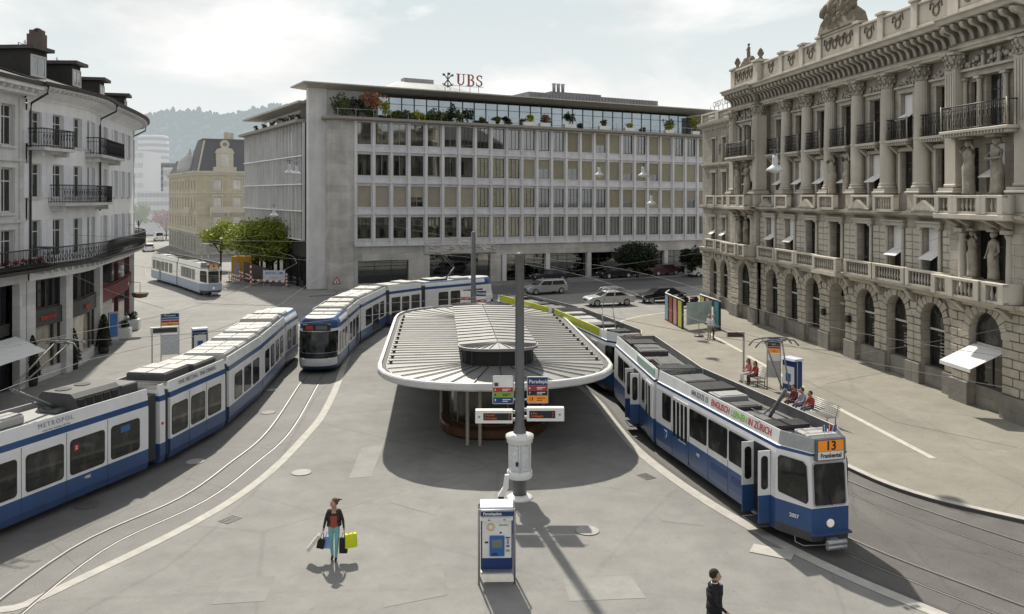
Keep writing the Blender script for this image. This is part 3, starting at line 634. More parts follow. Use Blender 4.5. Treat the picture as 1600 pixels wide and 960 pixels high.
def old_front(s, Ln, hw, number=None, dest=None, line=None, sides='RL'):
    t = .60
    for sd in sides:
        p0, p1 = ((Ln-1.05,-hw),(Ln,-t)) if sd == 'R' else ((Ln,t),(Ln-1.05,hw))
        W = (Vector(p1)-Vector(p0)).length
        ol = [(.12,1.50),(W-.16,1.38),(W-.10,1.48),(W-.17,2.45),(W-.28,2.56),(.16,2.58),(.09,2.5),(.09,1.58)]
        if sd == 'L': ol = [(W-a,b) for a,b in ol][::-1]
        pane(s, p0, p1, ol, 'cab_window')
    mb = MB(); mb.cur = 0; q = lambda z: Ln-trake(z)
    def fr(o, y, z0, z1, x): 
        mb.face([(q(z0)+x,-y,z0),(q(z0)+x,y,z0),(q(z1)+x,y,z1),(q(z1)+x,-y,z1)])
    ol = rrect(-t+.06,t-.06,1.32,2.56,.10); mb.loft([[(q(z)-.02,y,z) for y,z in ol],[(q(z)+.02,y,z) for y,z in ol]])
    mb.cur = 1; ol = rrect(-t+.10,t-.10,1.36,2.52,.08); mb.loft([[(q(z),y,z) for y,z in ol],[(q(z)+.026,y,z) for y,z in ol]])
    mb.build('windscreen', [MT['galv'], MT['tramglass']], s)
    mb = MB(); mb.tube([(Ln+.03,.05,1.34),(Ln-.03,-.2,2.05)], .012); mb.build('wiper', MT['black'], s)
    mb = MB(); mb.cur = 0; mb.box(Ln-.35,Ln+.03,-.47,.47,2.62,3.24); mb.cur = 1; mb.box(Ln+.03,Ln+.04,-.41,.41,2.9,3.20); mb.cur = 2; mb.box(Ln+.03,Ln+.04,-.41,.41,2.66,2.885)
    dst = mb.build('destination_box', [MT['steel'], MT['orange'], MT['white']], s)
    if line: lettering(line, .36, MT['black'], dst, (Ln+.045,.0,3.04), R(90), bold=.008)
    if dest: lettering(dest, .18, MT['black'], dst, (Ln+.045,.0,2.77), R(90), bold=.004, sx=.9)
    mb = MB(); 
    k = MB(); k.lathe([(.12,0),(.12,.03),(.09,.045)], n=20)
    mb.v = [(Ln+v[2], v[1], .83+v[0]) for v in k.v]; mb.f = k.f; mb.m = k.m; mb.sm = k.sm
    mb.build('headlight', mat('lit_headlight', (.9,.85,.75), .2, emit=(1,.9,.75,.12)) if 'lit_headlight' not in bpy.data.materials else bpy.data.materials['lit_headlight'], s)
    mb = MB(); mb.box(Ln-.2,Ln+.14,-.62,.62,.54,.60); mb.build('bumper', MT['tramblue'], s)
    mb = MB(); mb.box(Ln-.5,Ln+.25,-.12,.12,.34,.46)
    for z in (.40,.27):
        k = MB(); k.lathe([(.075,-.3),(.075,.3)], n=12); b = len(mb.v)
        mb.v += [(Ln+.3+v[0], v[2], z+v[1]) for v in k.v]; mb.f += [tuple(b+i for i in f) for f in k.f]; mb.m += k.m; mb.sm += k.sm
    mb.tube([(Ln-.7,-.7,.5),(Ln-.62,-.72,.12),(Ln-.35,-.62,.10),(Ln-.2,.6,.10)], .02); mb.build('coupler', MT['galv'], s)
def roof_gear(s, Ln, seed, pan=None, x0=.4, x1=None, zt=5.5, **pk):
    r = random.Random(seed); x = x0; x1 = x1 or Ln-1.6
    while x < x1-.5:
        l = r.uniform(.7,1.6); l = min(l, x1-x); wd = r.uniform(.9,1.5); hh = r.uniform(.08,.26)
        if not (pan and x-.4 < pan < x+l+.4):
            mb = MB(); mb.cur = 0; kind = r.random()
            if kind < .35:
                for i in range(int(l/.1)): mb.box(x+i*.1,x+i*.1+.05,-wd/2,wd/2,2.96,2.96+hh)
                m = 'darkgrey'
            else:
                mb.bbox(x,x+l,-wd/2,wd/2,2.92,2.92+hh,.02); mb.box(x+.1,x+l-.1,-wd/2+.1,wd/2-.1,2.92+hh,2.94+hh); m = r.choice(['roofgrey','darkgrey','darkgrey'])
            mb.build('roof_unit', MT[m], s)
        x += l + r.uniform(.15,.4)
    mb = MB()
    for y in (-.55,.1,.5): mb.tube([(x0,y,2.98),(x1,y+r.uniform(-.1,.1),2.98)], .022)
    mb.build('roof_cable', MT['black'], s)
    if pan: pantograph(s, pan, 1, 2.94, zt, **pk)
def narrow_door(s, Ln, hw, a, b, sides='RL', n=4):
    for sd in sides:
        p0, p1 = ((0,-hw),(Ln,-hw)) if sd == 'R' else ((Ln,hw),(0,hw)); A, B = (a,b) if sd == 'R' else (Ln-b,Ln-a)
        mb = MB(); mb.cur = 0; panel(mb, p0, p1, rrect(A,B,1.28,2.6,.03), .008); mb.cur = 1; panel(mb, p0, p1, rrect(A,B,.42,1.28,.03), .008)
        mb.cur = 2
        for i in range(n):
            x = A + (B-A)*(i+.18)/n; y = A + (B-A)*(i+.82)/n; panel(mb, p0, p1, rrect(x,y,1.15,2.5,.07), .016, -.009)
        mb.build('door', [MT['tramwhite'], MT['tramblue'], MT['tramglass']], s)
def open_door(s, Ln, hw, a, b, y=-1):
    mb = MB(); mb.cur = 0; panel(mb, (0,-hw), (Ln,-hw), rrect(a,b,.42,2.62,.03), .010); d = mb.build('doorway', [MT['black']], s)
    for x in (a-.02, b+.02):
        mb = MB(); y0, y1 = -hw-.40, -hw-.01
        mb.cur = 1; mb.box(x-.02,x+.02,y0,y1,.45,1.28); mb.cur = 0; mb.box(x-.02,x+.02,y0,y1,1.28,2.6)
        mb.cur = 2; ol = rrect(y0+.08,y1-.08,1.45,2.45,.1); mb.loft([[(x-.026,p,z) for p,z in ol],[(x+.026,p,z) for p,z in ol]])
        mb.build('door_leaf', [MT['tramwhite'], MT['tramblue'], MT['tramglass']], s)
    mb = MB(); mb.bbox(a+.02,b-.02,-hw-.42,-hw+.1,.30,.35,.01); mb.box(a+.02,b-.02,-hw-.10,-hw+.1,.52,.55); mb.build('step', MT['darkgrey'], s)

OW = 1.11
pa = Vector((5.69,32.87)); da = Vector((2.1,-8.47)).normalized()
t3 = thing('tram', 'blue and white tram 13 at the right with open front door and roof lettering', 'tram', (9.2,24.2,0), math.atan2(da.y,da.x))
c, ang, Ln, d = sec_frame(pa, pa+da*9.65, 'R', OW)
s = make_old_section(t3, c, ang, Ln, OW); S = lambda u: u2s(pa, da, u)
side_windows(s, Ln, OW, [(S(1035),S(1048))], 1.55, 2.55, .1); narrow_door(s, Ln, OW, S(1051), S(1075))
side_windows(s, Ln, OW, [(S(1077.5),S(1104)),(S(1107),S(1136)),(S(1139),S(1169))], 1.52, 2.52, .08)
open_door(s, Ln, OW, S(1178), S(1203))
old_front(s, Ln, OW, dest='Frankental', line='13')
for u in (1050,1076,1106,1137,1175): seam_line(s, S(u), OW+.002, .4, 1.5)
mb = MB()
for a,b in ((S(1110),S(1135)),(S(1142),S(1163))):
    panel(mb, (0,-OW), (Ln,-OW), rrect(a,b,.86,1.08,.02), .01)
mb.build('vent_grille', MT['blue'], s)
txt = [('044-22172 12', 'steel', .25), ('ENGLISCH', 'red', .30), ('LERNEN', 'green', .30), ('IN ZÜRICH', 'red', .30)]
for (tx, m_, z_), x_ in zip(txt, (S(1088),S(1120),S(1149),S(1181))): lettering(tx, z_, MT[m_], s, (x_,-OW+.125,3.06), bold=.004, tilt=R(-9), sx=.92)
mb = MB(); sh = [(-.13,.16),(-.13,-.02),(0,-.17),(.13,-.02),(.13,.16)]; mb.cur = 0; panel(mb, (0,-OW), (Ln,-OW), [(S(1040)+a,1.0+b) for a,b in sh][::1], .010); mb.cur = 1; panel(mb, (0,-OW), (Ln,-OW), [(S(1040)-.13,1.16),(S(1040)-.13,.98),(S(1040)+.02,.84),(S(1040)+.13,1.1)], .014, -.011)
mb.build('emblem', [MT['white'], MT['midblue']], s)
lettering('VERKEHRSBETRIEBE', .07, MT['white'], s, (S(1066),-OW-.012,1.12)); lettering('VBZ', .13, MT['white'], s, (S(1091),-OW-.008,1.02), bold=.004)
lettering('2057', .15, MT['white'], s, (Ln-.45,-.872,.95), math.atan2(.51,1.05), bold=.004)
roof_gear(s, Ln, 5, pan=6.45, zt=5.6, wide=.55, m='steel', x1=Ln-1.2, reach=-1.0)
mb = MB(); mb.bbox(Ln-1.05,Ln-.3,-.5,.5,2.92,3.27,.03); mb.build('roof_unit', MT['roofbox'], s)
for y, m_ in ((-.16,'midblue'),(.02,'red'),(.16,'midblue')):
    mb = MB(); mb.cur = 0; mb.tube([(Ln-.12,y*.5,3.2),(Ln-.05,y,3.62)], .008); mb.cur = 1; mb.box(Ln-.10,Ln-.09,y-.02,y+.12,3.42,3.6); mb.build('pennant', [MT['white'], MT[m_]], s)
wheels(s, (1.0,2.8,6.2,8.0)); place(t3, s); fr_end = c
p2, q2 = (5.02,40.9), (5.62,33.15)
c2, ang2, L2, d2 = sec_frame(p2, q2, 'R', OW); S = lambda u: u2s(p2, d2, u)
s = make_old_section(t3, c2, ang2, L2, OW, nose=False)
side_windows(s, L2, OW, [(1.0,2.1),(5.9,6.3)], 1.52, 2.52, .08); side_windows(s, L2, OW, [(2.3,3.4)], 1.52, 2.52, .08)
open_door(s, L2, OW, 4.4, 5.4); narrow_door(s, L2, OW, 6.5, 7.4, n=2)
mb = MB(); panel(mb, (0,-OW+.11), (L2,-OW+.11), rrect(4.6,7.5,2.95,3.24,.02), .03); mb.build('advertising_board', mat('pale_green_board', (.35,.5,.44), .5), s)
roof_gear(s, L2, 12, x1=L2-.2); wheels(s, (1.4,3.2)); place(t3, s)
place(t3, bellows(t3, c2+d2*(L2-.03), c+d*.03, OW-.08))

t4 = thing('tram', 'white tram with a long lime yellow banner along its roof edge, behind the oval shelter', 'tram', (5.5,43,0), R(-105))
p4, q4 = (2.45,50.6), (4.95,41.3)
c4, ang4, L4, d4 = sec_frame(p4, q4, 'R', OW); s = make_old_section(t4, c4, ang4, L4, OW, capm=0)
old_front(s, L4, OW, dest='Albisgütli', line='13'); side_windows(s, L4, OW, [(.6,1.7),(2.0,3.1),(3.4,4.5),(4.9,5.9)], 1.52, 2.52, .08); narrow_door(s, L4, OW, 6.6, 7.6)
roof_gear(s, L4, 21, pan=6.6, zt=5.3, wide=.5, single=False, m='galv', x1=L4-1.3, reach=.4); wheels(s, (1,2.8,6.6,8.2))
def banner(s, L_, a, b, words=()):
    mb = MB(); panel(mb, (0,-OW+.115), (L_,-OW+.115), rrect(a,b,2.88,3.3,.02), .04)
    o = mb.build('roof_banner', TM[5], s)
    for x, wd in words: lettering(wd, .3, MT['steel'], s, (x,-OW+.07,3.08), sx=.8)
banner(s, L4, .1, 7.6, ((1.6,'• • •'),)); place(t4, s)
p5, q5 = (-1.1,57.9), (2.25,50.95)
c5, ang5, L5, d5 = sec_frame(p5, q5, 'R', OW); s = make_old_section(t4, c5, ang5, L5, OW, nose=False)
side_windows(s, L5, OW, [(.6,1.7),(2.0,3.1),(3.4,4.5),(4.8,5.9)], 1.52, 2.52, .08); roof_gear(s, L5, 33, x1=L5-.2); banner(s, L5, .4, 7.4); wheels(s, (1.4,5.8)); place(t4, s)
place(t4, bellows(t4, c5+d5*(L5-.05), c4+d4*.05, OW-.08))

t5 = thing('tram', 'blue and white tram coming out of the sunny street at far left', 'tram', (-30.2,83,0), math.atan2(-16.2,11.5))
p6, q6 = (-36.6,91.0), (-30.9,83.0)
def far_tram():
    c6, a6, L6, d6 = sec_frame(p6, q6, 'R', OW); s = make_old_section(t5, c6, a6, L6, OW, capm=4); old_front(s, L6, OW, line='8', dest='Hardplatz')
    side_windows(s, L6, OW, [(1.6,2.9),(3.0,4.3),(4.4,5.7),(6.0,7.0)], 1.5, 2.55, .06); roof_gear(s, L6, 41, pan=7.0, zt=5.2, wide=.5, single=False, m='galv', x1=L6-1.2, reach=.4); wheels(s, (1,3,7,8.4)); place(t5, s)
    c7, a7, L7, d7 = sec_frame((-43.2,99.6), (-36.9,91.4), 'R', OW); s = make_old_section(t5, c7, a7, L7, OW, nose=False)
    side_windows(s, L7, OW, [(.7,1.9),(2.2,3.4),(4.4,5.6),(5.9,7.1),(7.6,8.8)], 1.5, 2.55, .06); roof_gear(s, L7, 52, x1=L7-.2); narrow_door(s, L7, OW, 3.5, 4.3); wheels(s, (1,3,7)); place(t5, s)
    place(t5, bellows(t5, c7+d7*(L7-.05), c6+d6*.05, OW-.08))
far_tram()
paleb = mat('hazed_blue_paint', (.09,.16,.27), .4, 0, .1, .7, haze=.14, hcol=(.85,.86,.84)); palew = mat('hazed_white_paint', (.78,.76,.68), .4, 0, .05, .7, haze=.14, hcol=(.9,.88,.8))  # paler copies of the tram paints, distance haze mixed into the colour
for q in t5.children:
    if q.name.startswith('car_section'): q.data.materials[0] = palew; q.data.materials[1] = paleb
# ------------------------------------------------------------------ oval shelter in the middle of the square
ax = Vector((-1.79,20.1)).normalized(); org = Vector((-.34,31.5))
sh = thing('tram_shelter', 'oval tram shelter with grey seamed metal roof, white rim and black clerestory', 'shelter', (org.x,org.y,0), math.atan2(-ax.x,ax.y))
W2, YN, YF, LEN = 5.02, 4.4, 5.0, 22.9
def oval(hw, y0, y1, cn, cf, ex=2.3, nc=16, nsd=22):
    pts = []
    def arc(cy, c, sgn):
        return [(hw*math.copysign(abs(math.sin(t))**(2/ex), math.sin(t)), cy + sgn*c*abs(math.cos(t))**(2/ex)) for t in [(-math.pi/2 + math.pi*i/nc) for i in range(nc+1)]]
    near = arc(y0+cn, cn, -1); farr = arc(y1-cf, cf, 1)[::-1]
    pts += near
    pts += [(hw, y0+cn + (y1-cf-y0-cn)*i/nsd) for i in range(1,nsd)]
    pts += farr
    pts += [(-hw, y1-cf - (y1-cf-y0-cn)*i/nsd) for i in range(1,nsd)]
    return pts
rimO = oval(W2, 0, LEN, YN, YF); rimI = oval(W2-.17, .17, LEN-.17, YN-.15, YF-.15); gut = oval(W2-.36, .36, LEN-.36, YN-.3, YF-.3)
cle = oval(1.42, 1.75, 15.6, 1.0, 1.0, 2.6)
L3 = lambda l, z: [(x,y,z) for x,y in l]
mb = MB(); mb.loft([L3(oval(W2-.25,.25,LEN-.25,YN-.25,YF-.25),2.70), L3(oval(W2-.05,.05,LEN-.05,YN,YF),2.76), L3(rimO,2.82), L3(rimO,3.0), L3(oval(W2-.04,.04,LEN-.04,YN,YF),3.05), L3(rimI,3.06), L3(rimI,2.95)], sm=False, cap=False)
mb.build('rim', mat('rim_white', (.58,.58,.565), .5, 0, .08, 1, streak=.08), sh)
RF = [mat('seamed_zinc_roof', (.21,.21,.205), .55, .15, .16, .8, streak=.05), MT['black'], MT['roofgrey']]
mb = MB(); mb.loft([L3(rimI,2.96), L3(gut,2.94)], cap=False); mb.build('gutter', MT['black'], sh)
mb = MB(); mb.loft([L3(gut,2.97), L3(cle,3.36)], cap=False); rf = mb.build('roof', RF[0], sh)
mb = MB()
for a, b in zip(gut, cle):
    a_ = Vector((*a,2.985)); b_ = Vector((*b,3.375)); a2 = a_ + (b_-a_)*.015
    d_ = (b_-a_).normalized(); n_ = Vector((-d_.y,d_.x,0)).normalized()*.014
    up = Vector((0,0,.03)); q = [a2-n_,a2+n_,b_+n_,b_-n_]; k = len(mb.v); mb.v += [tuple(p) for p in q] + [tuple(p+up) for p in q]
    mb.idx([(4,5,6,7),(0,1,5,4),(1,2,6,5),(2,3,7,6),(3,0,4,7)], k, False)
o = mb.build('seam', mat('dark_seam_metal', (.075,.075,.075), .5, .2), rf); tag(o, kind='stuff')  # raised seams in a dark metal
for i in range(0, len(gut)):
    x, y = gut[i]
    if i % 2 == 0 and abs(x) > 4 and 3 < y < 18:
        mb = MB(); mb.lathe([(.06,0),(.075,.1),(.03,.13)], c=(x*.955,y,3.0), n=8); mb.build('snow_stop', MT['black'], rf)
mb = MB(); mb.loft([L3(cle,3.33), L3(cle,4.0)], cap=False); cw = mb.build('clerestory', mat('black_clerestory', (.012,.012,.012), .5, 0, .3, 2, spec=.25), sh)
for i in range(0, len(cle), 4):
    x, y = cle[i]; mb = MB(); mb.box(x*1.01-.025,x*1.01+.025,y-.03,y+.03,3.33,4.0); mb.build('mullion', MT['black'], cw)
co_ = oval(1.62, 1.52, 15.85, 1.1, 1.1, 2.6, nsd=15); ci = oval(.02, 2.8, 14.5, .02, .02, nsd=15)
mb = MB(); mb.cur = 0; mb.loft([L3(co_,3.98), L3(co_,4.06)], cap=True); mb.cur = 0; mb.loft([L3(co_,4.065), L3(ci,4.15)], cap=False); ct = mb.build('clerestory_roof', [RF[0]], sh)
mb = MB()
for a, b in zip(co_, ci):
    a_ = Vector((*a,4.065)); b_ = Vector((*b,4.145)); d_ = (b_-a_); 
    if d_.length < .1: continue
    n_ = Vector((-d_.y,d_.x,0)).normalized()*.013; up = Vector((0,0,.035)); q = [a_-n_,a_+n_,b_+n_,b_-n_]; k = len(mb.v); mb.v += [tuple(p) for p in q] + [tuple(p+up) for p in q]
    mb.idx([(4,5,6,7),(0,1,5,4),(1,2,6,5),(2,3,7,6),(3,0,4,7)], k, False)
o = mb.build('seam', bpy.data.materials['dark_seam_metal'], ct); tag(o, kind='stuff')
mb = MB(); mb.tube([(x*1.0,y,4.08) for x,y in co_[:17]], .025); mb.build('edge_trim', MT['galv'], ct)
mb = MB(); mb.loft([L3(oval(W2-.26,.26,LEN-.26,YN-.25,YF-.25),2.71), L3(oval(1.2,2,15.4,1,1),2.66)], cap=False); mb.build('soffit', mat('dark_soffit', (.10,.098,.09), .8), sh)
# the kiosk core under the roof
core = oval(1.9, 3.4, 17.0, 1.9, 1.9)
mb = MB(); mb.loft([L3(core,.55), L3(core,2.66)], cap=False); k = mb.build('kiosk_wall', glass('kiosk_glass', (.03,.03,.026), .12), sh)
for i in range(0, len(core), 3):
    x,y = core[i]; mb = MB(); mb.box(x-.03,x+.03,y-.035,y+.035,.55,2.64); mb.build('frame_post', MT['steel'], k)
mb = MB(); b1 = oval(2.35, 2.95, 17.45, 2.2, 2.2); mb.loft([L3(oval(2.2,3.1,17.3,2.1,2.1),.0), L3(b1,.12), L3(b1,.42), L3(oval(2.3,3.0,17.4,2.2,2.2),.47), L3(core,.5), L3(core,.78)], cap=False)
mb.build('wooden_bench', mat('varnished_wood_bench', (.085,.038,.014), .4, 0, .35, 3), sh)
for x, y in ((-1.25,2.6),(-.75,2.45),(-2.3,6),(2.3,6),(-2.3,10.5),(2.3,10.5),(-2.3,15),(2.3,15),(0,19)):
    mb = MB(); mb.lathe([(.11,0),(.075,.05),(.075,2.6),(.11,2.65)], c=(x,y,0), n=12); mb.build('post', mat('cream_post', (.30,.28,.22), .5) if 'cream_post' not in bpy.data.materials else bpy.data.materials['cream_post'], sh)

# ------------------------------------------------------------------ poles, signs, machines
def sign_stack(parent, x, y, z0, z1, w, rows, name='line_sign', th=.05):
    """framed plate with coloured rows from top to bottom: (material, fraction, text, text material)"""
    mb = MB(); ol = rrect(x-w/2, x+w/2, z0, z1, .05); mb.profy(ol, y, y+th); o = mb.build(name, MT['galv'], parent)
    z = z1-.03; tot = z1-z0-.06
    for m, f, tx, tm in rows:
        mb = MB(); mb.box(x-w/2+.03, x+w/2-.03, y-.004, y+.001, z-tot*f+.006, z); r = mb.build('sign_field', MT[m], o)
        if tx:
            sz = min(tot*f*.62, .3); al, xx = 'LEFT', x-w/2+.07
            lettering(tx, sz, MT[tm], r, (xx, y-.007, z-tot*f/2), align=al, bold=.003)
            if len(tx) < 3:
                for q in range(2):
                    mb = MB(); mb.box(x-w/2+.34, x+w/2-.1-.1*q, y-.008, y-.003, z-tot*f*(.36+.3*q)-.012, z-tot*f*(.36+.3*q)+.012); mb.build('printed_line', MT[tm], r)
        z -= tot*f
    return o
pb = G(812,778)
pole = thing('sign_pole', 'tall grey steel mast with line signs, displays and round white timetable drum', 'pole', pb)
mb = MB(); mb.lathe([(.235,.0),(.225,.7),(.22,2.2),(.16,2.5),(.155,5.2),(.15,5.25),(.145,8.15),(.16,8.16),(.16,8.24),(.0,8.26)], n=20); mb.build('mast', MT['steel'], pole)
mb = MB(); mb.lathe([(.46,0),(.42,.05),(.30,.11),(.25,.13)], n=24); mb.build('base_collar', MT['white'], pole)
mb = MB(); mb.lathe([(.40,.70),(.43,.74),(.43,.92),(.40,.96)], n=28); mb.lathe([(.40,1.86),(.44,1.9),(.44,2.0),(.47,2.02),(.47,2.12),(.16,2.22)], n=28); mb.lathe([(.34,.9),(.34,1.9)], n=24, cap=False); dr = mb.build('timetable_drum', MT['white'], pole)
for a in range(6):
    t = R(60*a+30); mb = MB(); mb.tube([(.415*math.cos(t),.415*math.sin(t),.93),(.415*math.cos(t),.415*math.sin(t),1.9)], .02); mb.build('drum_bar', MT['white'], dr)
for a in (-90-30, -90+30, 30, 150):
    t = R(a); mb = MB()
    n_ = 6
    for i in range(n_):
        a0 = t + R(-24+48*i/n_); a1 = t + R(-24+48*(i+1)/n_)
        mb.face([(.375*math.cos(q),.375*math.sin(q),z) for q,z in ((a0,1.0),(a1,1.0),(a1,1.84),(a0,1.84))])
    mb.build('timetable', mat('timetable_paper', (.62,.64,.66), .4, 0, .2, 9) if 'timetable_paper' not in bpy.data.materials else bpy.data.materials['timetable_paper'], dr)
mb = MB(); mb.box(-.14,-.05,-.40,-.385,1.18,1.32); mb.build('printed_mark', MT['black'], dr)
sign_stack(pole, -.56, -.10, 3.18, 4.12, .72, [('white',.40,None,None),('red',.18,'2','white'),('green',.2,'8','black'),('blue',.22,'9','white')])
mb = MB(); mb.box(-.85,-.72,-.115,-.103,3.78,3.9); mb.build('route_symbol', MT['darkgrey'], pole)
sign_stack(pole, .60, -.10, 3.20, 4.10, .72, [('blue',.32,'Paradeplatz','white'),('red',.2,'6','white'),('black',.2,'7','white'),('orange',.28,'13','black')])
for s in (-1,1):
    for z in (3.3,3.7): 
        mb = MB(); mb.box(*sorted((s*.15,s*.24)),-.08,-.05,z,z+.05); mb.build('bracket', MT['galv'], pole)
    x0, x1 = sorted((s*.24, s*1.49)); z0, z1 = (2.55,2.98) if s < 0 else (2.62,3.06)
    mb = MB(); mb.profy(rrect(x0,x1,z0,z1,.02), -.16, .10); d = mb.build('departure_display', MT['white'], pole)
    a, b = (x0+.27, x1-.03) if s < 0 else (x0+.08, x1-.30)
    mb = MB(); mb.box(a,b,-.166,-.15,z0+.1,z1-.09); mb.build('screen', MT['black'], d)
    for i,(tx,zz) in enumerate((('2 Farbhof',.27),('8 Hardplatz',.17)) if s < 0 else (('6 Zoo',.27),('13 Albisgütli',.17))):
        lettering(tx, .085, MT['led'], d, (a+.05,-.17,z0+zz), align='LEFT'); lettering("3'", .085, MT['led'], d, (b-.05,-.17,z0+zz), align='RIGHT')
    q = x0+.13 if s < 0 else x1-.15
    mb = MB(); mb.profy([(q+.04*math.cos(R(t)),(z0+z1)/2+.04*math.sin(R(t))) for t in range(0,360,30)], -.166, -.15); mb.build('speaker', MT['roofgrey'], d)
    mb = MB(); mb.box(*sorted((s*.13,s*.27)),-.05,.03,z0+.04,z0+.14); mb.box(*sorted((s*.13,s*.27)),-.05,.03,z1-.14,z1-.04); mb.build('bracket', MT['galv'], pole)

tm = thing('ticket_machine', 'blue and white ticket machine with Paradeplatz header in a silver tube frame', 'ticket machine', (-.40,21.85,0), R(2))
mb = MB()
for s in (-1,1): mb.tube([(s*.47,-.05,0),(s*.47,-.05,1.90),(s*.45,-.05,1.97)], .028, 8)
mb.tube([(-.47,-.05,1.95),(-.40,-.17,1.98),(.40,-.17,1.98),(.47,-.05,1.95)], .028, 8)
mb.tube([(-.47,.45,0),(-.47,.45,1.9),(-.4,.45,1.98),(.4,.45,1.98),(.47,.45,1.9),(.47,.45,0)], .028, 8); fr_ = mb.build('tube_frame', MT['galv'], tm)
mb = MB(); mb.bbox(-.42,.42,-.02,.46,.38,1.80,.02); cb_ = mb.build('cabinet', MT['blue'], tm)
mb = MB(); mb.prof([(-.12,1.93),(-.05,2.02),(.42,2.06),(.46,1.98),(.46,1.92)], -.43, .43); mb.build('lid', mat('pale_blue_lid', (.62,.66,.76), .4), tm)
mb = MB(); mb.box(-.43,.43,-.09,-.03,1.80,1.92); hd = mb.build('header', MT['blue'], tm); lettering('Paradeplatz', .105, MT['white'], hd, (-.36,-.093,1.862), align='LEFT', bold=.003)
mb = MB(); mb.prof([(-.13,1.70),(-.03,1.80),(-.02,1.70)], -.42, .42); mb.build('light_hood', MT['white'], tm)
for x in (-.2,.2):
    mb = MB(); mb.box(x-.03,x+.03,-.135,-.11,1.705,1.72); mb.build('lamp', MT['darkgrey'], tm)
mb = MB(); mb.bbox(-.385,.385,-.045,.0,.68,1.68,.012); fp = mb.build('front_panel', MT['white'], tm)
mb = MB(); mb.bbox(-.19,.20,-.085,-.04,.74,1.28,.015); sp_ = mb.build('screen_housing', MT['midblue'], fp)
mb = MB(); mb.box(-.13,.14,-.09,-.08,.96,1.19); mb.build('screen', MT['screen'], sp_)
mb = MB(); mb.box(-.13,.02,-.09,-.08,.77,.84); mb.build('ticket_slot', MT['blue'], sp_)
for x,z,m_,w_,h_ in ((.29,1.22,'darkgrey',.12,.03),(.29,1.12,'roofgrey',.06,.14),(.29,1.0,'midblue',.08,.05),(.29,.88,'roofgrey',.09,.05),(.1,1.35,'black',.05,.04),(-.27,1.1,'black',.09,.04)):
    mb = MB(); mb.box(x-w_/2,x+w_/2,-.055,-.044,z-h_/2,z+h_/2); mb.build('control', MT[m_], fp)
mb = MB()
gold = mat('pale_gold_print', (.62,.47,.28), .5)
for i in range(9):
    t = R(40*i); cx_, cz_ = -.16+.085*math.cos(t), 1.5+.085*math.sin(t); mb = MB()
    mb.profy([(cx_+.03*math.cos(R(a)+t)*1.3, cz_+.03*math.sin(R(a)+t)) for a in range(0,360,40)], -.049, -.044); mb.build('flower_motif', gold, fp)
lettering('ZürichBus', .06, MT['roofgrey'], fp, (.18,-.049,1.55), bold=.001)
mb = MB(); mb.box(-.42,.42,-.22,.02,.36,.385)
for i in range(14): mb.box(-.40+i*.06,-.37+i*.06,-.23,-.2,.34,.40)
mb.build('tray', MT['galv'], tm)
mb = MB(); mb.box(-.42,.42,-.012,.02,.40,.64); mb.build('kick_plate', MT['blue'], tm)
hb = thing('barrier_arm', 'short black post with a slanting white arm behind the ticket machine', 'barrier', G(783,800), R(0))
mb = MB(); mb.box(-.09,.09,-.09,.09,0,.52); mb.build('post', MT['black'], hb)
mb = MB(); mb.loft([[(x+.0,-.1,.52) for x in (-.1,)]+[(.1,-.1,.52),(.1,.1,.55),(-.1,.1,.55)], [(.06,-.05,.78),(.24,-.05,.78),(.24,.08,.8),(.06,.08,.8)], [(.12,0,1.16),(.25,0,1.16),(.25,.1,1.18),(.12,.1,1.18)]]); mb.build('arm', MT['white'], hb)

p2_ = thing('sign_pole', 'slender grey mast beyond the far end of the oval shelter roof', 'pole', (-2.6,56,0))
mb = MB(); mb.lathe([(.2,0),(.17,2),(.15,7.7),(0,7.75)], n=14); mb.build('mast', MT['steel'], p2_)
sign_stack(p2_, -.52, -.1, 2.95, 3.75, .72, [('white',.5,None,None),('red',.3,'9','white'),('white',.2,None,None)]); sign_stack(p2_, .52, -.1, 3.0, 3.8, .72, [('blue',.5,'Paradeplatz','white'),('white',.3,None,None),('red',.2,'2','white')])

def stop_board(name, label, pos, rz, w, htot, rows, legs=.03, body=None):
    t = thing(name, label, 'stop sign', pos, rz)
    for s in (-1,1):
        mb = MB(); mb.tube([(s*w/2,0,0),(s*w/2,0,htot)], legs, 8); mb.build('post', MT['galv'], t)
    z = htot
    for m, h, tx in rows:
        if m:
            mb = MB(); mb.box(-w/2+.03,w/2-.03,-.03,.03,z-h+.02,z); f = mb.build('sign_field', MT[m], t)
            if tx: lettering(tx, min(h*.6,.14), MT['white' if m in ('blue','red','black') else 'black'], f, (0,-.034,z-h/2+.01), bold=.002)
        z -= h
    return t
stop_board('stop_board', 'tall stop board with blue header, orange line field and framed map on the right pavement', (*G(1209,609,.12)[:2],.12), R(-12), .66, 2.72,
    [('blue',.28,'Paradeplatz'),('black',.22,'6 7'),('red',.12,''),('orange',.22,'13'),('white',.38,None),('roofbox',.9,None)])
bl = stop_board('stop_board', 'stop board with blue, red and yellow lines over a display, beyond the long left tram', (-20.8,50.6,0), R(22), 1.0, 3.0,
    [('blue',.28,'Paradeplatz'),('midblue',.14,''),('red',.16,'7'),('yellow',.18,'2 8 9')])
mb = MB(); mb.box(-1.1,.55,-.12,.12,1.80,2.2); d_ = mb.build('display_box', MT['white'], bl); mb = MB(); mb.box(-.95,.4,-.13,-.11,1.87,2.14); mb.build('screen', MT['darkgrey'], d_)
mb = MB(); mb.box(-.5,.5,-.05,.05,.5,1.72); mb.build('timetable_case', bpy.data.materials['timetable_paper'], bl)
mb = MB(); mb.tube([(-1.0,0,0),(-1.0,0,1.8)], .04); mb.build('post', MT['galv'], bl)
dp = thing('departure_post', 'thin grey post carrying a small dark departure display on the right pavement', 'display', (*G(1162,584,.12)[:2],.12), 0)
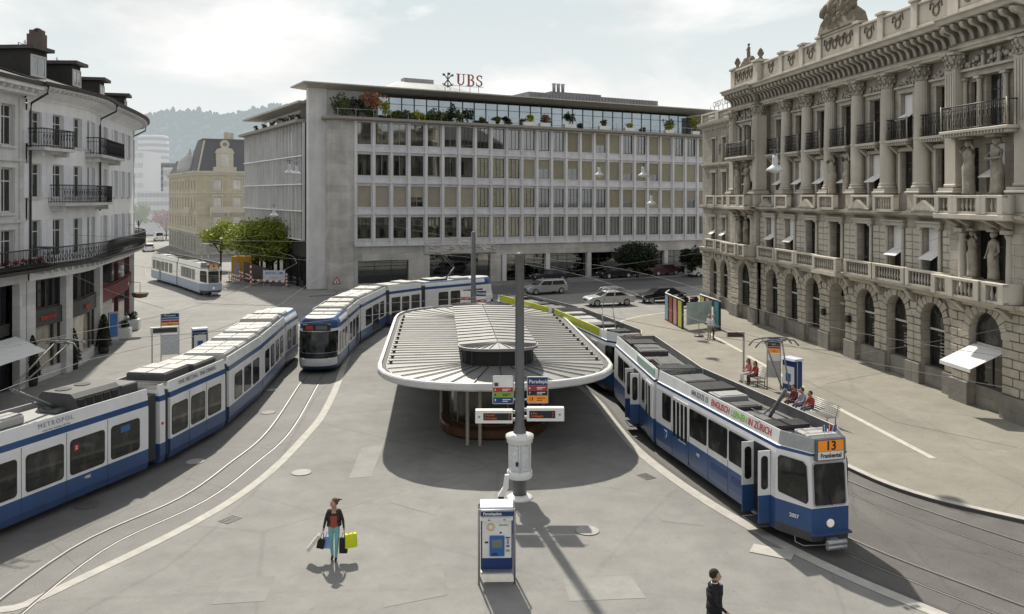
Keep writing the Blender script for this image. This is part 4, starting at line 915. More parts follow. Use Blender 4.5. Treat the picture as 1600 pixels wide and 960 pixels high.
mb = MB(); mb.tube([(0,0,0),(0,0,2.35)], .055, 10); mb.build('post', MT['galv'], dp); mb = MB(); mb.box(-.95,.02,-.1,.08,2.06,2.36); q = mb.build('display', MT['roofgrey'], dp); mb = MB(); mb.box(-.92,-.03,-.108,-.1,2.09,2.33); mb.build('screen', mat('dim_led_screen', (.06,.02,.015), .3), q)
mb = MB(); mb.lathe([(.2,0),(.2,.1),(.06,.14)], n=12); mb.build('base_collar', MT['darkgrey'], dp)
def small_machine(pos, rz, label):
    t = thing('ticket_machine', label, 'ticket machine', pos, rz)
    mb = MB(); mb.bbox(-.42,.42,-.25,.25,.35,1.85,.02); mb.build('cabinet', MT['blue'], t); mb = MB(); mb.bbox(-.36,.36,-.28,-.24,.7,1.6,.01); mb.build('front_panel', MT['white'], t)
    mb = MB(); mb.prof([(-.35,1.9),(-.3,2.0),(.3,2.0),(.3,1.88)], -.45,.45); mb.build('lid', bpy.data.materials['pale_blue_lid'], t)
    mb = MB(); mb.box(-.16,.16,-.29,-.275,.85,1.25); mb.build('screen', MT['midblue'], t)
    for s in (-1,1):
        mb = MB(); mb.tube([(s*.46,-.15,0),(s*.46,-.15,1.95)], .025); mb.build('leg', MT['galv'], t)
    return t
small_machine((*G(1238,622,.12)[:2],.12), R(-62), 'blue ticket machine standing beside the tall stop board on the right pavement')
small_machine((-19.3,51.4,0), R(28), 'pale blue ticket machine beside the stop board beyond the left tram')

# ------------------------------------------------------------------ shelter of coloured panels
cs_ = [mat('panel_'+n, c, .4, 0, .2, .7) for n, c in (('sky',(.20,.42,.52)),('red',(.38,.04,.035)),('rose',(.55,.23,.24)),('lime',(.50,.52,.03)),('teal',(.08,.30,.36)))]
a0, a1 = Vector(G(1040,500,.12)[:2]), Vector(G(1069,516,.12)[:2]); b0, b1 = Vector(G(1094,503,.12)[:2]), Vector(G(1126,517,.12)[:2])
ps = thing('poster_kiosk', 'open glass waiting pavilion walled with tall coloured poster panels', 'pavilion', (a0.x,a0.y,.12))
def colpanels(p, q, spans, h):
    d = q-p; Ln = d.length; an = math.atan2(d.y,d.x)
    for f0,f1,ci in spans:
        mb = MB(); mb.box(Ln*f0,Ln*f1,-.06,.06,0,h); o = mb.build('poster_frame', MT['black'], ps, (p.x-a0.x,p.y-a0.y,0), an)
        if ci is not None:
            mb = MB(); g_ = Ln*(f1-f0)*.14; mb.box(Ln*f0+g_,Ln*f1-g_,-.075,-.058,.12,h-.1); mb.box(Ln*f0+g_,Ln*f1-g_,.058,.075,.12,h-.1); mb.build('poster', cs_[ci], o)
    mb = MB(); mb.tube([(0,0,h+.03),(Ln,0,h+.03)], .05); mb.build('roof_rail', MT['white'], ps, (p.x-a0.x,p.y-a0.y,0), an)
colpanels(a0, a1, [(.0,.2,0),(.22,.44,1),(.46,.68,2),(.70,.94,3)], 2.15)
colpanels(b0, b1, [(.03,.27,3),(.30,.53,2),(.70,.98,4)], 2.15)
mb = MB(); mb.tube([(0,0,2.2),(.6,1.7,2.2)], .05); mb.build('roof_rail', MT['white'], ps)
d_ = (b0-a1); mb = MB(); mb.box(.25,d_.length*.62,-.02,.02,.35,2.0); mb.build('glass_screen', mat('pale_glass_screen', (.50,.58,.56), .15, 0, .25, 1.2), ps, (a1.x-a0.x,a1.y-a0.y,0), math.atan2(d_.y,d_.x)-R(30))
fs = thing('notice_stand', 'slim notice stand on a round dark foot before the coloured panels', 'sign', (*G(1092,526,.12)[:2],.12))
mb = MB(); mb.lathe([(.34,0),(.32,.08),(.05,.11)], n=20); mb.build('base_plate', MT['darkgrey'], fs); mb = MB(); mb.tube([(0,0,.1),(0,0,1.7)], .03); mb.build('post', MT['galv'], fs); mb = MB(); mb.box(-.14,.14,-.03,-.0,1.1,1.75); mb.build('notice_board', MT['roofgrey'], fs)

# ------------------------------------------------------------------ benches
def bench(pos, rz, L_, label):
    t = thing('bench', label, 'bench', pos, rz)
    mb = MB()
    for i in range(5): mb.tube([(0,-.25+i*.11,.45),(L_,-.25+i*.11,.45)], .018)
    mb.build('seat', MT['galv'], t); mb = MB()
    for i in range(6): mb.tube([(0,.25+i*.02,.52+i*.08),(L_,.25+i*.02,.52+i*.08)], .018)
    mb.build('backrest', MT['galv'], t)
    for x in (.15, L_-.15):
        mb = MB(); mb.tube([(x,-.22,0),(x,-.22,.44),(x,.2,.44),(x,.36,.95)], .025); mb.tube([(x,.2,0),(x,.2,.44)], .025); mb.build('leg', MT['steel'], t)
    return t
B1 = G(1176,597,.12); B2 = G(1240,648,.12)
ang2_ = math.atan2(da.y,da.x)
bench((B1[0]-.3,B1[1]+.55,.12), ang2_, 1.9, 'metal bench under two seated people beside the departure post')
bench((B2[0]+.15,B2[1]+.9,.12), ang2_, 3.3, 'long slatted metal bench right of the tram with an empty far end')

# ------------------------------------------------------------------ hanging lamps
def lamp(u, v, Y, label):
    x = (u-800)/F*Y; z = H-(v-HV)*Y/F
    t = thing('hanging_lamp', label, 'street lamp', (x,Y,z), 0, 'lamps hanging over the square')
    mb = MB(); mb.lathe([(.11,.72),(.13,.55),(.13,.3),(.2,.24),(.36,.12),(.42,.0),(.40,.0),(.3,.06)], n=20); mb.build('lamp_shade', mat('pale_enamel', (.55,.57,.57), .35) if 'pale_enamel' not in bpy.data.materials else bpy.data.materials['pale_enamel'], t)
    mb = MB(); mb.lathe([(.0,-.08),(.2,-.04),(.26,.03)], n=16); mb.build('lamp_bowl', MT['white'], t)
    mb = MB(); mb.tube([(0,0,.7),(0,0,1.0)], .03); mb.box(-.25,.25,-.02,.02,.98,1.02); mb.build('hanger', MT['steel'], t)
for a in ((1211,268,38,'large hanging lamp in front of the stone palace columns'),(1005,276,62,'hanging lamp in front of the right part of the bank windows'),(936,275,70,'small hanging lamp left of the brighter one at the bank windows'),
          (1018,320,66,'lowest hanging lamp in front of the right bank windows'),(452,272,62,'hanging lamp, left one of the close pair at the bank corner'),(463,273,70,'hanging lamp, right one of the close pair at the bank corner'),(428,338,75,'hanging lamp just above the rounded green tree')): lamp(*a)
# ------------------------------------------------------------------ window kit
def clearglass(name, tint=(.55,.58,.57), refl=.28, rough=.03):
    m = bpy.data.materials.new(name); m.use_nodes = True; nt = m.node_tree; N = nt.nodes; L = nt.links; N.remove(N['Principled BSDF'])
    t = N.new('ShaderNodeBsdfTransparent'); t.inputs[0].default_value = (*tint,1); g = N.new('ShaderNodeBsdfGlossy'); g.inputs['Roughness'].default_value = rough; g.inputs[0].default_value = (.9,.93,.95,1)
    mx = N.new('ShaderNodeMixShader'); lw = N.new('ShaderNodeLayerWeight'); lw.inputs[0].default_value = .35
    mr = N.new('ShaderNodeMapRange'); mr.inputs['To Min'].default_value = refl*.5; mr.inputs['To Max'].default_value = min(1,refl*2.2); L.new(lw.outputs['Fresnel'], mr.inputs[0])
    L.new(mr.outputs[0], mx.inputs[0]); L.new(t.outputs[0], mx.inputs[1]); L.new(g.outputs[0], mx.inputs[2]); L.new(mx.outputs[0], N['Material Output'].inputs[0]); return m
MT['clear'] = clearglass('clear_window_glass'); MT['interior'] = mat('dark_interior', (.035,.034,.03), .9, 0, .5, .4)
MT['curtain'] = mat('pale_curtain', (.55,.53,.46), .9, 0, .15, 2, rand=.2); MT['olive'] = mat('olive_curtain', (.15,.14,.095), .9, 0, .2, 2, rand=.2)
MT['blind'] = mat('pale_olive_blind', (.30,.28,.20), .8, 0, .08, 1, rand=.14); MT['beige'] = mat('beige_blind', (.34,.30,.24), .8, 0, .08, 1, rand=.12)
MT['darkframe'] = mat('dark_bronze_frame', (.055,.05,.045), .4, .3, .1, 2); MT['offwhite'] = mat('offwhite_frame', (.58,.57,.53), .5, 0, .08, 2)
MT['awning'] = mat('white_awning_cloth', (.80,.79,.77), .85, 0, .06, 2)
def win_meshes(key, w, h, fr, bars=(), hb=(), t=.07, depth=.06):
    """frame centred on x, bottom at z=0; front at y=0"""
    mb = MB(); mb.box(-w/2,-w/2+t,0,depth,0,h); mb.box(w/2-t,w/2,0,depth,0,h); mb.box(-w/2+t,w/2-t,0,depth,0,t); mb.box(-w/2+t,w/2-t,0,depth,h-t,h)
    for x in bars: mb.box(x-t*.4,x+t*.4,.004,depth-.004,t,h-t)
    for z in hb: mb.box(-w/2+t,w/2-t,.007,depth-.007,z-t*.4,z+t*.4)
    f = mb.mesh(key+'_frame'); f.materials.append(MT[fr])
    mb = MB(); mb.box(-w/2+t*.5,w/2-t*.5,depth*.5-.004,depth*.5+.004,t*.5,h-t*.5); g_ = mb.mesh(key+'_pane'); return f, g_
def curtain_mesh(key, w, h, x0=-.5, x1=.5, folds=9, z0=0):
    mb = MB(); n = folds*4; a, b = x0*w, x1*w; P = [(a+(b-a)*i/n, .045*math.sin(2*math.pi*folds*i/n)) for i in range(n+1)]
    for p, q in zip(P, P[1:]): mb.face([(*p,z0),(*q,z0),(*q,h),(*p,h)], True)
    return mb.mesh(key)
def add_window(parent, fm, gm, loc, rz=0, gmat='clear', curt=None, cmat='curtain', cy=.16, name='window'):
    o = put(name, fm, None, parent, loc, rz)
    if gmat and not gm.materials: gm.materials.append(MT[gmat])
    if gm: put('pane', gm, None, o)
    for cm in ([] if not curt else curt if isinstance(curt, (list,tuple)) else [curt]):
        if not cm.materials: cm.materials.append(MT[cmat])
        put('curtain', cm, None, o, (0,cy,0))
    return o
def scatter_leaves(mb, c, rx, ry, rz_, n, size, seed, clumps=10, hollow=.35):
    r = random.Random(seed); cl = []
    for _ in range(clumps):
        while True:
            p = Vector((r.uniform(-1,1), r.uniform(-1,1), r.uniform(-1,1)))
            if hollow < p.length < 1: break
        cl.append(p*.72)
    for i in range(n):
        b = cl[r.randrange(clumps)]; q = Vector((r.gauss(0,1), r.gauss(0,1), r.gauss(0,1))).normalized()*(.36*r.random()**.4); p = b + q
        P = Vector((c[0]+p.x*rx, c[1]+p.y*ry, c[2]+p.z*rz_)); s = size*r.uniform(.6,1.3)
        d = Vector((r.gauss(0,1), r.gauss(0,1), r.gauss(0,.8))).normalized(); e = d.cross(Vector((r.gauss(0,1),r.gauss(0,1),r.gauss(0,1)))).normalized()
        mb.face([tuple(P-d*s*.5), tuple(P+e*s*.28), tuple(P+d*s*.5), tuple(P-e*s*.28)])
def leafmat(name, col, var=.5, rand=.15, trans=.3, haze=0, **k):
    m = mat(name, col, .55, 0, var, 1.1, rand=rand, haze=haze, **k); nt = m.node_tree; p = nt.nodes['Principled BSDF']
    p.inputs['Subsurface Weight'].default_value = 0
    t = nt.nodes.new('ShaderNodeBsdfTranslucent'); src = p.inputs['Base Color'].links[0].from_socket; nt.links.new(src, t.inputs[0])
    mx = nt.nodes.new('ShaderNodeMixShader'); mx.inputs[0].default_value = trans; out = [l for l in p.outputs[0].links][0].to_socket
    nt.links.new(p.outputs[0], mx.inputs[1]); nt.links.new(t.outputs[0], mx.inputs[2]); nt.links.new(mx.outputs[0], out); return m
LF = {'green': leafmat('bright_leaves', (.23,.275,.03)), 'dark': leafmat('dark_leaves', (.022,.035,.014)), 'mid': leafmat('mid_leaves', (.10,.14,.035)), 'rust': leafmat('rust_leaves', (.48,.20,.08)), 'lime': leafmat('lime_leaves', (.34,.37,.04)), 'box': leafmat('box_leaves', (.035,.055,.018)), 'grey': leafmat('grey_green_leaves', (.10,.12,.07)), 'pink': leafmat('pinkish_leaves', (.28,.13,.11))}
bark = mat('brown_bark', (.07,.05,.035), .9, 0, .3, 4)

# ------------------------------------------------------------------ the long bank building at the back
SHR = .0093; ubd = Vector((.892,.4514))
ub = thing('bank_building', 'long grey office building with a grid of windows and a planted roof terrace', 'building', (P0.x,P0.y,0), math.atan2(.4514,.892))
conc = mat('pale_concrete', (.66,.655,.65), .8, 0, .12, .4, .1, 6, streak=.12); MT['spandrel'] = mat('lilac_grey_spandrel', (.62,.62,.65), .75, 0, .1, .6, streak=.12)
stone = add_joints(mat('mottled_grey_stone', (.53,.515,.48), .85, 0, .22, .5, .2, 8, streak=.12), 1.6, .75, .8, .012)
def UB(mb, name, m, parent=None, **k):
    mb.v = [(x,y,z-SHR*x) for x,y,z in mb.v]; return mb.build(name, m, parent or ub, **k)
BW, NB, WL = 2.03, 24, 48.72
rowsU = [(15.75,18.12),(12.35,14.65),(8.92,11.2),(5.46,7.78)]
ops = [(k*BW+.26, k*BW+1.77, z0, z1) for k in range(NB) for z0,z1 in rowsU]
mb = MB(); wall(mb, -.1, WL, 4.75, 18.25, ops, .32); UB(mb, 'wall', MT['spandrel'])
mb = MB(); mb.box(.05,WL-.05,.9,.95,4.8,18.2); UB(mb, 'dark_rooms', mat('office_interior', (.21,.20,.175), .9, 0, .5, .5))
for k in range(NB+1): mb = MB(); mb.box(k*BW-.14 if k else -.12, k*BW+.16, -.20, -.004, 4.75, 18.25); UB(mb, 'pilaster', conc)
for z in (4.62,8.08,11.5,14.93): mb = MB(); mb.box(-.05,WL,-.235,-.006,z,z+.14); UB(mb, 'floor_band', conc)
for z0,_ in rowsU: mb = MB(); mb.box(.0,WL,-.06,-.003,z0-.10,z0-.01); UB(mb, 'sill_band', conc)
ww, wh = 1.51, 2.3
fA, gA = win_meshes('bankwin', ww, 2.28, 'darkframe', (-.25,.25), (), .07); fB, gB = win_meshes('bankwin_pale', ww, 2.28, 'roofgrey', (0,), (), .06)
cL = curtain_mesh('curtain_left', ww, 2.2, -.48,-.16, 4); cR = curtain_mesh('curtain_right', ww, 2.2, .16, .48, 4); cF = curtain_mesh('curtain_full', ww, 2.2, -.49,.49, 10); cM = curtain_mesh('curtain_mid', ww, 2.2, -.30,.12, 5)
mbb = MB()
for i in range(19): mbb.prof([(0,i*.12),(.03,i*.12+.01),(.03,i*.12+.12),(.012,i*.12+.12)], -ww/2+.03, ww/2-.03)
blm = mbb.mesh('blind'); blm.materials.append(MT['blind']); blm2 = blm.copy(); blm2.materials[0] = MT['beige']
for r_, (z0,z1) in enumerate(rowsU):
    for k in range(NB):
        x = k*BW+1.015; loc = (x,.16,z0-SHR*x+.01); h = z1-z0
        st = 'open'
        if r_ == 0: st = 'olive' if k < 7 else 'open' if k < 13 else 'blind' if k in (13,14,15,16,19,20,23) else 'open'
        if r_ == 1: st = 'olive' if k < 7 else 'open' if k < 10 else 'blind'
        if r_ == 2: st = 'beige' if k < 7 else 'open' if k < 16 else 'blind'
        if r_ == 2 and k == 3: st = 'pale'
        if st == 'blind' or st == 'beige' or st == 'pale':
            o = add_window(ub, fB, gB, loc); b_ = put('blind', blm if st == 'blind' else blm2, None, o, (0,-.035,.02))
            pz = 1 if rnd.random() < .8 else rnd.uniform(.35,.75); b_.scale = (1,1,(h-.02)*pz/2.3); b_.location.z = .02+(h-.02)*(1-pz)*2.28/h
        elif st == 'olive': o = add_window(ub, fB if k % 3 else fA, gB if k % 3 else gA, loc, curt=cF, cmat='olive')
        else:
            cs = rnd.choice([(cL,cR),(cL,cR),(cL,),(cR,),(cM,),(cM,cR)]); o = add_window(ub, fA, gA, loc, curt=list(cs))
        o.scale = (1,1,h/2.28)
# ground floor
gops = [(.3,6.1,.55,3.05),(8.6,16.2,.0,3.55)]
mb = MB(); wall(mb, -.1, 17.6, 0, 4.62, gops, .5); mb.box(17.6,WL,-.02,.5,3.35,4.6); UB(mb, 'stone_base', stone)
mb = MB(); mb.bbox(7.9,16.9,-.16,-.004,3.62,4.95,.05)
for i in range(70):
    x = rnd.uniform(8.1,16.7); z = rnd.uniform(3.75,4.8); mb.ball((x,-.17,z), rnd.uniform(.08,.22), 1.3,.5,.8,1,.2)
UB(mb, 'carved_relief', stone)
mb = MB(); mb.box(.1,WL,.9,1.0,0,4.5); UB(mb, 'dark_shop_interior', MT['interior'])
for a,b,z0,z1,n in ((.3,6.1,.55,3.05,3),(8.6,16.2,.05,3.5,5)):
    f,g_ = win_meshes('shopwin', b-a, z1-z0, 'darkframe', [(-(b-a)/2+(b-a)*i/n) for i in range(1,n)], [(z1-z0)*.74], .09); add_window(ub, f, g_, ((a+b)/2,.3,z0-SHR*(a+b)/2), name='shop_window')
for i in range(6):
    x = 18.0+5.9*i; mb = MB(); mb.box(x-.28,x+.28,-.01,.5,0,3.345); UB(mb, 'pillar', conc)
    if i < 5:
        a,b = x+.3,x+5.58; f,g_ = win_meshes('shopwin', b-a, 3.3, 'darkframe', [(-(b-a)/2+(b-a)*j/4) for j in range(1,4)], [2.5], .08); o = add_window(ub, f, g_, ((a+b)/2,.45,.03-SHR*(a+b)/2), name='shop_window')
        for q in range(3):
            mb = MB(); mb.box(-1.9+q*1.3,-1.1+q*1.3,.2,.26,.5+q*.15,1.7+q*.2); mb.build('display_board', MT[('red','curtain','steel','yellow','olive')[(i+q)%5]], o)
# rounded corner and the tall flat strip
mb = MB(); P = [(-.12,0)] + [(-1.7-1.1*math.sin(R(a)), 1.1-1.1*math.cos(R(a))) for a in range(0,91,10)] + [(-2.8,1.7)]
P2 = list(P)
for a,b in zip(P[::-1], P[::-1][1:]):
    for z0,z1 in ((0,4.7),(4.7,18.25)): mb.face([(*a,z0),(*b,z0),(*b,z1),(*a,z1)], True)
mb.v = mb.v; UB(mb, 'rounded_corner', stone)
mb = MB(); mb.box(-4.67,-2.7,1.6,2.6,0,21.72); mb.box(-2.72,3.2,1.9,2.4,18.6,21.7); UB(mb, 'stair_tower', conc)
mb = MB(); mb.box(-4.55,-4.1,2.62,6,4.2,20.6); UB(mb, 'olive_glazing', MT['olive'])
# terrace slab, penthouse, roof
mb = MB(); mb.prism([(-3.5,.4),(-2.9,-.75),(WL+.3,-.75),(WL+.3,3.3),(-2.7,3.3),(-2.7,1.59),(-3.2,1.59)], 18.26, 18.34); mb.prism([(-3.62,.3),(-3.0,-.9),(WL+.4,-.9),(WL+.4,3.3),(-2.69,3.3),(-2.69,1.58),(-3.3,1.58)], 18.345, 18.62); UB(mb, 'terrace_slab', mat('terrace_fascia', (.27,.25,.22), .7, 0, .15, 1))
mb = MB(); mb.box(3.2,WL,3.6,3.7,18.62,21.4); UB(mb, 'penthouse_interior', mat('penthouse_interior', (.16,.16,.15), .9, 0, .3, .5))
pf = 30
for i in range(pf):
    a = 3.2+(WL-3.2)*i/pf; b = 3.2+(WL-3.2)*(i+1)/pf; f,g_ = win_meshes('pent', b-a, 2.78, 'darkframe', (), (2.0,), .07)
    add_window(ub, f, g_, ((a+b)/2,2.7,18.62-SHR*(a+b)/2), gmat=None, name='penthouse_window'); g_.materials.append(bpy.data.materials.get('sky_glass') or mat('sky_glass', (.30,.36,.40), .03, .85, .15, .15, spec=1))
mb = MB(); mb.box(-2.2,WL,-.3,-.26,19.45,19.49)
for i in range(26): mb.box(-2+i*1.98,-1.96+i*1.98,-.3,-.26,18.62,19.45)
UB(mb, 'railing', MT['galv'])
roofm = mat('roof_fascia', (.44,.42,.38), .6, .1, .12, .8); mb = MB()
mb.loft([[(-4.7,1.3,21.7),(WL+1.5,1.0,21.6),(WL+1.5,20,21.52),(3,20,21.52),(3,4.0,21.7),(-4.7,4.0,21.7)], [(-5.7,-.75,21.95),(WL+3,-.75,21.95),(WL+3,21,21.95),(2.9,21,21.95),(2.9,4.9,21.95),(-5.9,4.9,21.95)], [(-5.7,-.75,22.08),(WL+3,-.75,22.08),(WL+3,21,22.08),(2.9,21,22.08),(2.9,4.9,22.08),(-5.9,4.9,22.08)], [(-5.0,.6,22.25),(WL+2,.6,22.25),(WL+2,20,22.25),(3.5,20,22.25),(3.5,4.4,22.25),(-5.0,4.4,22.25)]]); UB(mb, 'roof', roofm)
mb = MB(); mb.box(WL-.3,WL,0,18,0,21.4); mb.box(-2.6,WL-.3,17.6,18,0,21.4); UB(mb, 'rear_walls', conc)
mb = MB(); mb.loft([[(4,8,22.2),(24,8,22.2),(24,17,22.2),(4,17,22.2)], [(9,12,24.6),(15,12,24.6),(15,14,24.6),(9,14,24.6)]]); UB(mb, 'roof_lantern', mat('pale_glazed_lantern', (.55,.56,.55), .35, 0, .2, .5))
mb = MB(); mb.box(10,14,12.5,13.8,24.62,25.2); UB(mb, 'roof_lantern_cap', MT['roofgrey'])
mb = MB(); mb.box(26,47,9,17,22.2,24.1); mb.box(30,38,10,14,24.1,24.5)
for i in range(40): mb.box(26+i*.525,26.1+i*.525,8.92,9,22.3,24.0)
UB(mb, 'plant_room', mat('grey_plant_room', (.22,.225,.23), .6, .2, .15, 1))
for x in (31,31.7,32.4): mb = MB(); mb.lathe([(.22,24.5),(.22,25.5),(.28,25.6),(.28,25.75)], c=(x,11,0), n=10); UB(mb, 'vent_pipe', MT['galv'])
# side facade of fins and glass
SL = 27.9; SX = lambda t: -4.62-.06*t
pale = mat('pale_side_glass', (.52,.54,.57), .15, .25, .25, .35, rand=.25); zz = [(5.3,8.4),(8.4,11.35),(11.35,14.45),(14.45,18.05)]
mb = MB(); mb.box(SX(0)-.0,-3.9,4.5,4.55,4.2,18); UB(mb,'return_wall',conc)
for i in range(20):
    t0, t1 = 3.1+i*1.38, 3.1+(i+1)*1.38
    for j,(z0,z1) in enumerate(zz):
        mb = MB(); mb.face([(SX(t0)+.12,t0,z0+.1),(SX(t0)+.12,t1,z0+.1),(SX(t0)+.12,t1,z1),(SX(t0)+.12,t0,z1)])
        if j == 0 or rnd.random() < .8: mb.cur = 0
        mb.build('glazing_panel', [pale if (j > 0 or i > 3) else MT['olive']], ub)
for i in range(21): t = 3.1+i*1.38; mb = MB(); mb.box(SX(t)-.22,SX(t)+.1,t-.05,t+.05,5.2,18.05); UB(mb, 'fin', conc)
for z in (5.2,8.34,11.29,14.39): mb = MB(); mb.prism([(SX(3.1)-.28,3.1),(SX(3.1)+.11,3.1),(SX(31)+.11,31),(SX(31)-.28,31)], z, z+.11); UB(mb, 'floor_band', MT['white'])
mb = MB(); mb.prism([(SX(3)-.9,2.9),(-3,2.9),(-3,31.4),(SX(31)-.9,31.4)], 18.07, 18.4); UB(mb, 'terrace_slab', bpy.data.materials['terrace_fascia'])
mb = MB(); mb.prism([(SX(3)+.2,3.2),(-3,3.2),(-3,31),(SX(31)+.2,31)], 0, 5.15); UB(mb, 'ground_floor', MT['interior'])
mb = MB(); mb.prism([(-3.2,4),(-2,4),(-2,29),(-4.4,29)], 18.42, 20.2); UB(mb, 'side_penthouse', MT['white'])
for i in range(6): mb = MB(); y = 5+i*4; mb.box(-3.32-.05*(y-4),-3.2-.05*(y-4),y,y+2.2,18.7,19.9); mb.build('penthouse_window', bpy.data.materials['sky_glass'], ub)
mb = MB(); mb.prism([(-5.4,3.2),(-1,3.2),(-1,30.5),(-7.0,30.5)], 20.22, 20.45); UB(mb, 'side_roof', roofm)
for i in range(10):
    t = 3.1+i*2.76; mb = MB(); mb.box(SX(t)-.02,SX(t)+.2,t+.2,t+2.5,.1,3.4); mb.build('shop_window', MT['glass'], ub)
# lettering and emblem on the roof
sg = thing('roof_sign', 'red serif UBS letters with a dark crossed keys emblem on the bank roof edge', 'sign', tuple(P0 + ubd*10.2 + nn*-.2) + (22.05,), math.atan2(.4514,.892))
sred = mat('brick_red_letter', (.34,.09,.07), .5); sdk = mat('dark_emblem', (.07,.065,.065), .5)
def serif(ch, x):
    mb = MB(); y0,y1 = -.06,.06; h = 1.35
    B = lambda a,b,c,e: mb.box(a,b,y0,y1,c,e)
    def arc(cx,cz,r,a0,a1,t,rz=None,n=12):
        rz = rz or r
        for i in range(n):
            A = R(a0+(a1-a0)*i/n); D = R(a0+(a1-a0)*(i+1)/n); f = lambda a,q: (cx+(r-q)*math.cos(a), cz+(rz-q*.75)*math.sin(a))
            p = [f(A,0),f(D,0),f(D,t),f(A,t)]; k = len(mb.v); mb.v += [(a_,y0,b_) for a_,b_ in p]+[(a_,y1,b_) for a_,b_ in p]; mb.idx([(0,1,2,3),(7,6,5,4),(0,4,5,1),(1,5,6,2),(2,6,7,3),(3,7,4,0)],k,False)
    if ch == 'U': B(.14,.36,.45,h-.08); B(.86,.96,.45,h-.08); B(0,.5,h-.08,h); B(.7,1.12,h-.08,h); arc(.55,.45,.41,180,360,.17)
    if ch == 'B': B(.14,.36,.08,h-.08); B(0,.6,0,.08); B(0,.58,h-.08,h); B(.36,.6,.68,.75); arc(.56,1.03,.33,-90,90,.17,.32); arc(.58,.37,.38,-90,90,.19,.37)
    if ch == 'S': arc(.5,1.0,.36,35,270,.17,.34); arc(.5,.36,.38,-150,90,.17,.36); B(.77,.83,.95,1.3); B(.10,.16,.06,.44)
    return mb.build('letter', sred, sg, (x,0,.75))
serif('U', 1.75); serif('B', 3.05); serif('S', 4.15)
mb = MB()
for a in (52,90,128):
    t = R(a); dx, dz = math.cos(t), math.sin(t); p0 = Vector((.7-dx*.75,0,1.35-dz*.75)); p1 = Vector((.7+dx*.8,0,1.35+dz*.8)); mb.tube([p0,p1], .065, 8)
    q = p1; n_ = Vector((-dz,0,dx)); mb.obox(q-Vector((dx,0,dz))*.15-n_*.02+Vector((0,0,-.12)), (1,0,0), .26*(1 if a < 100 else -1), .09, .26)
    for s in (-1,0,1): mb.lathe([(.03,-.05),(.12,-.04),(.12,.04),(.03,.05)], c=tuple(p0+n_*s*.13-Vector((dx,0,dz))*(.1 if s == 0 else 0)), n=10)
mb.build('emblem', sdk, sg)
mb = MB(); 
for x in (.4,1.0,2.2,3.5,4.6): mb.tube([(x,.1,0),(x,.1,.85)], .03)
mb.tube([(.2,.1,.72),(5.2,.1,.72)], .03); mb.build('sign_rack', MT['steel'], sg)
# terrace planting
def shrub(x, y, z, r, h, kind, label, cat='shrub', pot=None, n=240, name='potted_shrub', size=.2, grp='plants along the bank roof terrace', base=ub):
    m4 = base.matrix_basis; p = m4 @ Vector((x,y,z-(SHR*x if base is ub else 0)))
    t = thing(name, label, cat, tuple(p), rnd.random()*6, grp)
    z0 = 0
    if pot:
        mb = MB(); w_, hh = pot; mb.bbox(-w_/2,w_/2,-.25,.25,0,hh,.03); mb.build('planter', MT['white'], t, rz=0); t.rotation_euler.z = base.rotation_euler.z; z0 = hh
    mb = MB(); 
    for k in range(5): mb.tube([(rnd.uniform(-.1,.1),0,z0*.5),(rnd.uniform(-r,r)*.6,rnd.uniform(-r,r)*.6,z0+h*.7)], .025, 4)
    mb.build('stems', bark, t)
    mb = MB(); scatter_leaves(mb, (0,0,z0+h*.55), r, r, h*.55, n, size, rnd.random(), max(5,int(n/28)), .1); mb.build('foliage', LF[kind], t, fix=False); return t
for a in ((-1.2,.6,18.62,1.5,2.6,'mid','bushy green shrub at the left corner of the bank roof terrace',900),(.3,.4,18.62,1.2,2.2,'dark','dark green bush between the corner shrub and the rust coloured tree',600),
          (1.9,.5,18.62,1.15,1.2,'grey','low grey green bush under the rust coloured terrace tree',300),(2.0,.4,18.62,1.1,1.5,'mid','green bush below the rust coloured terrace tree',380)):
    shrub(a[0],a[1],a[2],a[3],a[4],a[5],a[6],n=a[7],size=.24)
shrub(2.1,.6,19.6,1.7,2.0,'rust','rust orange leafed small tree on the bank roof terrace','tree',n=800,name='terrace_tree',size=.24)
tx = ['rounded lime green shrub on the roof terrace','small dark green shrub on the roof terrace','low grey green shrub on the roof terrace','loose mid green shrub on the roof terrace']
for i,(u,kind,r_,h_,pot) in enumerate([(602,'lime',.5,1.3,0),(618,'mid',.45,.7,0),(634,'grey',.5,.7,0),(650,'lime',.55,.7,0),(660,'lime',.4,.6,0),(672,'mid',.5,.8,0),(690,'mid',.5,.8,0),(704,'dark',.7,1.5,0),(718,'mid',.6,.9,0),(730,'dark',.6,1.1,0),(752,'mid',.5,.7,0),(775,'mid',.55,.8,0),(788,'dark',.5,.8,0),(826,'lime',.55,.7,(1.8,.5)),(850,'pink',.6,.8,(1.4,.5)),(889,'dark',.8,1.4,(1.6,.5)),(943,'mid',.5,.6,(1.6,.5)),(982,'lime',.4,.5,(1.5,.45)),(1044,'lime',.5,.6,(1.4,.45)),(1085,'lime',.9,1.9,(1.2,.5))]):
    k_ = (u-800)/F; s_ = (90*k_+16.96)/(.892-.4514*k_)
    nm_ = {'lime':'lime green','mid':'mid green','grey':'grey green','dark':'dark green','pink':'pink flowering'}[kind]
    where = 'in a white trough' if pot else 'without a trough'
    order = ['first','second','third','fourth','fifth','sixth','seventh','eighth','ninth','tenth','eleventh','twelfth','thirteenth','fourteenth','fifteenth','sixteenth','seventeenth','eighteenth','nineteenth','twentieth'][i]
    shrub(s_, -.15, 18.62, r_*(1.6 if u < 740 else 1.15), h_*(1.5 if u < 740 else 1.2), kind, '%s %s terrace plant from the rust coloured tree, %s' % (order, nm_, where), pot=pot or None, n=420, size=.26)
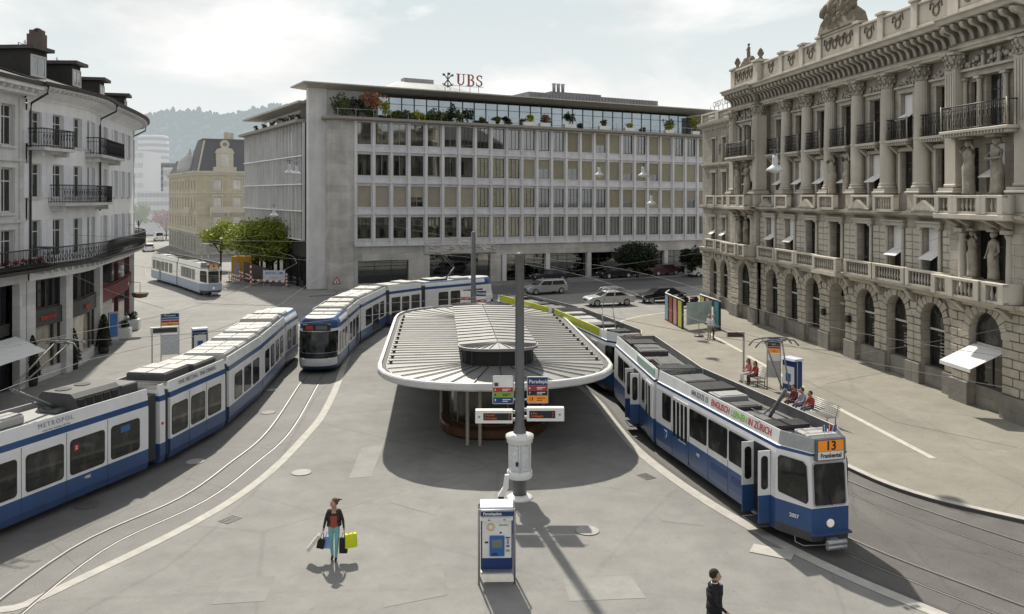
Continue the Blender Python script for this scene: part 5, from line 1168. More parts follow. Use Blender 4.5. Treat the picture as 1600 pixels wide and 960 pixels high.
for i,t_ in enumerate((4.5,8,11.5,15,19,24)):
    shrub(SX(t_)-.3, t_, 18.4, .55, .75, 'mid', '%s small round shrub from the tower on the left side terrace' % ['nearest','second','third','fourth','fifth','farthest'][i], n=160, grp='shrubs along the left side terrace')
# ------------------------------------------------------------------ the stone palace on the right
K0 = (20.76,53.2); kang = math.atan2(-.9934,.1146)
pal = thing('stone_palace', 'ornate stone palace with giant columns, arches, balustrades and a statue group on its parapet', 'building', (K0[0],K0[1],0), kang)
st = mat('warm_carved_stone', (.50,.462,.39), .85, 0, .22, .9, .2, 10, streak=.16)
st2 = mat('smooth_column_stone', (.55,.51,.435), .8, 0, .12, .6, streak=.12)
MT['palglass'] = interior_glass('old_window_glass', .04, .7)
stat = mat('weathered_statue_stone', (.36,.325,.265), .9, 0, .35, 2.2, .8, 7, streak=.2)
rust = mat('rusticated_stone', (.47,.43,.355), .9, 0, .20, 1.1, .3, 10, streak=.12, rand=.0)
ash = add_joints(mat('ashlar_stone', (.52,.48,.405), .85, 0, .14, .8, .2, 9, streak=.1), 1.0, .5, .62, .02)
base = add_joints(mat('grey_plinth_stone', (.27,.255,.225), .9, 0, .2, .9, .3, 8), 1.4, .62, .7, .015)
relief = mat('dark_relief_stone', (.20,.17,.125), .9, 0, .3, 2, .8, 6)
def crevice_shade(m, dist=.6, lo=.46, lo2=.36, hi2=.86):  # ambient occlusion: shade of crevices and ledges multiplied into the stone colour
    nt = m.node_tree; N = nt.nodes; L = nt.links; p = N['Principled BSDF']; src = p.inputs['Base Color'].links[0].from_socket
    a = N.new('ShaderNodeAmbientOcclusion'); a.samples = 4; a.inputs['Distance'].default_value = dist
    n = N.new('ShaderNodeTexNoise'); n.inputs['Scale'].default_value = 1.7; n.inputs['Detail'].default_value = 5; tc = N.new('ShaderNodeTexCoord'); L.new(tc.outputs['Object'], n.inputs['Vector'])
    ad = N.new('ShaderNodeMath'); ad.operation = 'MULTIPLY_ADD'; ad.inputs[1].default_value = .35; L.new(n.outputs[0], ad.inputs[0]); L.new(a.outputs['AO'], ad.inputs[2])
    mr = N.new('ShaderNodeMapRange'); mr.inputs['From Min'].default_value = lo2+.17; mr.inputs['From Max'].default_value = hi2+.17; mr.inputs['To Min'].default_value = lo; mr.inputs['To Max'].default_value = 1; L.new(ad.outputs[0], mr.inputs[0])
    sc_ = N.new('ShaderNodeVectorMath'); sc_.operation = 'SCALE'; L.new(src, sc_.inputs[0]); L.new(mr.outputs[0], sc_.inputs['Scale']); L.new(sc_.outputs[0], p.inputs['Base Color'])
for m_ in (st, st2, rust, ash, stat): crevice_shade(m_)
def PB(mb, name, m=st, parent=None, **k): return mb.build(name, m, parent or pal, **k)
BAYS = [-9.85,-6.6,-3.35,0,3.35,6.6,9.85]; PAV = [-14.4,14.4]; WING = [-20.1,-22.7]
XL, XR = -17.3, 17.3
def py(x): return -.35 if abs(x) > 11.9 and abs(x) < 17.2 else 0.0
def pr(x0, x1, z0, z1, y0, y1, mb): mb.box(x0,x1,y0,y1,z0,z1)
def segs(): return [(XL,-11.9,-.35),(-11.9,11.9,0.0),(11.9,XR,-.35)]
def molding(mb, prof, x0=None, x1=None, dy=0):   # prof: outline (y,z), follows pavilion projections
    for a,b,o in segs():
        mb.prof([(y+o+dy,z) for y,z in prof], a, b)
# ground floor: arcade
def arcade(mb, x0, x1, y, arches, zt=5.0, r=1.05, zs=3.62, zb=0.0, depth=.75):
    arches = sorted(arches); edges = [x0] + [(a+b)/2 for a,b in zip(arches, arches[1:])] + [x1]
    for i,cx in enumerate(arches):
        l, rr = edges[i], edges[i+1]
        P = arch_pts(cx, zs, r, 14)
        mb.face([(l,y,zb),(cx-r,y,zb),(cx-r,y,zs),(l,y,zs)]); mb.face([(cx+r,y,zb),(rr,y,zb),(rr,y,zs),(cx+r,y,zs)])
        mb.face([(l,y,zs),(cx-r,y,zs),(cx-r,y,zt),(l,y,zt)]); mb.face([(cx+r,y,zs),(rr,y,zs),(rr,y,zt),(cx+r,y,zt)])
        for (a,za),(b_,z_b) in zip(P, P[1:]):
            mb.face([(a,y,za),(b_,y,z_b),(b_,y,zt),(a,y,zt)]); mb.face([(a,y,za),(a,y+depth,za),(b_,y+depth,z_b),(b_,y,z_b)])
        for s in (-1,1): mb.face([(cx+s*r,y,zb),(cx+s*r,y+depth,zb),(cx+s*r,y+depth,zs),(cx+s*r,y,zs)])
mb = MB(); arcade(mb, -11.9, 11.9, .1, BAYS, r=.98)
for s in PAV: arcade(mb, *((XL,-11.9) if s < 0 else (11.9,XR)), -.25, [s], r=1.12)
arcade(mb, -25.6, -17.4, .25, WING+[-18.2-.0] if False else WING, r=.85, zs=3.6)
PB(mb, 'arcade_wall', ash)
def voussoirs(mb, cx, y, r, zs, n=11, t=.10, L0=.55):
    for i in range(n):
        a0 = math.pi*(i+.06)/n; a1 = math.pi*(i+.94)/n; ro = r + (L0+.12 if i == n//2 else L0 if i % 2 == 0 else L0*.72)
        p = [(cx-q*math.cos(a), zs+q*math.sin(a)) for q,a in ((r,a0),(ro,a0),(ro,a1),(r,a1))]
        mb.profy(p[::-1], y-t*(1.6 if i == n//2 else 1), y+.03)
xs_all = [(x,.1,.98) for x in BAYS] + [(x,-.25,1.12) for x in PAV] + [(x,.25,.85) for x in WING]
for x,y,r in xs_all: mb = MB(); voussoirs(mb, x, y, r, 3.62); PB(mb, 'arch_stones', rust)
def blocks(mb, x0, x1, y, z0, z1, hh, seed, t=.09):
    r = random.Random(seed); z = z0; k = 0
    while z < z1-.1:
        h = min(hh, z1-z); w_ = x1-x0
        cuts = [x0,x1] if w_ < .9 else ([x0, x0+w_*(.38 if k%2 else .62), x1] if w_ < 1.9 else [x0, x0+w_*(.25 if k%2 else .4), x0+w_*(.62 if k%2 else .78), x1])
        for a,b in zip(cuts,cuts[1:]): mb.bbox(a+.015,b-.015,y-t*r.uniform(.75,1.15),y+.05,z+.015,z+h-.015,.03)
        z += hh; k += 1
mb = MB()
ends_ = [-11.9]+[(a+b)/2 for a,b in zip(BAYS,BAYS[1:])]+[11.9]
for i,x in enumerate(BAYS): 
    l = ends_[i]; 
    for a,b in ((ends_[i], x-1.0),(x+1.0, ends_[i+1])): (mb := MB(), blocks(mb, a, b, .1, 1.22, 3.6, .4, int(x*10+a*3)), PB(mb, 'rusticated_pier', rust))
for x in PAV:
    l, r_ = (XL,-11.9) if x < 0 else (11.9,XR)
    mb = MB(); blocks(mb, l, x-1.13, -.25, 1.22, 4.95, .41, int(x)); PB(mb, 'rusticated_pier', rust); mb = MB(); blocks(mb, x+1.13, r_, -.25, 1.22, 4.95, .41, int(x)+1); PB(mb, 'rusticated_pier', rust)
for a,b in ((-25.6,-23.57),(-21.83,-20.97),(-19.23,-17.35)): mb = MB(); blocks(mb, a, b, .25, 1.2, 4.9, .41, int(a)); PB(mb, 'rusticated_pier', rust)
for i,x in enumerate(ends_[1:-1]+[-11.55,11.55]): mb = MB(); blocks(mb, x-.32, x+.32, .1, 3.64, 4.95, .42, i); PB(mb, 'rusticated_spandrel', rust)
mb = MB()
for i,x in enumerate(BAYS):
    for a,b in ((ends_[i], x-.98),(x+.98, ends_[i+1])): (mb := MB(), mb.bbox(a-.003,b,-.10,.12,0,1.2,.02), PB(mb, 'plinth', base))
    if x: mb = MB(); mb.box(x-.98,x+.98,.22,.85,0,1.12); mb.bbox(x-.8,x+.8,.18,.24,.2,.95,.03); PB(mb, 'plinth', base)
for x in PAV:
    l, r_ = (XL,-11.9) if x < 0 else (11.9,XR)
    for a,b in ((l,x-1.12),(x+1.12,r_)): (mb := MB(), mb.bbox(a,b,-.47,-.2,0,1.2,.02), PB(mb, 'plinth', base))
    mb = MB(); mb.box(x-1.12,x+1.12,.0,.6,0,1.12); PB(mb, 'plinth', base)
for a,b in ((-25.6,-23.55),(-21.85,-20.95),(-19.25,-17.4)): (mb := MB(), mb.bbox(a,b,.1,.3,0,1.15,.02), PB(mb, 'plinth', base))
for x in WING: mb = MB(); mb.box(x-.85,x+.85,.5,.9,0,1.1); PB(mb, 'plinth', base)
# ground floor windows
def arch_window(x, y, r, name='arched_window', zs=3.62, zb=1.12, lab=None):
    mb = MB(); P = [(x-r,zb),(x+r,zb)] + arch_pts(x, zs, r, 14)[::-1]; mb.profy(P, y, y+.04)
    o = mb.build(name, MT['palglass'], pal); mb = MB()
    mb.box(x-r,x-r+.1,y-.06,y+.02,zb,zs); mb.box(x+r-.1,x+r,y-.06,y+.02,zb,zs); mb.box(x-r+.1,x+r-.1,y-.08,y+.02,zs-.55,zs-.44); mb.box(x-r+.1,x+r-.1,y-.06,y+.02,zb,zb+.1)
    A = arch_pts(x,zs,r,14); I = arch_pts(x,zs,r-.09,14)
    for i in range(14): mb.loft([[(*(A[i][0],y-.06,A[i][1]),),(A[i+1][0],y-.06,A[i+1][1]),(I[i+1][0],y-.06,I[i+1][1]),(I[i][0],y-.06,I[i][1])],[(A[i][0],y+.02,A[i][1]),(A[i+1][0],y+.02,A[i+1][1]),(I[i+1][0],y+.02,I[i+1][1]),(I[i][0],y+.02,I[i][1])]], cap=True)
    mb.box(x-.03,x+.03,y-.055,y+.015,zb+.1,zs-.56); mb.build('frame', MT['darkframe'], o)
    mb = MB(); mb.box(x-r+.08,x+r-.08,y-.095,y-.081,zs-.56,zs-.45); mb.build('transom', MT['offwhite'], o); return o
for x in BAYS:
    if x == 0:
        mb = MB(); mb.profy([(x-.98,0.02),(x+.98,.02)] + arch_pts(x,3.62,.98,14)[::-1], 1.9, 1.95); dr = mb.build('entrance_door', MT['interior'], pal)
        mb = MB(); mb.box(-.98,.98,.86,1.9,3.62-.02,3.62); 
        mb = MB()
        for s in (-1,1): mb.box(s*.98-.02,s*.98+.02,.8,1.9,.02,3.62)
        mb.build('porch_wall', ash, dr)
        lettering('CREDIT SUISSE', .17, MT['white'], dr, (-.1,.6,3.2), bold=.002)
        mb = MB()
        for p in ([(.78,3.22),(1.0,3.5),(.86,3.3)],[(.84,3.2),(1.08,3.42),(.93,3.26)]): mb.profy(p, .55,.56)
        mb.build('sail_emblem', MT['white'], dr)
    else:
        o = arch_window(x, .62, .98)
        if x > 1:
            mb = MB()
            for i in range(5): mb.box(x-.05,x+.75-.1*(i%2),.52,.53,1.75+i*.17,1.80+i*.17)
            mb.build('window_print', MT['paleiron'], o); lettering('CREDIT SUISSE', .1, MT['paleiron'], o, (x+.1,.52,2.85))
for x in PAV: arch_window(x, .1, 1.12)
for x in WING: arch_window(x, .6, .85)
for x in (-1.55,1.62):
    mb = MB(); mb.bbox(x-.16,x+.16,-.22,-.0,2.3,2.75,.03); PB(mb,'wall_lantern',MT['black'])
# big white awning on the near pavilion
def slant_awning(x, y, w, z, out, drop, label=None, th=.03, name='awning', parent=None):
    mb = MB(); mb.loft([[(x-w/2,y,z),(x+w/2,y,z),(x+w/2,y,z+th),(x-w/2,y,z+th)],[(x-w/2,y-out,z-drop),(x+w/2,y-out,z-drop),(x+w/2,y-out,z-drop+th),(x-w/2,y-out,z-drop+th)]])
    mb.box(x-w/2,x+w/2,y-out-.01,y-out,z-drop-.14,z-drop+th-.002); return mb.build(name, MT['awning'], parent or pal)
slant_awning(14.4, -.1, 2.2, 3.05, 1.75, .75)
# band, balustrade 1
def balustrade(mb, x0, x1, y, z0, z1, step=.24, ped=.34, th=.22, peds=True):
    mb.bbox(x0,x1,y-th/2-.05,y+th/2+.05,z1-.14,z1,.02); mb.box(x0,x1,y-th/2-.02,y+th/2+.02,z0,z0+.12)
    if peds:
        for a in (x0,x1-ped): mb.bbox(a,a+ped,y-th/2-.06,y+th/2+.06,z0+.001,z1-.005,.02)
    a, b = x0+ped+.06, x1-ped-.06; n = max(1,int((b-a)/step)); h = z1-.14-z0-.12
    for i in range(n):
        mb.lathe([(.05,0),(.05,h*.08),(.035,h*.14),(.085,h*.36),(.05,h*.62),(.032,h*.74),(.055,h*.9),(.055,h)], c=(a+(b-a)*(i+.5)/n,y,z0+.12), n=7)
mb = MB(); molding(mb, [(.3,4.95),(-.18,4.95),(-.28,5.12),(-.48,5.22),(-.5,5.36),(.3,5.36)]); mb.prof([(.5,4.95),(.05,4.95),(-.2,5.2),(-.22,5.36),(.5,5.36)], -25.6, XL-.01); PB(mb, 'string_course', st)
for i,x in enumerate(BAYS):
    mb = MB(); yb = -.35; 
    if x == 0: mb.box(x-1.6,x+1.6,-.95,-.3,5.14,5.365); yb = -.72
    balustrade(mb, x-1.58, x+1.58, yb, 5.365, 6.28); PB(mb, 'balustrade', st2)
for x in PAV:
    mb = MB(); mb.loft([[(x-2.5,-.86,5.12),(x+2.5,-.86,5.12),(x+2.5,-.5,5.12),(x-2.5,-.5,5.12)],[(x-2.6,-1.35,5.37),(x+2.6,-1.35,5.37),(x+2.6,-.5,5.37),(x-2.6,-.5,5.37)]]); balustrade(mb, x-2.55, x-1.1, -1.2, 5.375, 6.3); balustrade(mb, x-1.08, x+1.08, -1.3, 5.376, 6.31); balustrade(mb, x+1.1, x+2.55, -1.2, 5.375, 6.3)
    for s in (-1,1): mb.bbox(x+s*2.42-.12,x+s*2.42+.12,-1.1,-.35,5.38,6.28,.02)
    PB(mb, 'balustrade', st2)
    for s in (-1.6,1.6): mb = MB(); mb.prof([(-.26,4.5),(-.5,4.75),(-.95,5.1),(-.26,5.1)], x+s-.2, x+s+.2); PB(mb,'console',st)
for x in WING: mb = MB(); balustrade(mb, x-1.25, x+1.25, -.05, 5.365, 6.2); PB(mb,'balustrade',st2)
for x in ends_[1:-1]:
    mb = MB(); mb.prof([(.06,4.45),(-.2,4.6),(-.42,4.95),(-.42,5.0),(.06,5.0)], x-.2, x+.2); PB(mb, 'console', st)
# first floor wall
w1 = [(x-.62,x+.62,6.05,8.5) for x in BAYS]
mb = MB(); wall(mb, -11.9, 11.9, 5.36, 9.0, w1, .45); mb2 = MB()
for x in PAV: l,r_ = (XL,-11.9) if x < 0 else (11.9,XR); wall(mb, l, r_, 5.36, 9.0, [(x-1.75,x+1.75,5.5,8.55)], 1.1, mapf=lambda s,y,z: (s,y-.35,z))
wall(mb, -25.6, XL, 5.36, 9.0, [(x-.5,x+.5,5.9,8.2) for x in WING]+[(-18.35,-17.75,5.9,8.2)], .4, mapf=lambda s,y,z: (s,y+.25,z))
PB(mb, 'first_floor_wall', ash)
mb = MB()
for i,x in enumerate(BAYS):
    for a,b in ((ends_[i], x-.95),(x+.95, ends_[i+1])): (mb := MB(), blocks(mb, a+.02, b, 0, 6.1, 8.45, .39, int(a*7+b), .05), PB(mb, 'rusticated_pier', st2))
def small_column(mb, x, y, z0, z1, r):
    mb.box(x-r*1.5,x+r*1.5,y-r*1.5,y+r*1.5,z0,z0+r*.7); h = z1-z0-r*1.6
    mb.lathe([(r*1.3,0),(r*1.3,r*.4),(r,r*.7),(r,h*.3),(r*.86,h-r*1.2),(r*.95,h-r),(r*1.35,h)], c=(x,y,z0+r*.7), n=12); mb.box(x-r*1.5,x+r*1.5,y-r*1.5,y+r*1.5,z1-r*.9,z1)
fW,gW = win_meshes('palwin1', 1.24, 2.45, 'darkframe', (0,), (1.75,), .08); fV,gV = win_meshes('palwin2', 1.16, 2.3, 'darkframe', (0,), (1.65,), .08); fU,gU = win_meshes('palwin3', 1.12, 2.5, 'darkframe', (0,), (1.8,), .08); fN,gN = win_meshes('palwin4', .98, 2.28, 'darkframe', (0,), (1.6,), .08)
for g_ in (gW,gV,gU,gN): g_.materials.append(MT['palglass'])
def box_awning(win, w, h, open_=.5):
    """white roller cloth: upper part flat, lower flap pushed out"""
    mb = MB(); zt = h-.05; zm = h*(1-open_*.55) - .25; mb.box(-w/2+.04,w/2-.04,-.09,-.07,zm,zt)
    mb.loft([[(-w/2+.04,-.09,zm),(w/2-.04,-.09,zm),(w/2-.04,-.07,zm+.02),(-w/2+.04,-.07,zm+.02)],[(-w/2+.04,-.72,zm-.42),(w/2-.04,-.72,zm-.42),(w/2-.04,-.72,zm-.39),(-w/2+.04,-.72,zm-.39)]])
    mb.build('awning', MT['awning'], win)
aw1 = {-9.85,-6.6,6.6,9.85}; aw2 = {-9.85,-6.6,-3.35,0,3.35}; aw3 = {6.6}
for i,x in enumerate(BAYS):
    o = add_window(pal, fW, gW, (x,.32,6.05), gmat=None)
    if x in aw1: box_awning(o, 1.24, 2.45, .75)
    mb = MB()
    for s in (-1,1): small_column(mb, x+s*.8, -.06, 6.1, 8.5, .11)
    mb.box(x-1.0,x+1.0,-.18,.01,8.5,8.72); mb.box(x-1.08,x+1.08,-.26,.01,8.72,8.82); PB(mb, 'window_surround', st2)
    if i % 2 == 0 or True:
        if i in (0,2,4,6): mb = MB(); mb.prof([(-.5,9.28),(-.5,9.36),(-.0,9.36),(0,9.28)], x-1.05,x+1.05); mb.profy([(x-1.1,9.36),(x+1.1,9.36),(x,9.92)], -.55, -.3); mb.profy([(x-.7,9.42),(x+.7,9.42),(x,9.76)], -.57, -.54); PB(mb, 'pediment', st)
def figure(mb, x, y, z, h, arms='up', face=-1, seed=0):
    """a draped standing figure carved in stone"""
    r = random.Random(seed); s = h/2.0; k = []
    sw = r.choice([-1,1])*.04
    for zz, rx, ry, ox, oy in ((0,.27,.24,0,0),(.1,.25,.22,0,0),(.45,.23,.2,.5*sw,0),(.8,.235,.2,sw,0),(1.0,.25,.2,sw,0),(1.12,.2,.165,.5*sw,0),(1.25,.19,.16,0,0),(1.42,.24,.185,0,-.01),(1.56,.25,.16,0,0),(1.62,.12,.1,0,0),(1.68,.075,.075,0,0)):
        n = 12; k.append([(x+(ox+rx*math.cos(2*math.pi*i/n)*(1+.08*((i%2)*2-1) if zz < 1.05 else 1))*s, y+(oy+ry*math.sin(2*math.pi*i/n))*s, z+zz*s) for i in range(n)])
    mb.loft(k, sm=True); mb.ball((x,y-.02*s,z+1.84*s), .135*s, .85,.95,1.15); mb.ball((x,y+.03*s,z+1.88*s), .15*s, .95,.95,1.0)
    for sg_ in (-1,1):
        sh_ = Vector((x+sg_*.24*s,y,z+1.5*s))
        if arms == 'up': el = sh_+Vector((sg_*.16*s,-.1*s,.12*s)); ha = Vector((x+sg_*.12*s,y-.02*s,z+1.92*s))
        elif arms == 'down': el = sh_+Vector((sg_*.08*s,-.03*s,-.34*s)); ha = sh_+Vector((sg_*.0,-.2*s,-.6*s))
        else: el = sh_+Vector((sg_*.14*s,-.12*s,-.22*s)); ha = Vector((x+sg_*.05*s,y-.26*s,z+1.25*s))
        mb.tube([sh_,el,ha], .065*s, 7, r2=.045*s); mb.ball(tuple(ha), .06*s, sub=1)
for x in PAV:
    for s in (-1.62,1.62):
        mb = MB(); small_column(mb, x+s, -.28, 5.5, 8.6, .2); PB(mb, 'small_column', st2)
    mb = MB(); mb.box(x-1.75,x+1.75,.74,.8,5.5,8.55); PB(mb, 'loggia_back', MT['interior'])
    o = add_window(pal, fW, gW, (x,.66,6.0), gmat=None)
    for q,s in enumerate((-.72,.72)):
        mb = MB(); mb.bbox(x+s-.34,x+s+.34,-.72,-.1,6.05,6.3,.02); figure(mb, x+s, -.42, 6.3, 2.25, 'up' if q == 0 else 'down', seed=q+3); mb.box(x+s-.25,x+s+.25,-.62,-.15,8.5,8.62); PB(mb, 'statue', stat)
for x in WING+[-18.05]:
    o = add_window(pal, fN, gN, (x,.55,5.9), gmat=None); o.scale = (.95 if x != -18.05 else .55,1,1)
    if x != -18.05: box_awning(o, .98, 2.28, .7)
    mb = MB(); mb.box(x-.66,x-.5,.14,.25,5.9,8.2); mb.box(x+.5,x+.66,.14,.25,5.9,8.2); mb.box(x-.75,x+.75,.05,.25,8.22,8.45)
    if x != -18.05: PB(mb, 'window_surround', st2)
# second string course + balustrade 2
mb = MB(); molding(mb, [(.5,8.95),(-.06,8.95),(-.22,9.08),(-.5,9.14),(-.52,9.28),(.5,9.28)]); mb.prof([(.6,8.95),(.15,8.95),(-.15,9.12),(-.15,9.26),(.6,9.26)], -25.6, XL-.01); PB(mb, 'string_course', st)
for i,x in enumerate(BAYS):
    mb = MB(); out = i % 2 == 1; yb = -.62 if out else -.18
    if out: mb.box(x-1.12,x+1.12,-.85,-.3,9.27,9.31)
    balustrade(mb, x-1.05, x+1.05, yb, 9.31, 10.2, .22, .26); PB(mb, 'balustrade', st2)
for x in PAV:
    mb = MB(); mb.bbox(x-2.5,x+2.5,-1.3,-.4,9.05,9.32,.04); balustrade(mb, x-2.4, x-1.0, -1.12, 9.322, 10.2); balustrade(mb, x-1.0, x+1.0, -1.12, 9.323, 10.19); balustrade(mb, x+1.0, x+2.4, -1.12, 9.322, 10.2)
    for s in (-1,1): mb.bbox(x+s*2.32-.1,x+s*2.32+.1,-1.0,-.3,9.33,10.18,.02)
    PB(mb, 'balustrade', st2)
    for s in (-1.8,-.9,.9,1.8): mb = MB(); mb.prof([(-.36,8.6),(-.6,8.75),(-1.15,9.04),(-.36,9.04)], x+s-.14, x+s+.14); PB(mb,'console',st)
for x in WING: mb = MB(); balustrade(mb, x-1.2, x+1.2, -.02, 9.265, 10.15); mb.profy([(x-.9,9.0),(x+.9,9.0),(x,9.45)], -.12, -.04) if x < -22 else None; PB(mb,'balustrade',st2)
# giant order wall
WY = .74
w2 = [(x-.58,x+.58,10.35,12.65) for x in BAYS] + [(x-.56,x+.56,13.4,15.9) for x in BAYS]
mb = MB(); wall(mb, -11.9, 11.9, 9.2, 17.3, w2, .35, mapf=lambda s,y,z: (s,y+WY,z))
for x in PAV: l,r_ = (XL,-11.9) if x < 0 else (11.9,XR); wall(mb, l, r_, 9.2, 17.3, [(x-.62,x+.62,10.35,12.65),(x-.62,x+.62,13.4,15.9),(x-1.75,x-1.15,13.4,15.7),(x+1.15,x+1.75,13.4,15.7),(x-1.75,x-1.15,10.35,12.5),(x+1.15,x+1.75,10.35,12.5)], .35, mapf=lambda s,y,z: (s,y+.2,z))
wall(mb, -25.6, XL, 9.2, 16.3, [(x-.5,x+.5,10.2,12.2) for x in WING]+[(x-.45,x+.45,13.2,15.3) for x in WING]+[(-18.3,-17.8,10.2,12.2),(-18.3,-17.8,13.2,15.3)], .35, mapf=lambda s,y,z: (s,y+.3,z))
PB(mb, 'upper_wall', add_joints(mat('upper_ashlar', (.43,.395,.33), .85, 0, .14, .8, .2, 9, streak=.1), 1.3, .42, .7, .016))  # darker than the lower ashlar: recess shade put into the colour
mb = MB(); mb.box(XL,-11.91,.19,1.0,9.2,17.3) if False else None
def ironrail(mb, x0, x1, y, z0, z1, sides=.5):
    mb.tube([(x0,y,z1),(x1,y,z1)], .03, 5); mb.tube([(x0,y,z0+.06),(x1,y,z0+.06)], .022, 5); mb.tube([(x0,y,z1-.22),(x1,y,z1-.22)], .014, 4)
    n = int((x1-x0)/.13)
    for i in range(n+1):
        x = x0+(x1-x0)*i/n; mb.tube([(x,y,z0),(x,y,z1)], .016, 4)
        if i < n and i % 2 == 0:
            xm = x+(x1-x0)/n; mb.tube([(xm,y-.01,z0+.15),(xm-.09,y-.02,z0+.32),(xm,y-.01,z0+.5),(xm+.09,y-.02,z0+.68),(xm,y-.01,z1-.25)], .014, 4)
    for x in (x0,x1): mb.tube([(x,y,z1),(x,y+sides,z1)], .03, 5); [mb.tube([(x,y+sides*k/3,z0),(x,y+sides*k/3,z1)], .016, 4) for k in range(1,4)]
gilt = mat('pale_gilt_post', (.38,.35,.28), .5, .2, .1, 3)
def balcony(x0, x1, y, z, parent=pal, h=1.15, back=1.0):
    mb = MB(); mb.bbox(x0-.1,x1+.1,y-.1,y+back,z-.16,z,.03); mb.box(x0,x1,y,y+back,z-.3,z-.162)
    for i in range(int((x1-x0)/.22)): mb.box(x0+.06+i*.22,x0+.16+i*.22,y-.05,y+.05,z-.27,z-.165)
    o = mb.build('balcony', st2, parent); mb = MB(); ironrail(mb, x0, x1, y, z+.002, z+h, back*.6); mb.build('iron_railing', MT['black'], o)
    for x in (x0,x1): mb = MB(); mb.tube([(x,y-.02,z),(x,y-.02,z+h+.08)], .045, 6); mb.build('railing_post', gilt, o)
    return o
def wpediment(x, y, z, w=1.9, rich=True):
    mb = MB(); mb.box(x-w*.42,x-w*.30,y-.1,y+.02,z-2.6,z); mb.box(x+w*.30,x+w*.42,y-.1,y+.02,z-2.6,z); mb.box(x-w*.45,x+w*.45,y-.14,y+.02,z,z+.26); mb.box(x-w/2,x+w/2,y-.28,y+.02,z+.26,z+.38)
    n = 10
    P = [(x-w/2+.05+ (w-.1)*i/n, z+.38+.52*math.sin(math.pi*i/n)) for i in range(n+1)]; mb.profy(P, y-.12, y+.02)
    r = random.Random(int(x*10))
    for i in range(16): t = r.uniform(.1,.9); mb.ball((x-w/2+w*t, y-.16, z+.42+r.random()*.4*math.sin(math.pi*t)), r.uniform(.06,.13), 1,.6,1, 1)
    return PB(mb, 'window_pediment', st)
for i,x in enumerate(BAYS):
    o = add_window(pal, fV, gV, (x,WY+.22,10.35), gmat=None)
    if x in aw2: box_awning(o, 1.16, 2.3, .8)
    o = add_window(pal, fU, gU, (x,WY+.22,13.4), gmat=None)
    if x in aw3: box_awning(o, 1.12, 2.5, .6)
    wpediment(x, WY, 15.95); balcony(x-1.0, x+1.0, .05, 13.3, back=.72)
    mb = MB(); mb.box(x-.8,x-.6,WY-.12,WY+.02,10.3,12.65); mb.box(x+.6,x+.8,WY-.12,WY+.02,10.3,12.65); mb.box(x-.85,x+.85,WY-.2,WY+.02,12.66,12.86)
    r = random.Random(i)
    for q in range(14): mb.ball((x+r.uniform(-.6,.6), WY-.08, r.uniform(12.9,13.02)), r.uniform(.06,.1), 1.2,.6,.8, 1)
    PB(mb, 'window_surround', st2)
    for s in (-.85,.85): mb = MB(); mb.prof([(WY,12.4),(WY-.2,12.6),(WY-.6,12.95),(WY,12.95)], x+s-.11, x+s+.11); PB(mb,'console',st)
    if x == 0:
        for q,s in enumerate((-.95,.95)): mb = MB(); figure(mb, x+s, .2, 10.25, 2.55, 'up', seed=q); PB(mb, 'statue', stat)
for x in PAV:
    o = add_window(pal, fV, gV, (x,.42,10.35), gmat=None); box_awning(o, 1.16, 2.3, .75); o = add_window(pal, fU, gU, (x,.42,13.4), gmat=None)
    for s in (-1.45,1.45):
        o = add_window(pal, fU, gU, (x+s,.42,13.4), gmat=None); o.scale = (.52,1,.92); o = add_window(pal, fV, gV, (x+s,.42,10.35), gmat=None); o.scale = (.52,1,.93)
    balcony(x-2.3, x+2.3, -.95, 13.3, back=1.1)
    for s in (-.9,.9,-1.95,1.95):
        mb = MB(); small_column(mb, x+s, .05, 13.35, 15.9, .13); PB(mb, 'small_column', st2)
    for q,s in enumerate((-.95,.95)): mb = MB(); figure(mb, x+s, -.45, 10.2, 2.65, 'up' if q == 0 else 'fold', seed=q+8); mb.box(x+s-.3,x+s+.3,-.8,-.1,12.85,13.12); PB(mb, 'statue', stat)
    mb = MB(); mb.box(x-2.2,x+2.2,-.05,.22,15.92,16.2); mb.box(x-2.3,x+2.3,-.22,.22,16.2,16.32)
    r = random.Random(77)
    for q in range(46): t = r.uniform(-1,1); hh = (1-abs(t))*.75+.12; mb.ball((x+t*2.1, .05, 16.34+r.random()*hh), r.uniform(.08,.17), 1,.7,1.2, 1)
    for s in (-.55,.55): figure(mb, x+s, 0.0, 16.32, .95, 'fold', seed=4)
    PB(mb, 'figure_frieze', st)
for x in WING+[-18.05]:
    sc_ = 1 if x != -18.05 else .5
    o = add_window(pal, fN, gN, (x,.5,10.2), gmat=None); o.scale = (sc_,1,.88); o = add_window(pal, fN, gN, (x,.5,13.2), gmat=None); o.scale = (.9*sc_,1,.92)
    if sc_ == 1:
        mb = MB(); mb.box(x-.66,x-.5,.18,.3,10.2,12.2); mb.box(x+.5,x+.66,.18,.3,10.2,12.2); mb.box(x-.75,x+.75,.1,.3,12.22,12.5); mb.box(x-.6,x-.45,.2,.3,13.2,15.3); mb.box(x+.45,x+.6,.2,.3,13.2,15.3); mb.box(x-.65,x+.65,.14,.3,15.3,15.45); PB(mb, 'window_surround', st2)
mb = MB(); mb.prof([(.6,12.75),(.2,12.75),(.0,12.95),(.0,13.1),(.6,13.1)], -25.6, XL-.01); PB(mb,'string_course',st)
for x in (-21.4,-19.0):
    mb = MB()
    for q in range(12): mb.ball((x+rnd.uniform(-.16,.16),.27,14.3+rnd.uniform(-.5,.5)), .1, 1,.5,1,1)
    PB(mb,'wall_ornament',relief)
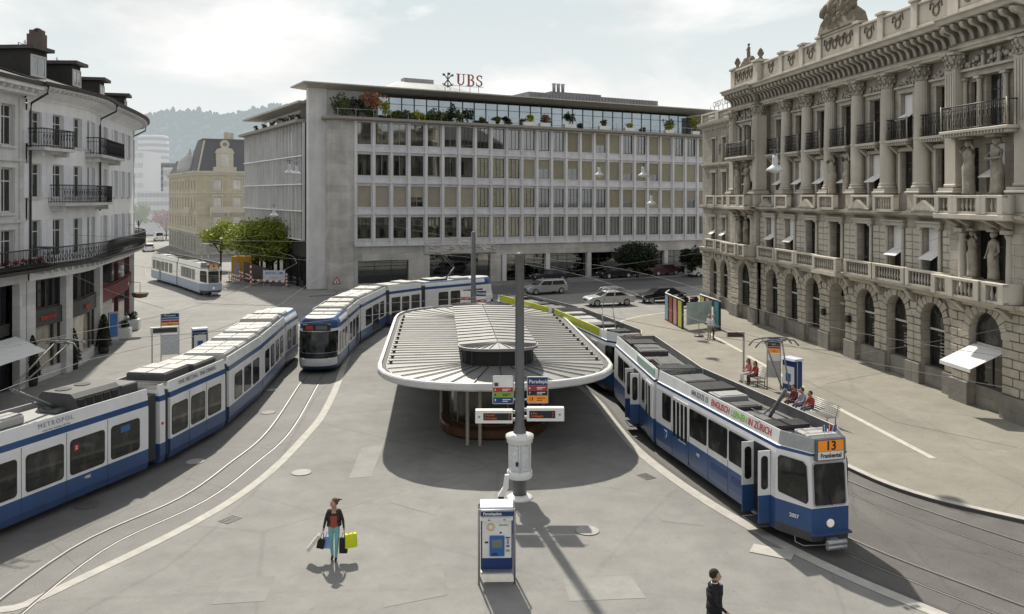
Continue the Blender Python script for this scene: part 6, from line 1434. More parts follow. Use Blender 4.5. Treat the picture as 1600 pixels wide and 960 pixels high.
# columns and pilasters
def giant(x, y, square=False, z0=10.2):
    mb = MB()
    mb.box(x-.62,x+.62,y-.62,y+.62,9.28,9.4); mb.bbox(x-.56,x+.56,y-.56,y+.56,9.4,10.28,.03); mb.bbox(x-.66,x+.66,y-.66,y+.66,10.28,10.4,.03); mb.box(x-.58,x+.58,y-.58,y+.58,10.4,10.56)
    if square:
        mb.bbox(x-.47,x+.47,y-.4,y+.5,10.56,10.75,.05); mb.box(x-.41,x+.41,y-.34,y+.5,10.75,16.4)
        for q in range(4): mb.box(x-.33+q*.18,x-.23+q*.18,y-.365,y-.33,13.5,16.2)
    else:
        n = 20; lo = []
        for zz, r in ((10.56,.56),(10.66,.58),(10.74,.50),(10.82,.53),(10.9,.46),(11.1,.45),(13.2,.45),(13.21,.475),(13.36,.475),(13.37,.445),(15.0,.415),(16.35,.385)):
            lo.append([(x+r*(1-(.035*(i%2) if zz > 13.36 else 0))*math.cos(2*math.pi*i/(2*n)), y+r*(1-(.035*(i%2) if zz > 13.36 else 0))*math.sin(2*math.pi*i/(2*n)), zz) for i in range(2*n)])
        mb.loft(lo, sm=False)
    o = PB(mb, 'pilaster' if square else 'column', st2); mb = MB()
    r0 = .40
    mb.lathe([(r0,16.36),(r0+.05,16.42),(r0-.02,16.5),(r0+.02,16.75),(r0+.17,17.08)], c=(x,y,0), n=16)
    for ring,(zz,rr,n) in enumerate(((16.5,.42,10),(16.74,.45,10),(16.98,.55,8))):
        for i in range(n):
            a = 2*math.pi*(i+.5*ring)/n; cx, cy = x+rr*math.cos(a), y+rr*math.sin(a)
            mb.ball((cx,cy,zz), .10, .8,.8,1.4, 1); mb.ball((cx+.06*math.cos(a),cy+.06*math.sin(a),zz+.13), .06, 1,1,.8, 1)
    mb.box(x-.56,x+.56,y-.56,y+.56,17.08,17.2); mb.build('capital', st, o); return o
for x in (-8.3,-5.0,-1.72,1.72,5.0,8.3): giant(x, .5)
for x in (-12.0,-16.85,12.0,16.85): giant(x, -.1, True)
# entablature, brackets, cornice, parapet
mb = MB(); molding(mb, [(1.4,17.2),(.02,17.2),(-.02,17.34),(-.08,17.34),(-.1,17.5),(-.2,17.54),(1.4,17.54)]); PB(mb, 'architrave', st2)
mb = MB(); molding(mb, [(1.4,17.542),(.12,17.542),(.12,18.45),(1.4,18.45)]); PB(mb, 'frieze', stat)  # darker stone: shade between the brackets put into the colour
mb = MB(); molding(mb, [(1.4,18.45),(-.3,18.45),(-.72,18.56),(-.78,18.72),(-.92,18.8),(-.92,18.86),(1.4,18.95)]); PB(mb, 'cornice', st2)
mb = MB(); mb.prof([(.14,17.58),(.0,17.62),(-.05,17.8),(-.10,17.95),(-.22,18.1),(-.54,18.2),(-.64,18.32),(-.64,18.455),(.14,18.455)], -.12, .12); bme = mb.mesh('bracket'); bme.materials.append(st)
for a,b,o_ in segs():
    n = int((b-a)/.62)
    for i in range(n):
        put('bracket', bme, None, pal, (a+(b-a)*(i+.5)/n, o_, 0))
def parapet(x0, x1, y, z0, z1, rel=1):
    mb = MB(); mb.box(x0,x1,y,y+.4,z0,z1-.16); mb.bbox(x0-.0,x1+.0,y-.1,y+.5,z1-.16,z1,.03); mb.box(x0,x1,y-.08,y-.003,z0,z0+.4); o = PB(mb, 'parapet', st2)
    cx = (x0+x1)/2
    for k in range(rel):
        c = cx + (k-(rel-1)/2)*.85; mb = MB(); r = .26
        for i in range(14):
            t = 2*math.pi*i/14; mb.ball((c+r*math.cos(t), y-.04, (z0+z1)/2+.08+r*math.sin(t)), .075, 1,.6,1, 1)
        for s in (-1,1): mb.tube([(c+s*.1,y-.03,(z0+z1)/2+.32),(c+s*.42,y-.05,(z0+z1)/2+.55),(c+s*.5,y-.03,(z0+z1)/2+.2)], .05, 5)
        mb.build('wreath', relief, o)
ped = [-11.9,-8.3,-5.0,-2.4,2.4,5.0,8.3,11.9]
for a,b in zip(ped,ped[1:]):
    mid_ = a == -2.4; parapet(a+.3, b-.3, .1, 18.9, 20.55 if not mid_ else 20.8, 4 if mid_ else 1)
for x in ped[1:-1]: mb = MB(); mb.bbox(x-.3,x+.3,-.02,.6,18.9,20.62,.02); mb.bbox(x-.38,x+.38,-.12,.7,20.62,20.8,.03); PB(mb, 'parapet_pier', st2)
for x in PAV:
    for s in (-1,1): mb = MB(); mb.bbox(x+s*2.35-.42,x+s*2.35+.42,-.35,.5,18.92,20.6,.02); mb.bbox(x+s*2.35-.52,x+s*2.35+.52,-.47,.6,20.6,20.8,.03); PB(mb,'parapet_pier',st2)
    parapet(x-1.92, x+1.92, -.25, 18.92, 20.6, 4)
    for s in (-1,1):
        mb = MB(); mb.lathe([(.2,0),(.2,.12),(.1,.2),(.24,.42),(.27,.55),(.16,.66),(.2,.7),(.1,.85),(.0,.95)], c=(x+s*2.35,.1,20.8), n=12); PB(mb, 'urn', relief)
    mb = MB(); mb.loft([[(x-1.5,-.2,20.6),(x+1.5,-.2,20.6),(x+1.5,.4,20.6),(x-1.5,.4,20.6)],[(x-.6,-.2,21.1),(x+.6,-.2,21.1),(x+.6,.4,21.1),(x-.6,.4,21.1)]])
    figure(mb, x, .1, 21.05, 1.45, 'fold', seed=2); mb.ball((x-.6,.1,21.15), .3, 1.2,.7,1,2,.1); mb.ball((x+.62,.1,21.1), .32, 1.2,.7,1,2,.1); PB(mb, 'statue', relief)
# statue group in the middle
mb = MB(); mb.loft([[(-2.4,-.1,20.8),(2.4,-.1,20.8),(2.4,.8,20.8),(-2.4,.8,20.8)],[(-2.2,0,21.5),(2.2,0,21.5),(2.2,.7,21.5),(-2.2,.7,21.5)],[(-1.2,0,22.1),(1.2,0,22.1),(1.2,.7,22.1),(-1.2,.7,22.1)]])
figure(mb, .1, .3, 21.9, 3.1, 'fold', seed=1); figure(mb, -1.35, .25, 21.4, 1.9, 'down', seed=5); figure(mb, 1.4, .25, 21.4, 1.95, 'fold', seed=6)
for i in range(26): mb.ball((rnd.uniform(-2.1,2.1), .1, 21.4+rnd.uniform(0,1.1)), rnd.uniform(.2,.42), 1,.8,1, 2, .1)
mb.ball((-.8,.2,22.4),.5,1,.8,1.3,2,.1); mb.ball((.95,.2,22.4),.55,1,.8,1.4,2,.1); PB(mb, 'statue_group', relief)
# wing cornice, balustrade and sign; rear bulk
mb = MB(); mb.prof([(.8,16.2),(.25,16.2),(.1,16.4),(-.3,16.62),(-.34,16.85),(.8,16.85)], -25.75, XL+.0); PB(mb,'cornice',st2)
for i in range(12): put('bracket', bme, None, pal, (-25.3+i*.66,.3,-1.72)).scale = (1,.8,1)
mb = MB(); balustrade(mb, -25.6, -21.5, .2, 16.86, 17.75, .3, .4); PB(mb,'balustrade',st2); mb = MB(); balustrade(mb, -21.5, -17.4, .2, 16.86, 17.75, .3, .4); PB(mb,'balustrade',st2)
lettering('CREDIT SUISSE', .75, MT['steel'], pal, (-21.5,.6,18.5), name='roof_lettering')
mb = MB()
for i in range(7): mb.tube([(-24.6+i*1.05,.62,16.8),(-24.6+i*1.05,.62,18.4)], .03)
PB(mb,'sign_rack',MT['steel'])
mb = MB(); mb.box(-25.6,XL-.01,.7,14,4.9,16.8); mb.box(XL,XR,1.45,15,5.2,18.9); mb.box(-11.9,11.9,1.96,2.1,0,5); mb.box(XL,-11.92,.8,2,0,5); mb.box(11.92,XR,.8,2,0,5); mb.box(-25.6,XL,.95,2,0,5); mb.box(-25.6,XR,2.1,15,0,5.2); PB(mb,'rear_block', MT['interior'])
mb = MB(); mb.box(XR-.01,XR+.2,-.3,15,0,18.4); mb.box(-25.9,-25.61,.3,14,0,16.2); PB(mb,'side_walls', ash)
for x0,x1,y0,y1 in ((XL,XL+.3,-.3,1.4),(XR-.3,XR,-.3,1.4),(-12.2,-11.91,-.34,1.4),(11.91,12.2,-.34,1.4)): mb = MB(); mb.box(x0,x1,y0,y1,5.37,17.2); PB(mb,'return_wall',st2)
mb = MB(); mb.loft([[(XL,1.2,19),(XR,1.2,19),(XR,15,19),(XL,15,19)],[(XL+3,5,21.5),(XR-3,5,21.5),(XR-3,12,21.5),(XL+3,12,21.5)]]); PB(mb,'roof',MT['steel'])
# ------------------------------------------------------------------ white curved building on the left
base_px = [(-25.75,44.2),(-25.55,47.5),(-25.75,50.6),(-26.7,53.9),(-28.1,59.7),(-29.5,64.5),(-31.6,69.2),(-34.8,73.2)]
CP = smooth_path(base_px, 8); CL = [0]
for a,b in zip(CP,CP[1:]): CL.append(CL[-1]+math.dist(a,b))
TOT = CL[-1]
def at_s(s):
    s = min(max(s,0),TOT)
    for i in range(len(CL)-1):
        if s <= CL[i+1]: break
    t = (s-CL[i])/(CL[i+1]-CL[i]); p = Vector(CP[i])*(1-t)+Vector(CP[i+1])*t
    a = Vector(CP[max(i-1,0)]); b = Vector(CP[min(i+2,len(CP)-1)]); tg = (b-a).normalized(); return p, tg
def mapc(s, y, z, o=(0,0)):
    p, t = at_s(s); n = Vector((-t.y,t.x)); ex = Vector((0,0))
    if s < 0: ex = t*s
    if s > TOT: ex = t*(s-TOT)
    return (p.x+n.x*y+ex.x, p.y+n.y*y+ex.y, z)        # +y goes into the building (left of travel)
def s_of_u(u):
    return min((abs((800+F*p[0]/p[1])-u), s) for s,p in ((i*.05, at_s(i*.05)[0]) for i in range(int(TOT/.05))))[1]
lb = thing('curved_house', 'white curved corner house with pale shutters, iron balconies, dormers and shops below', 'building', (0,0,0))
rend = mat('white_render', (.80,.80,.795), .85, 0, .07, .5, .1, 8, streak=.10); pier = mat('pale_stone_pier', (.62,.615,.60), .8, 0, .12, 1.2, streak=.1)
shut = mat('pale_grey_shutter', (.72,.73,.76), .6, 0, .08, 1.5); tile = mat('dark_roof_tiles', (.075,.07,.06), .85, 0, .35, 1.6, .4, 12); slate = mat('dark_dormer_cladding', (.035,.032,.03), .8, 0, .25, 2)
lead = mat('dark_gutter', (.05,.048,.045), .6, .2, .2, 3); fascia = mat('dark_shop_fascia', (.045,.045,.046), .5, 0, .15, 2)
winsU = [54,90,120,144,163.5,180,191.5,200.5,208]
ws = [s_of_u(u) for u in winsU]; wsd = ws + [ws[-1]+2.4, ws[-1]+4.8, ws[-1]+7.0]; wsd = [s for s in wsd if s < TOT-.8]
rowsL = [(12.95,14.7),(10.05,11.9),(6.75,8.85)]
ops = [(s-.5,s+.5,a,b) for s in wsd for a,b in rowsL]
mb = MB(); wall(mb, 0, TOT, 6.2, 15.6, ops, .22, mapf=mapc, extra=CL); mb.build('wall', rend, lb)
fL,gL = win_meshes('housewin', 1.0, 1.85, 'offwhite', (0,), (1.3,), .07); gL.materials.append(MT['glass'])
lv = MB()
lv.box(-.27,.27,-.05,0,0,1.85)
for i in range(17): lv.box(-.21,.21,-.062,-.051,.1+i*.1,.15+i*.1)
lvm = lv.mesh('shutter'); lvm.materials.append(shut)
for s in wsd:
    for j,(a,b) in enumerate(rowsL):
        p,t = at_s(s); rz = math.atan2(t.y,t.x); h = b-a; x,y,_ = mapc(s,.14,0)
        o = add_window(lb, fL, gL, (x,y,a), rz, gmat=None); o.scale = (1,1,h/1.85)
        mb = MB(); mb.box(-.6,.6,-.22,-.12,-.1,-.005); mb.build('window_sill', pier, o)
        for q in (-1,1):
            sh_ = put('shutter', lvm, None, o, (q*.79,-.145,0))
# window lights carry the street facade below: shop front
s_p = [s_of_u(u) for u in (33,45,103,110,152,161,187,190.5,207,210,215.5)]
PIER = [s_of_u(u) for u in (41,107,157,189,208)] + [TOT-.5]
PIER[0] = .25
pierj = add_joints(pier, 3, .62, .8, .012)
for s in PIER: 
    mb = MB(); P = [mapc(s-.36,-.06,0),mapc(s+.36,-.06,0),mapc(s+.36,.5,0),mapc(s-.36,.5,0)]; mb.prism([p[:2] for p in P], 0, 5.65); mb.build('pier', pierj, lb)
mb = MB(); wall(mb, 0, TOT, 5.62, 6.25, [], mapf=lambda s,y,z: mapc(s,y-.12,z), extra=CL); mb.build('shop_cornice', rend, lb)
mb = MB(); wall(mb, 0, TOT, 0, 5.7, [], mapf=lambda s,y,z: mapc(s,y+1.0,z), extra=CL); mb.build('dark_shop_interior', MT['interior'], lb)
def cquad(mb, s0, s1, y, z0, z1, n=4):
    for i in range(n):
        a = s0+(s1-s0)*i/n; b = s0+(s1-s0)*(i+1)/n; mb.face([mapc(a,y,z0),mapc(b,y,z0),mapc(b,y,z1),mapc(a,y,z1)])
def cbox(mb, s0, s1, y0, y1, z0, z1, n=1):
    for i in range(n):
        a = s0+(s1-s0)*i/n; b = s0+(s1-s0)*(i+1)/n; k = len(mb.v)
        for z in (z0,z1): mb.v += [mapc(a,y0,z),mapc(b,y0,z),mapc(b,y1,z),mapc(a,y1,z)]
        mb.idx([(3,2,1,0),(4,5,6,7),(0,1,5,4),(1,2,6,5),(2,3,7,6),(3,0,4,7)], k, False)
crimson = mat('crimson_shop_front', (.13,.022,.026), .5, 0, .15, 2)
warmglass = mat('pale_shop_window', (.36,.33,.27), .12, 0, .5, .6)
for i,(a,b) in enumerate(zip(PIER,PIER[1:])):
    a += .38; b -= .38
    red_ = i == 2
    mb = MB(); cquad(mb, a, b, .42, 3.95, 5.6); f = mb.build('upper_shop_window', MT['glass'], lb)
    mb = MB(); n = 4 if i < 2 else 3
    for k in range(n+1): s = a+(b-a)*k/n; cbox(mb, s-.05, s+.05, .3, .45, 3.95, 5.6)
    cbox(mb, a, b, .28, .43, 3.93, 4.02, 3); cbox(mb, a, b, .28, .43, 5.5, 5.62, 3); mb.build('frame', crimson if red_ else MT['darkframe'], f)
    mb = MB(); cbox(mb, a, b, .16, .5, 3.0, 3.93, 4); sb_ = mb.build('shop_fascia', crimson if red_ else fascia if i < 2 else MT['roofbox'], lb)
    if i < 2 or red_:
        p,t = at_s((a+b)/2); x,y,_ = mapc((a+b)/2, .12, 0); lettering('mayoral' if not red_ else 'café', .42 if not red_ else .4, MT['red'] if not red_ else MT['white'], sb_, (x,y,3.45), math.atan2(t.y,t.x), bold=.012)
    mb = MB(); cquad(mb, a, b, .42, .62, 3.0); f = mb.build('shop_window', warmglass if i in (0,1,3) else MT['glass'], lb)
    mb = MB()
    for k in range(n+1): s = a+(b-a)*k/n; (k in (0,n,n-1) or i > 1) and cbox(mb, s-.07, s+.07, .3, .45, .62, 3.0)
    mb.build('frame', MT['darkframe'] if not red_ else crimson, f)
    mb = MB(); cbox(mb, a, b, .2, .55, 0, .62, 4); mb.build('shop_plinth', pier, lb)
# long curved balcony
mb = MB(); N_ = 44
cbox(mb, -.1, TOT, -.95, .05, 6.22, 6.38, N_); bal = mb.build('long_balcony', lead, lb)
for i in range(int(TOT/.62)): s = .3+i*.62; mb = MB(); cbox(mb, s-.09, s+.09, -.8, -.02, 6.0, 6.215); mb.build('bracket', pier, bal)
mb = MB(); S_ = [TOT*i/N_ for i in range(N_+1)]
mb.tube([mapc(s,-.9,7.35) for s in S_], .035, 5); mb.tube([mapc(s,-.9,6.5) for s in S_], .02, 4)
for i in range(int(TOT/.16)): s = i*.16; mb.tube([mapc(s,-.9,6.38),mapc(s,-.9,7.35)], .014, 4)
for i in range(int(TOT/.32)):
    s = i*.32+.08; mb.tube([mapc(s,-.9,6.6),mapc(s+.1,-.92,6.85),mapc(s,-.9,7.15),mapc(s-.1,-.92,6.85),mapc(s,-.9,6.6)], .013, 4)
mb.build('iron_railing', mat('dull_iron', (.05,.048,.045), .6, .3, .2, 3), bal)
def ibalc(s0, s1, z, out=.95):
    mb = MB(); cbox(mb, s0, s1, -out, .02, z-.16, z, 6); o = mb.build('balcony', pier, lb); mb = MB()
    for s in (s0+.3,s1-.3): cbox(mb, s-.12, s+.12, -out*.75, -.01, z-.45, z-.165)
    cbox(mb, s0+.15, s1-.15, -out*.55, -.01, z-.3, z-.166, 4); mb.build('console', pier, o)
    mb = MB(); P = [(s0,0.0),(s0,-out*.5),(s0,-out+.06)] + [(s0+(s1-s0)*i/6,-out+.06) for i in range(1,6)] + [(s1,-out+.06),(s1,-out*.5),(s1,0)]
    for zz,r in ((z+1.0,.03),(z+.08,.02),(z+.78,.014)): mb.tube([mapc(s,y,zz) for s,y in P], r, 5)
    n = int((s1-s0)/.12)
    for i in range(n+1): s = s0+(s1-s0)*i/n; mb.tube([mapc(s,-out+.06,z),mapc(s,-out+.06,z+1)], .014, 4); i < n and i%2 == 0 and mb.tube([mapc(s+.06,-out+.05,z+.2),mapc(s+.12,-out+.05,z+.45),mapc(s+.06,-out+.05,z+.7),mapc(s,-out+.05,z+.45)], .014, 4)
    for s in (s0,s1):
        for k in range(6): mb.tube([mapc(s,-out*k/6,z),mapc(s,-out*k/6,z+1)], .014, 4)
    mb.build('iron_railing', MT['black'], o)
ibalc(s_of_u(41), s_of_u(92), 12.75); ibalc(s_of_u(133), s_of_u(172), 12.65); ibalc(s_of_u(76), s_of_u(151), 9.75)
# eaves, gutter, roof
def cprof(mb, prof, s0, s1, n):
    for i in range(n):
        a = s0+(s1-s0)*i/n; b = s0+(s1-s0)*(i+1)/n
        for (y0,z0),(y1,z1) in zip(prof,prof[1:]): mb.face([mapc(a,y0,z0),mapc(b,y0,z0),mapc(b,y1,z1),mapc(a,y1,z1)])
mb = MB(); cprof(mb, [(-.02,15.3),(-.12,15.45),(-.75,15.85),(-1.05,15.95),(-1.05,16.05)], -.2, TOT, 40); mb.build('eaves', rend, lb)
for i in range(int(TOT/.42)): s = i*.42; mb = MB(); cbox(mb, s, s+.14, -.95, -.7, 15.78, 15.9); mb.build('eaves_bracket', pier, lb)
mb = MB(); cprof(mb, [(-1.04,16.0),(-1.2,16.02),(-1.22,16.2),(-1.1,16.22)], -.3, TOT, 40); mb.build('gutter', lead, lb)
mb = MB(); cprof(mb, [(-1.15,16.16),(-.2,16.45),(2.6,17.35),(4.2,17.75),(8,17.9)], -.3, TOT, 40); rfl = mb.build('roof', tile, lb)
mb = MB(); cprof(mb, [(8,17.9),(8,0)], -.3, TOT, 20); mb.face([mapc(TOT,-.0,0),mapc(TOT,8,0),mapc(TOT,8,17.9),mapc(TOT,2.6,17.35),mapc(TOT,-.9,16.3),mapc(TOT,0,15.4)]); mb.build('rear_walls', rend, lb)
def dormer(u, w=1.25, h=2.0, big=False, y0=.35):
    s = s_of_u(u); zb = 16.55
    mb = MB(); cbox(mb, s-w/2, s+w/2, y0, 4.2, zb-.4, zb+h); dm = mb.build('dormer', slate, lb)
    mb = MB(); cbox(mb, s-w/2-.22, s+w/2+.22, y0-.38, 4.6, zb+h+.003, zb+h+.2); mb.build('dormer_roof', mat('dormer_lead', (.07,.062,.055), .6, .1, .2, 2) if 'dormer_lead' not in bpy.data.materials else bpy.data.materials['dormer_lead'], dm)
    p,t = at_s(s); x,y,_ = mapc(s, y0-.05, 0); f,g_ = win_meshes('dormerwin', w-.12, h-.35, 'offwhite', (0,), (), .1); g_.materials.append(bpy.data.materials.get('dormer_glass') or mat('dormer_glass', (.34,.35,.36), .1, .3, .3, 1)); add_window(dm, f, g_, (x,y,zb+.1), math.atan2(t.y,t.x), gmat=None)
for u,h in ((69,1.55),(129,1.35),(168,1.25),(191,1.2),(204,1.15)): dormer(u, 1.4 if u < 80 else 1.25, h)
s = s_of_u(131); mb = MB(); cbox(mb, s-.38, s+.38, 2.2, 3.1, 17.0, 19.75); cbox(mb, s-.3, s+.3, 2.3, 3.0, 19.75, 20.0); cm_ = mb.build('chimney', mat('brown_chimney', (.13,.10,.085), .9, 0, .2, 2), lb)
mb = MB(); p_ = mapc(s,2.6,19.95); mb.ball(p_, .25, 1,1,.8); mb.build('chimney_cap', slate, cm_)
for s_,y_ in ((s_of_u(104),2.6),): 
    mb = MB(); 
    for q in (-.35,.35): mb.tube([mapc(s_+q,y_,17.0),mapc(s_+q,y_,18.9)], .025, 4)
    mb.tube([mapc(s_-.35,y_,18.9),mapc(s_+.35,y_,18.9)], .025, 4); mb.tube([mapc(s_-.35,y_,18.5),mapc(s_+.35,y_,18.5)], .025, 4); mb.build('roof_frame', MT['steel'], lb)
for u in (121,166,183): s_ = s_of_u(u); mb = MB(); mb.tube([mapc(s_,3,17.2),mapc(s_,3,19.3)], .03, 4); [mb.tube([mapc(s_-.3,3,z),mapc(s_+.3,3,z)], .015, 4) for z in (18.9,19.15)]; mb.build('aerial', MT['steel'], lb)
for u in (40,154,206):
    s_ = s_of_u(u) if u > 41 else .12; mb = MB(); mb.tube([mapc(s_,-1.1,16.0),mapc(s_,-1.05,15.6),mapc(s_,-.15,15.1),mapc(s_,-.1,14.6),mapc(s_,-.1,9.2 if u == 154 else 6.4)], .06, 7); mb.build('downpipe', lead, lb)
mb = MB(); mb.tube([mapc(TOT-1.5,-1.1,16.0),mapc(TOT-1.5,-1.0,15.5),mapc(TOT-1.5,-.15,15.0),mapc(TOT-1.5,-.1,6.5)], .07, 7); mb.build('downpipe', lead, lb)
bx_,by_,_ = mapc(s_of_u(196), -1.0, 0)
hb_ = thing('hanging_basket', 'round brown wicker bowl sign hanging from the curved shop front', 'hanging bowl', (bx_,by_,2.9)); mb = MB(); mb.lathe([(.1,-.35),(.45,-.28),(.62,0),(.58,.03),(.1,.05)], n=16); mb.build('bowl', mat('wicker', (.16,.11,.06), .9, 0, .3, 8), hb_); mb = MB(); mb.tube([(0,0,0),(0,0,.8),(-.95,.1,.85)], .02); mb.build('bracket', MT['black'], hb_)

# nearer building cut by the left edge of the picture
nb = thing('corner_house', 'pale house at the left edge with flower balcony and grey window frames', 'building', (0,0,0)); NX = -25.75
nmap = lambda s,y,z: (NX-.05-y, 44.1-16+s, z)
nops = [(s-.55,s+.55,a,b) for s in (14.4,11.6,8.8,6,3.2) for a,b in ((12.75,14.85),(9.3,11.6),(6.5,8.4))]
mb = MB(); wall(mb, 0, 15.95, 6.2, 15.6, nops, .25, mapf=nmap); mb.build('wall', mat('grey_render', (.62,.615,.605), .85, 0, .08, .6, streak=.12), nb)
for s,_,a,b in [(o[0]+.55,0,o[2],o[3]) for o in nops]:
    x,y,_ = nmap(s,.16,0); o = add_window(nb, fL, gL, (x,y,a), R(90), gmat=None); o.scale = (1.1,1,(b-a)/1.85)
    mb = MB(); mb.box(-.62,.62,-.30,-.12,-.12,-.004); mb.build('window_sill', pier, o)
    mb = MB(); mb.box(-.66,-.52,-.22,-.162,0,1.85); mb.box(.52,.66,-.22,-.162,0,1.85); mb.box(-.66,.66,-.22,-.162,1.853,2.0); mb.build('window_surround', pier, o)
def nbox(mb, s0,s1,y0,y1,z0,z1): a = nmap(s0,y0,z0); b = nmap(s1,y1,z1); mb.box(min(a[0],b[0]),max(a[0],b[0]),a[1],b[1],z0,z1)
mb = MB(); nbox(mb,0,15.9,-.12,.3,8.75,8.95); nbox(mb,0,15.9,-.12,.3,11.95,12.1); nbox(mb,0,15.9,-.2,.3,5.6,6.2); nbox(mb,15.35,15.9,-.1,.3,0,5.6); nbox(mb,15.4,15.9,-.08,-.003,6.2,15.3); mb.build('mouldings', pier, nb)
mb = MB(); nbox(mb,0,16.1,-1.0,.1,15.75,16.0); nbox(mb,0,16.0,-.6,.1,15.45,15.75); mb.build('eaves', rend, nb)
for i in range(26): mb = MB(); nbox(mb, .2+i*.62, .42+i*.62, -.9, -.6, 15.6, 15.746); mb.build('eaves_bracket', pier, nb)
mb = MB(); nbox(mb,0,16.2,-1.15,-1.0,15.95,16.15); mb.build('gutter', lead, nb)
mb = MB(); q = [nmap(0,-1.1,16.15),nmap(16,-1.1,16.15),nmap(16,4,17.7),nmap(0,4,17.7)]; mb.face(q); q = [nmap(0,4,17.7),nmap(16,4,17.7),nmap(16,9,17.9),nmap(0,9,17.9)]; mb.face(q); mb.build('roof', tile, nb)
mb = MB(); nbox(mb,0,15.9,9,9.2,0,17.8); nbox(mb,0,.2,.3,9,0,16.2); nbox(mb,15.7,15.95,.3,9,6,16.2); mb.build('rear_walls', rend, nb)
mb = MB(); nbox(mb,0,15.3,.6,.7,0,5.6); mb.build('shop_window', MT['glass'], nb)
mb = MB(); [nbox(mb, s, s+.12, .45,.6,0,5.6) for s in (3,6,9,12,14.2)]; nbox(mb,0,15.3,.4,.6,2.9,3.5); mb.build('shop_frame', MT['darkframe'], nb)
mb = MB(); nbox(mb,4,16.6,-1.25,-.2,6.2,6.36); nbl = mb.build('balcony', lead, nb)
mb = MB()
for zz,r in ((7.4,.035),(6.5,.02)): mb.tube([nmap(4,-1.2,zz),nmap(16.6,-1.2,zz),nmap(16.6,-.3,zz)], r, 5)
for i in range(90): mb.tube([nmap(4+i*.14,-1.2,6.36),nmap(4+i*.14,-1.2,7.4)], .014, 4)
for i in range(6): mb.tube([nmap(16.6,-1.2+i*.18,6.36),nmap(16.6,-1.2+i*.18,7.4)], .014, 4)
mb.build('iron_railing', MT['black'], nbl)
fl = thing('flower_box', 'row of red flowering plants along the balcony rail at the left edge', 'flower box', nmap(10,-1.0,6.4))
mb = MB(); mb.box(-.15,.15,-6,6,0,.22); mb.build('trough', slate, fl); mb = MB()
for i in range(16): scatter_leaves(mb, (.0,-5.6+i*.75,.35), .22,.4,.22, 60, .14, i, 4, 0)
mb.build('foliage', LF['box'], fl, fix=False); mb = MB()
for i in range(16): scatter_leaves(mb, (.1,-5.6+i*.75,.42), .2,.38,.18, 45, .11, 50+i, 5, 0)
mb.build('blossom', leafmat('red_blossom', (.42,.02,.03)), fl, fix=False)
aw = thing('shop_awning', 'white shop awning stretched out above the pavement at the left edge', 'awning', (NX,40.6,0)); mb = MB()
mb.loft([[(0,2.6,2.82),(0,-9,2.82),(0,-9,2.86),(0,2.6,2.86)],[(2.15,1.5,2.32),(2.15,-9,2.32),(2.15,-9,2.36),(2.15,1.5,2.36)]]); mb.build('cloth', MT['awning'], aw); mb = MB(); mb.tube([(.05,1.4,2.5),(2.1,1.4,2.3)], .02); mb.build('arm', MT['galv'], aw)
# ------------------------------------------------------------------ greenery and tubs along the shops
def topiary(u, v, h, label):
    x,y,_ = G(u,v); t = thing('topiary', label, 'topiary', (x,y,0), 0, 'clipped cones beside the shop windows'); mb = MB(); mb.lathe([(.28,0),(.34,.45),(.30,.45)], n=14); mb.build('pot', slate, t)
    mb = MB(); r = random.Random(int(u))
    for i in range(1400):
        z = r.random(); a = r.uniform(0,6.28); rr = (.42*(1-z)**.6+.05)*r.uniform(.8,1.08); P = Vector((rr*math.cos(a), rr*math.sin(a), .45+z*(h-.45))); d = Vector((r.gauss(0,1),r.gauss(0,1),r.gauss(0,1))).normalized(); e = d.cross(Vector((r.gauss(0,1),r.gauss(0,1),1))).normalized(); s = .11
        mb.face([tuple(P-d*s*.5),tuple(P+e*s*.3),tuple(P+d*s*.5),tuple(P-e*s*.3)])
    mb.build('foliage', LF['dark'], t, fix=False); mb = MB(); mb.lathe([(.3,.4),(.2,h*.6),(.02,h-.1)], n=10); mb.build('core', LF['dark'], t)
topiary(49,603,2.7,'dark clipped cone beside the wall nearest the white awning'); topiary(113,577,2.4,'dark clipped cone between the two large shop windows'); topiary(162,552,2.5,'dark clipped cone beside the crimson shop front')
for u,v,l in ((195,529,'white square tub with a round green ball, nearer one'),(209,515,'white square tub with a round green ball, farther one')):
    x,y,_ = G(u,v); t = thing('planter_tub', l, 'planter', (x,y,0), R(15), 'white tubs by the curved shop front'); mb = MB(); mb.bbox(-.42,.42,-.42,.42,0,.78,.03); mb.build('tub', MT['white'], t); mb = MB(); scatter_leaves(mb,(0,0,1.0),.45,.45,.42,420,.13,int(u),14,.3); mb.build('foliage', LF['box'], t, fix=False)
tb = thing('menu_board', 'small blue and white board standing at the crimson shop front', 'sign', (*G(177,538)[:2],0), R(60)); mb = MB(); mb.box(-.35,.35,-.05,.05,.2,2.2); mb.build('panel', MT['galv'], tb); mb = MB(); mb.box(-.28,.28,-.06,-.05,.5,2.1); mb.build('sign_field', MT['midblue'], tb); mb = MB(); mb.box(-.4,.4,-.2,.2,0,.2); mb.build('foot', MT['roofgrey'], tb)

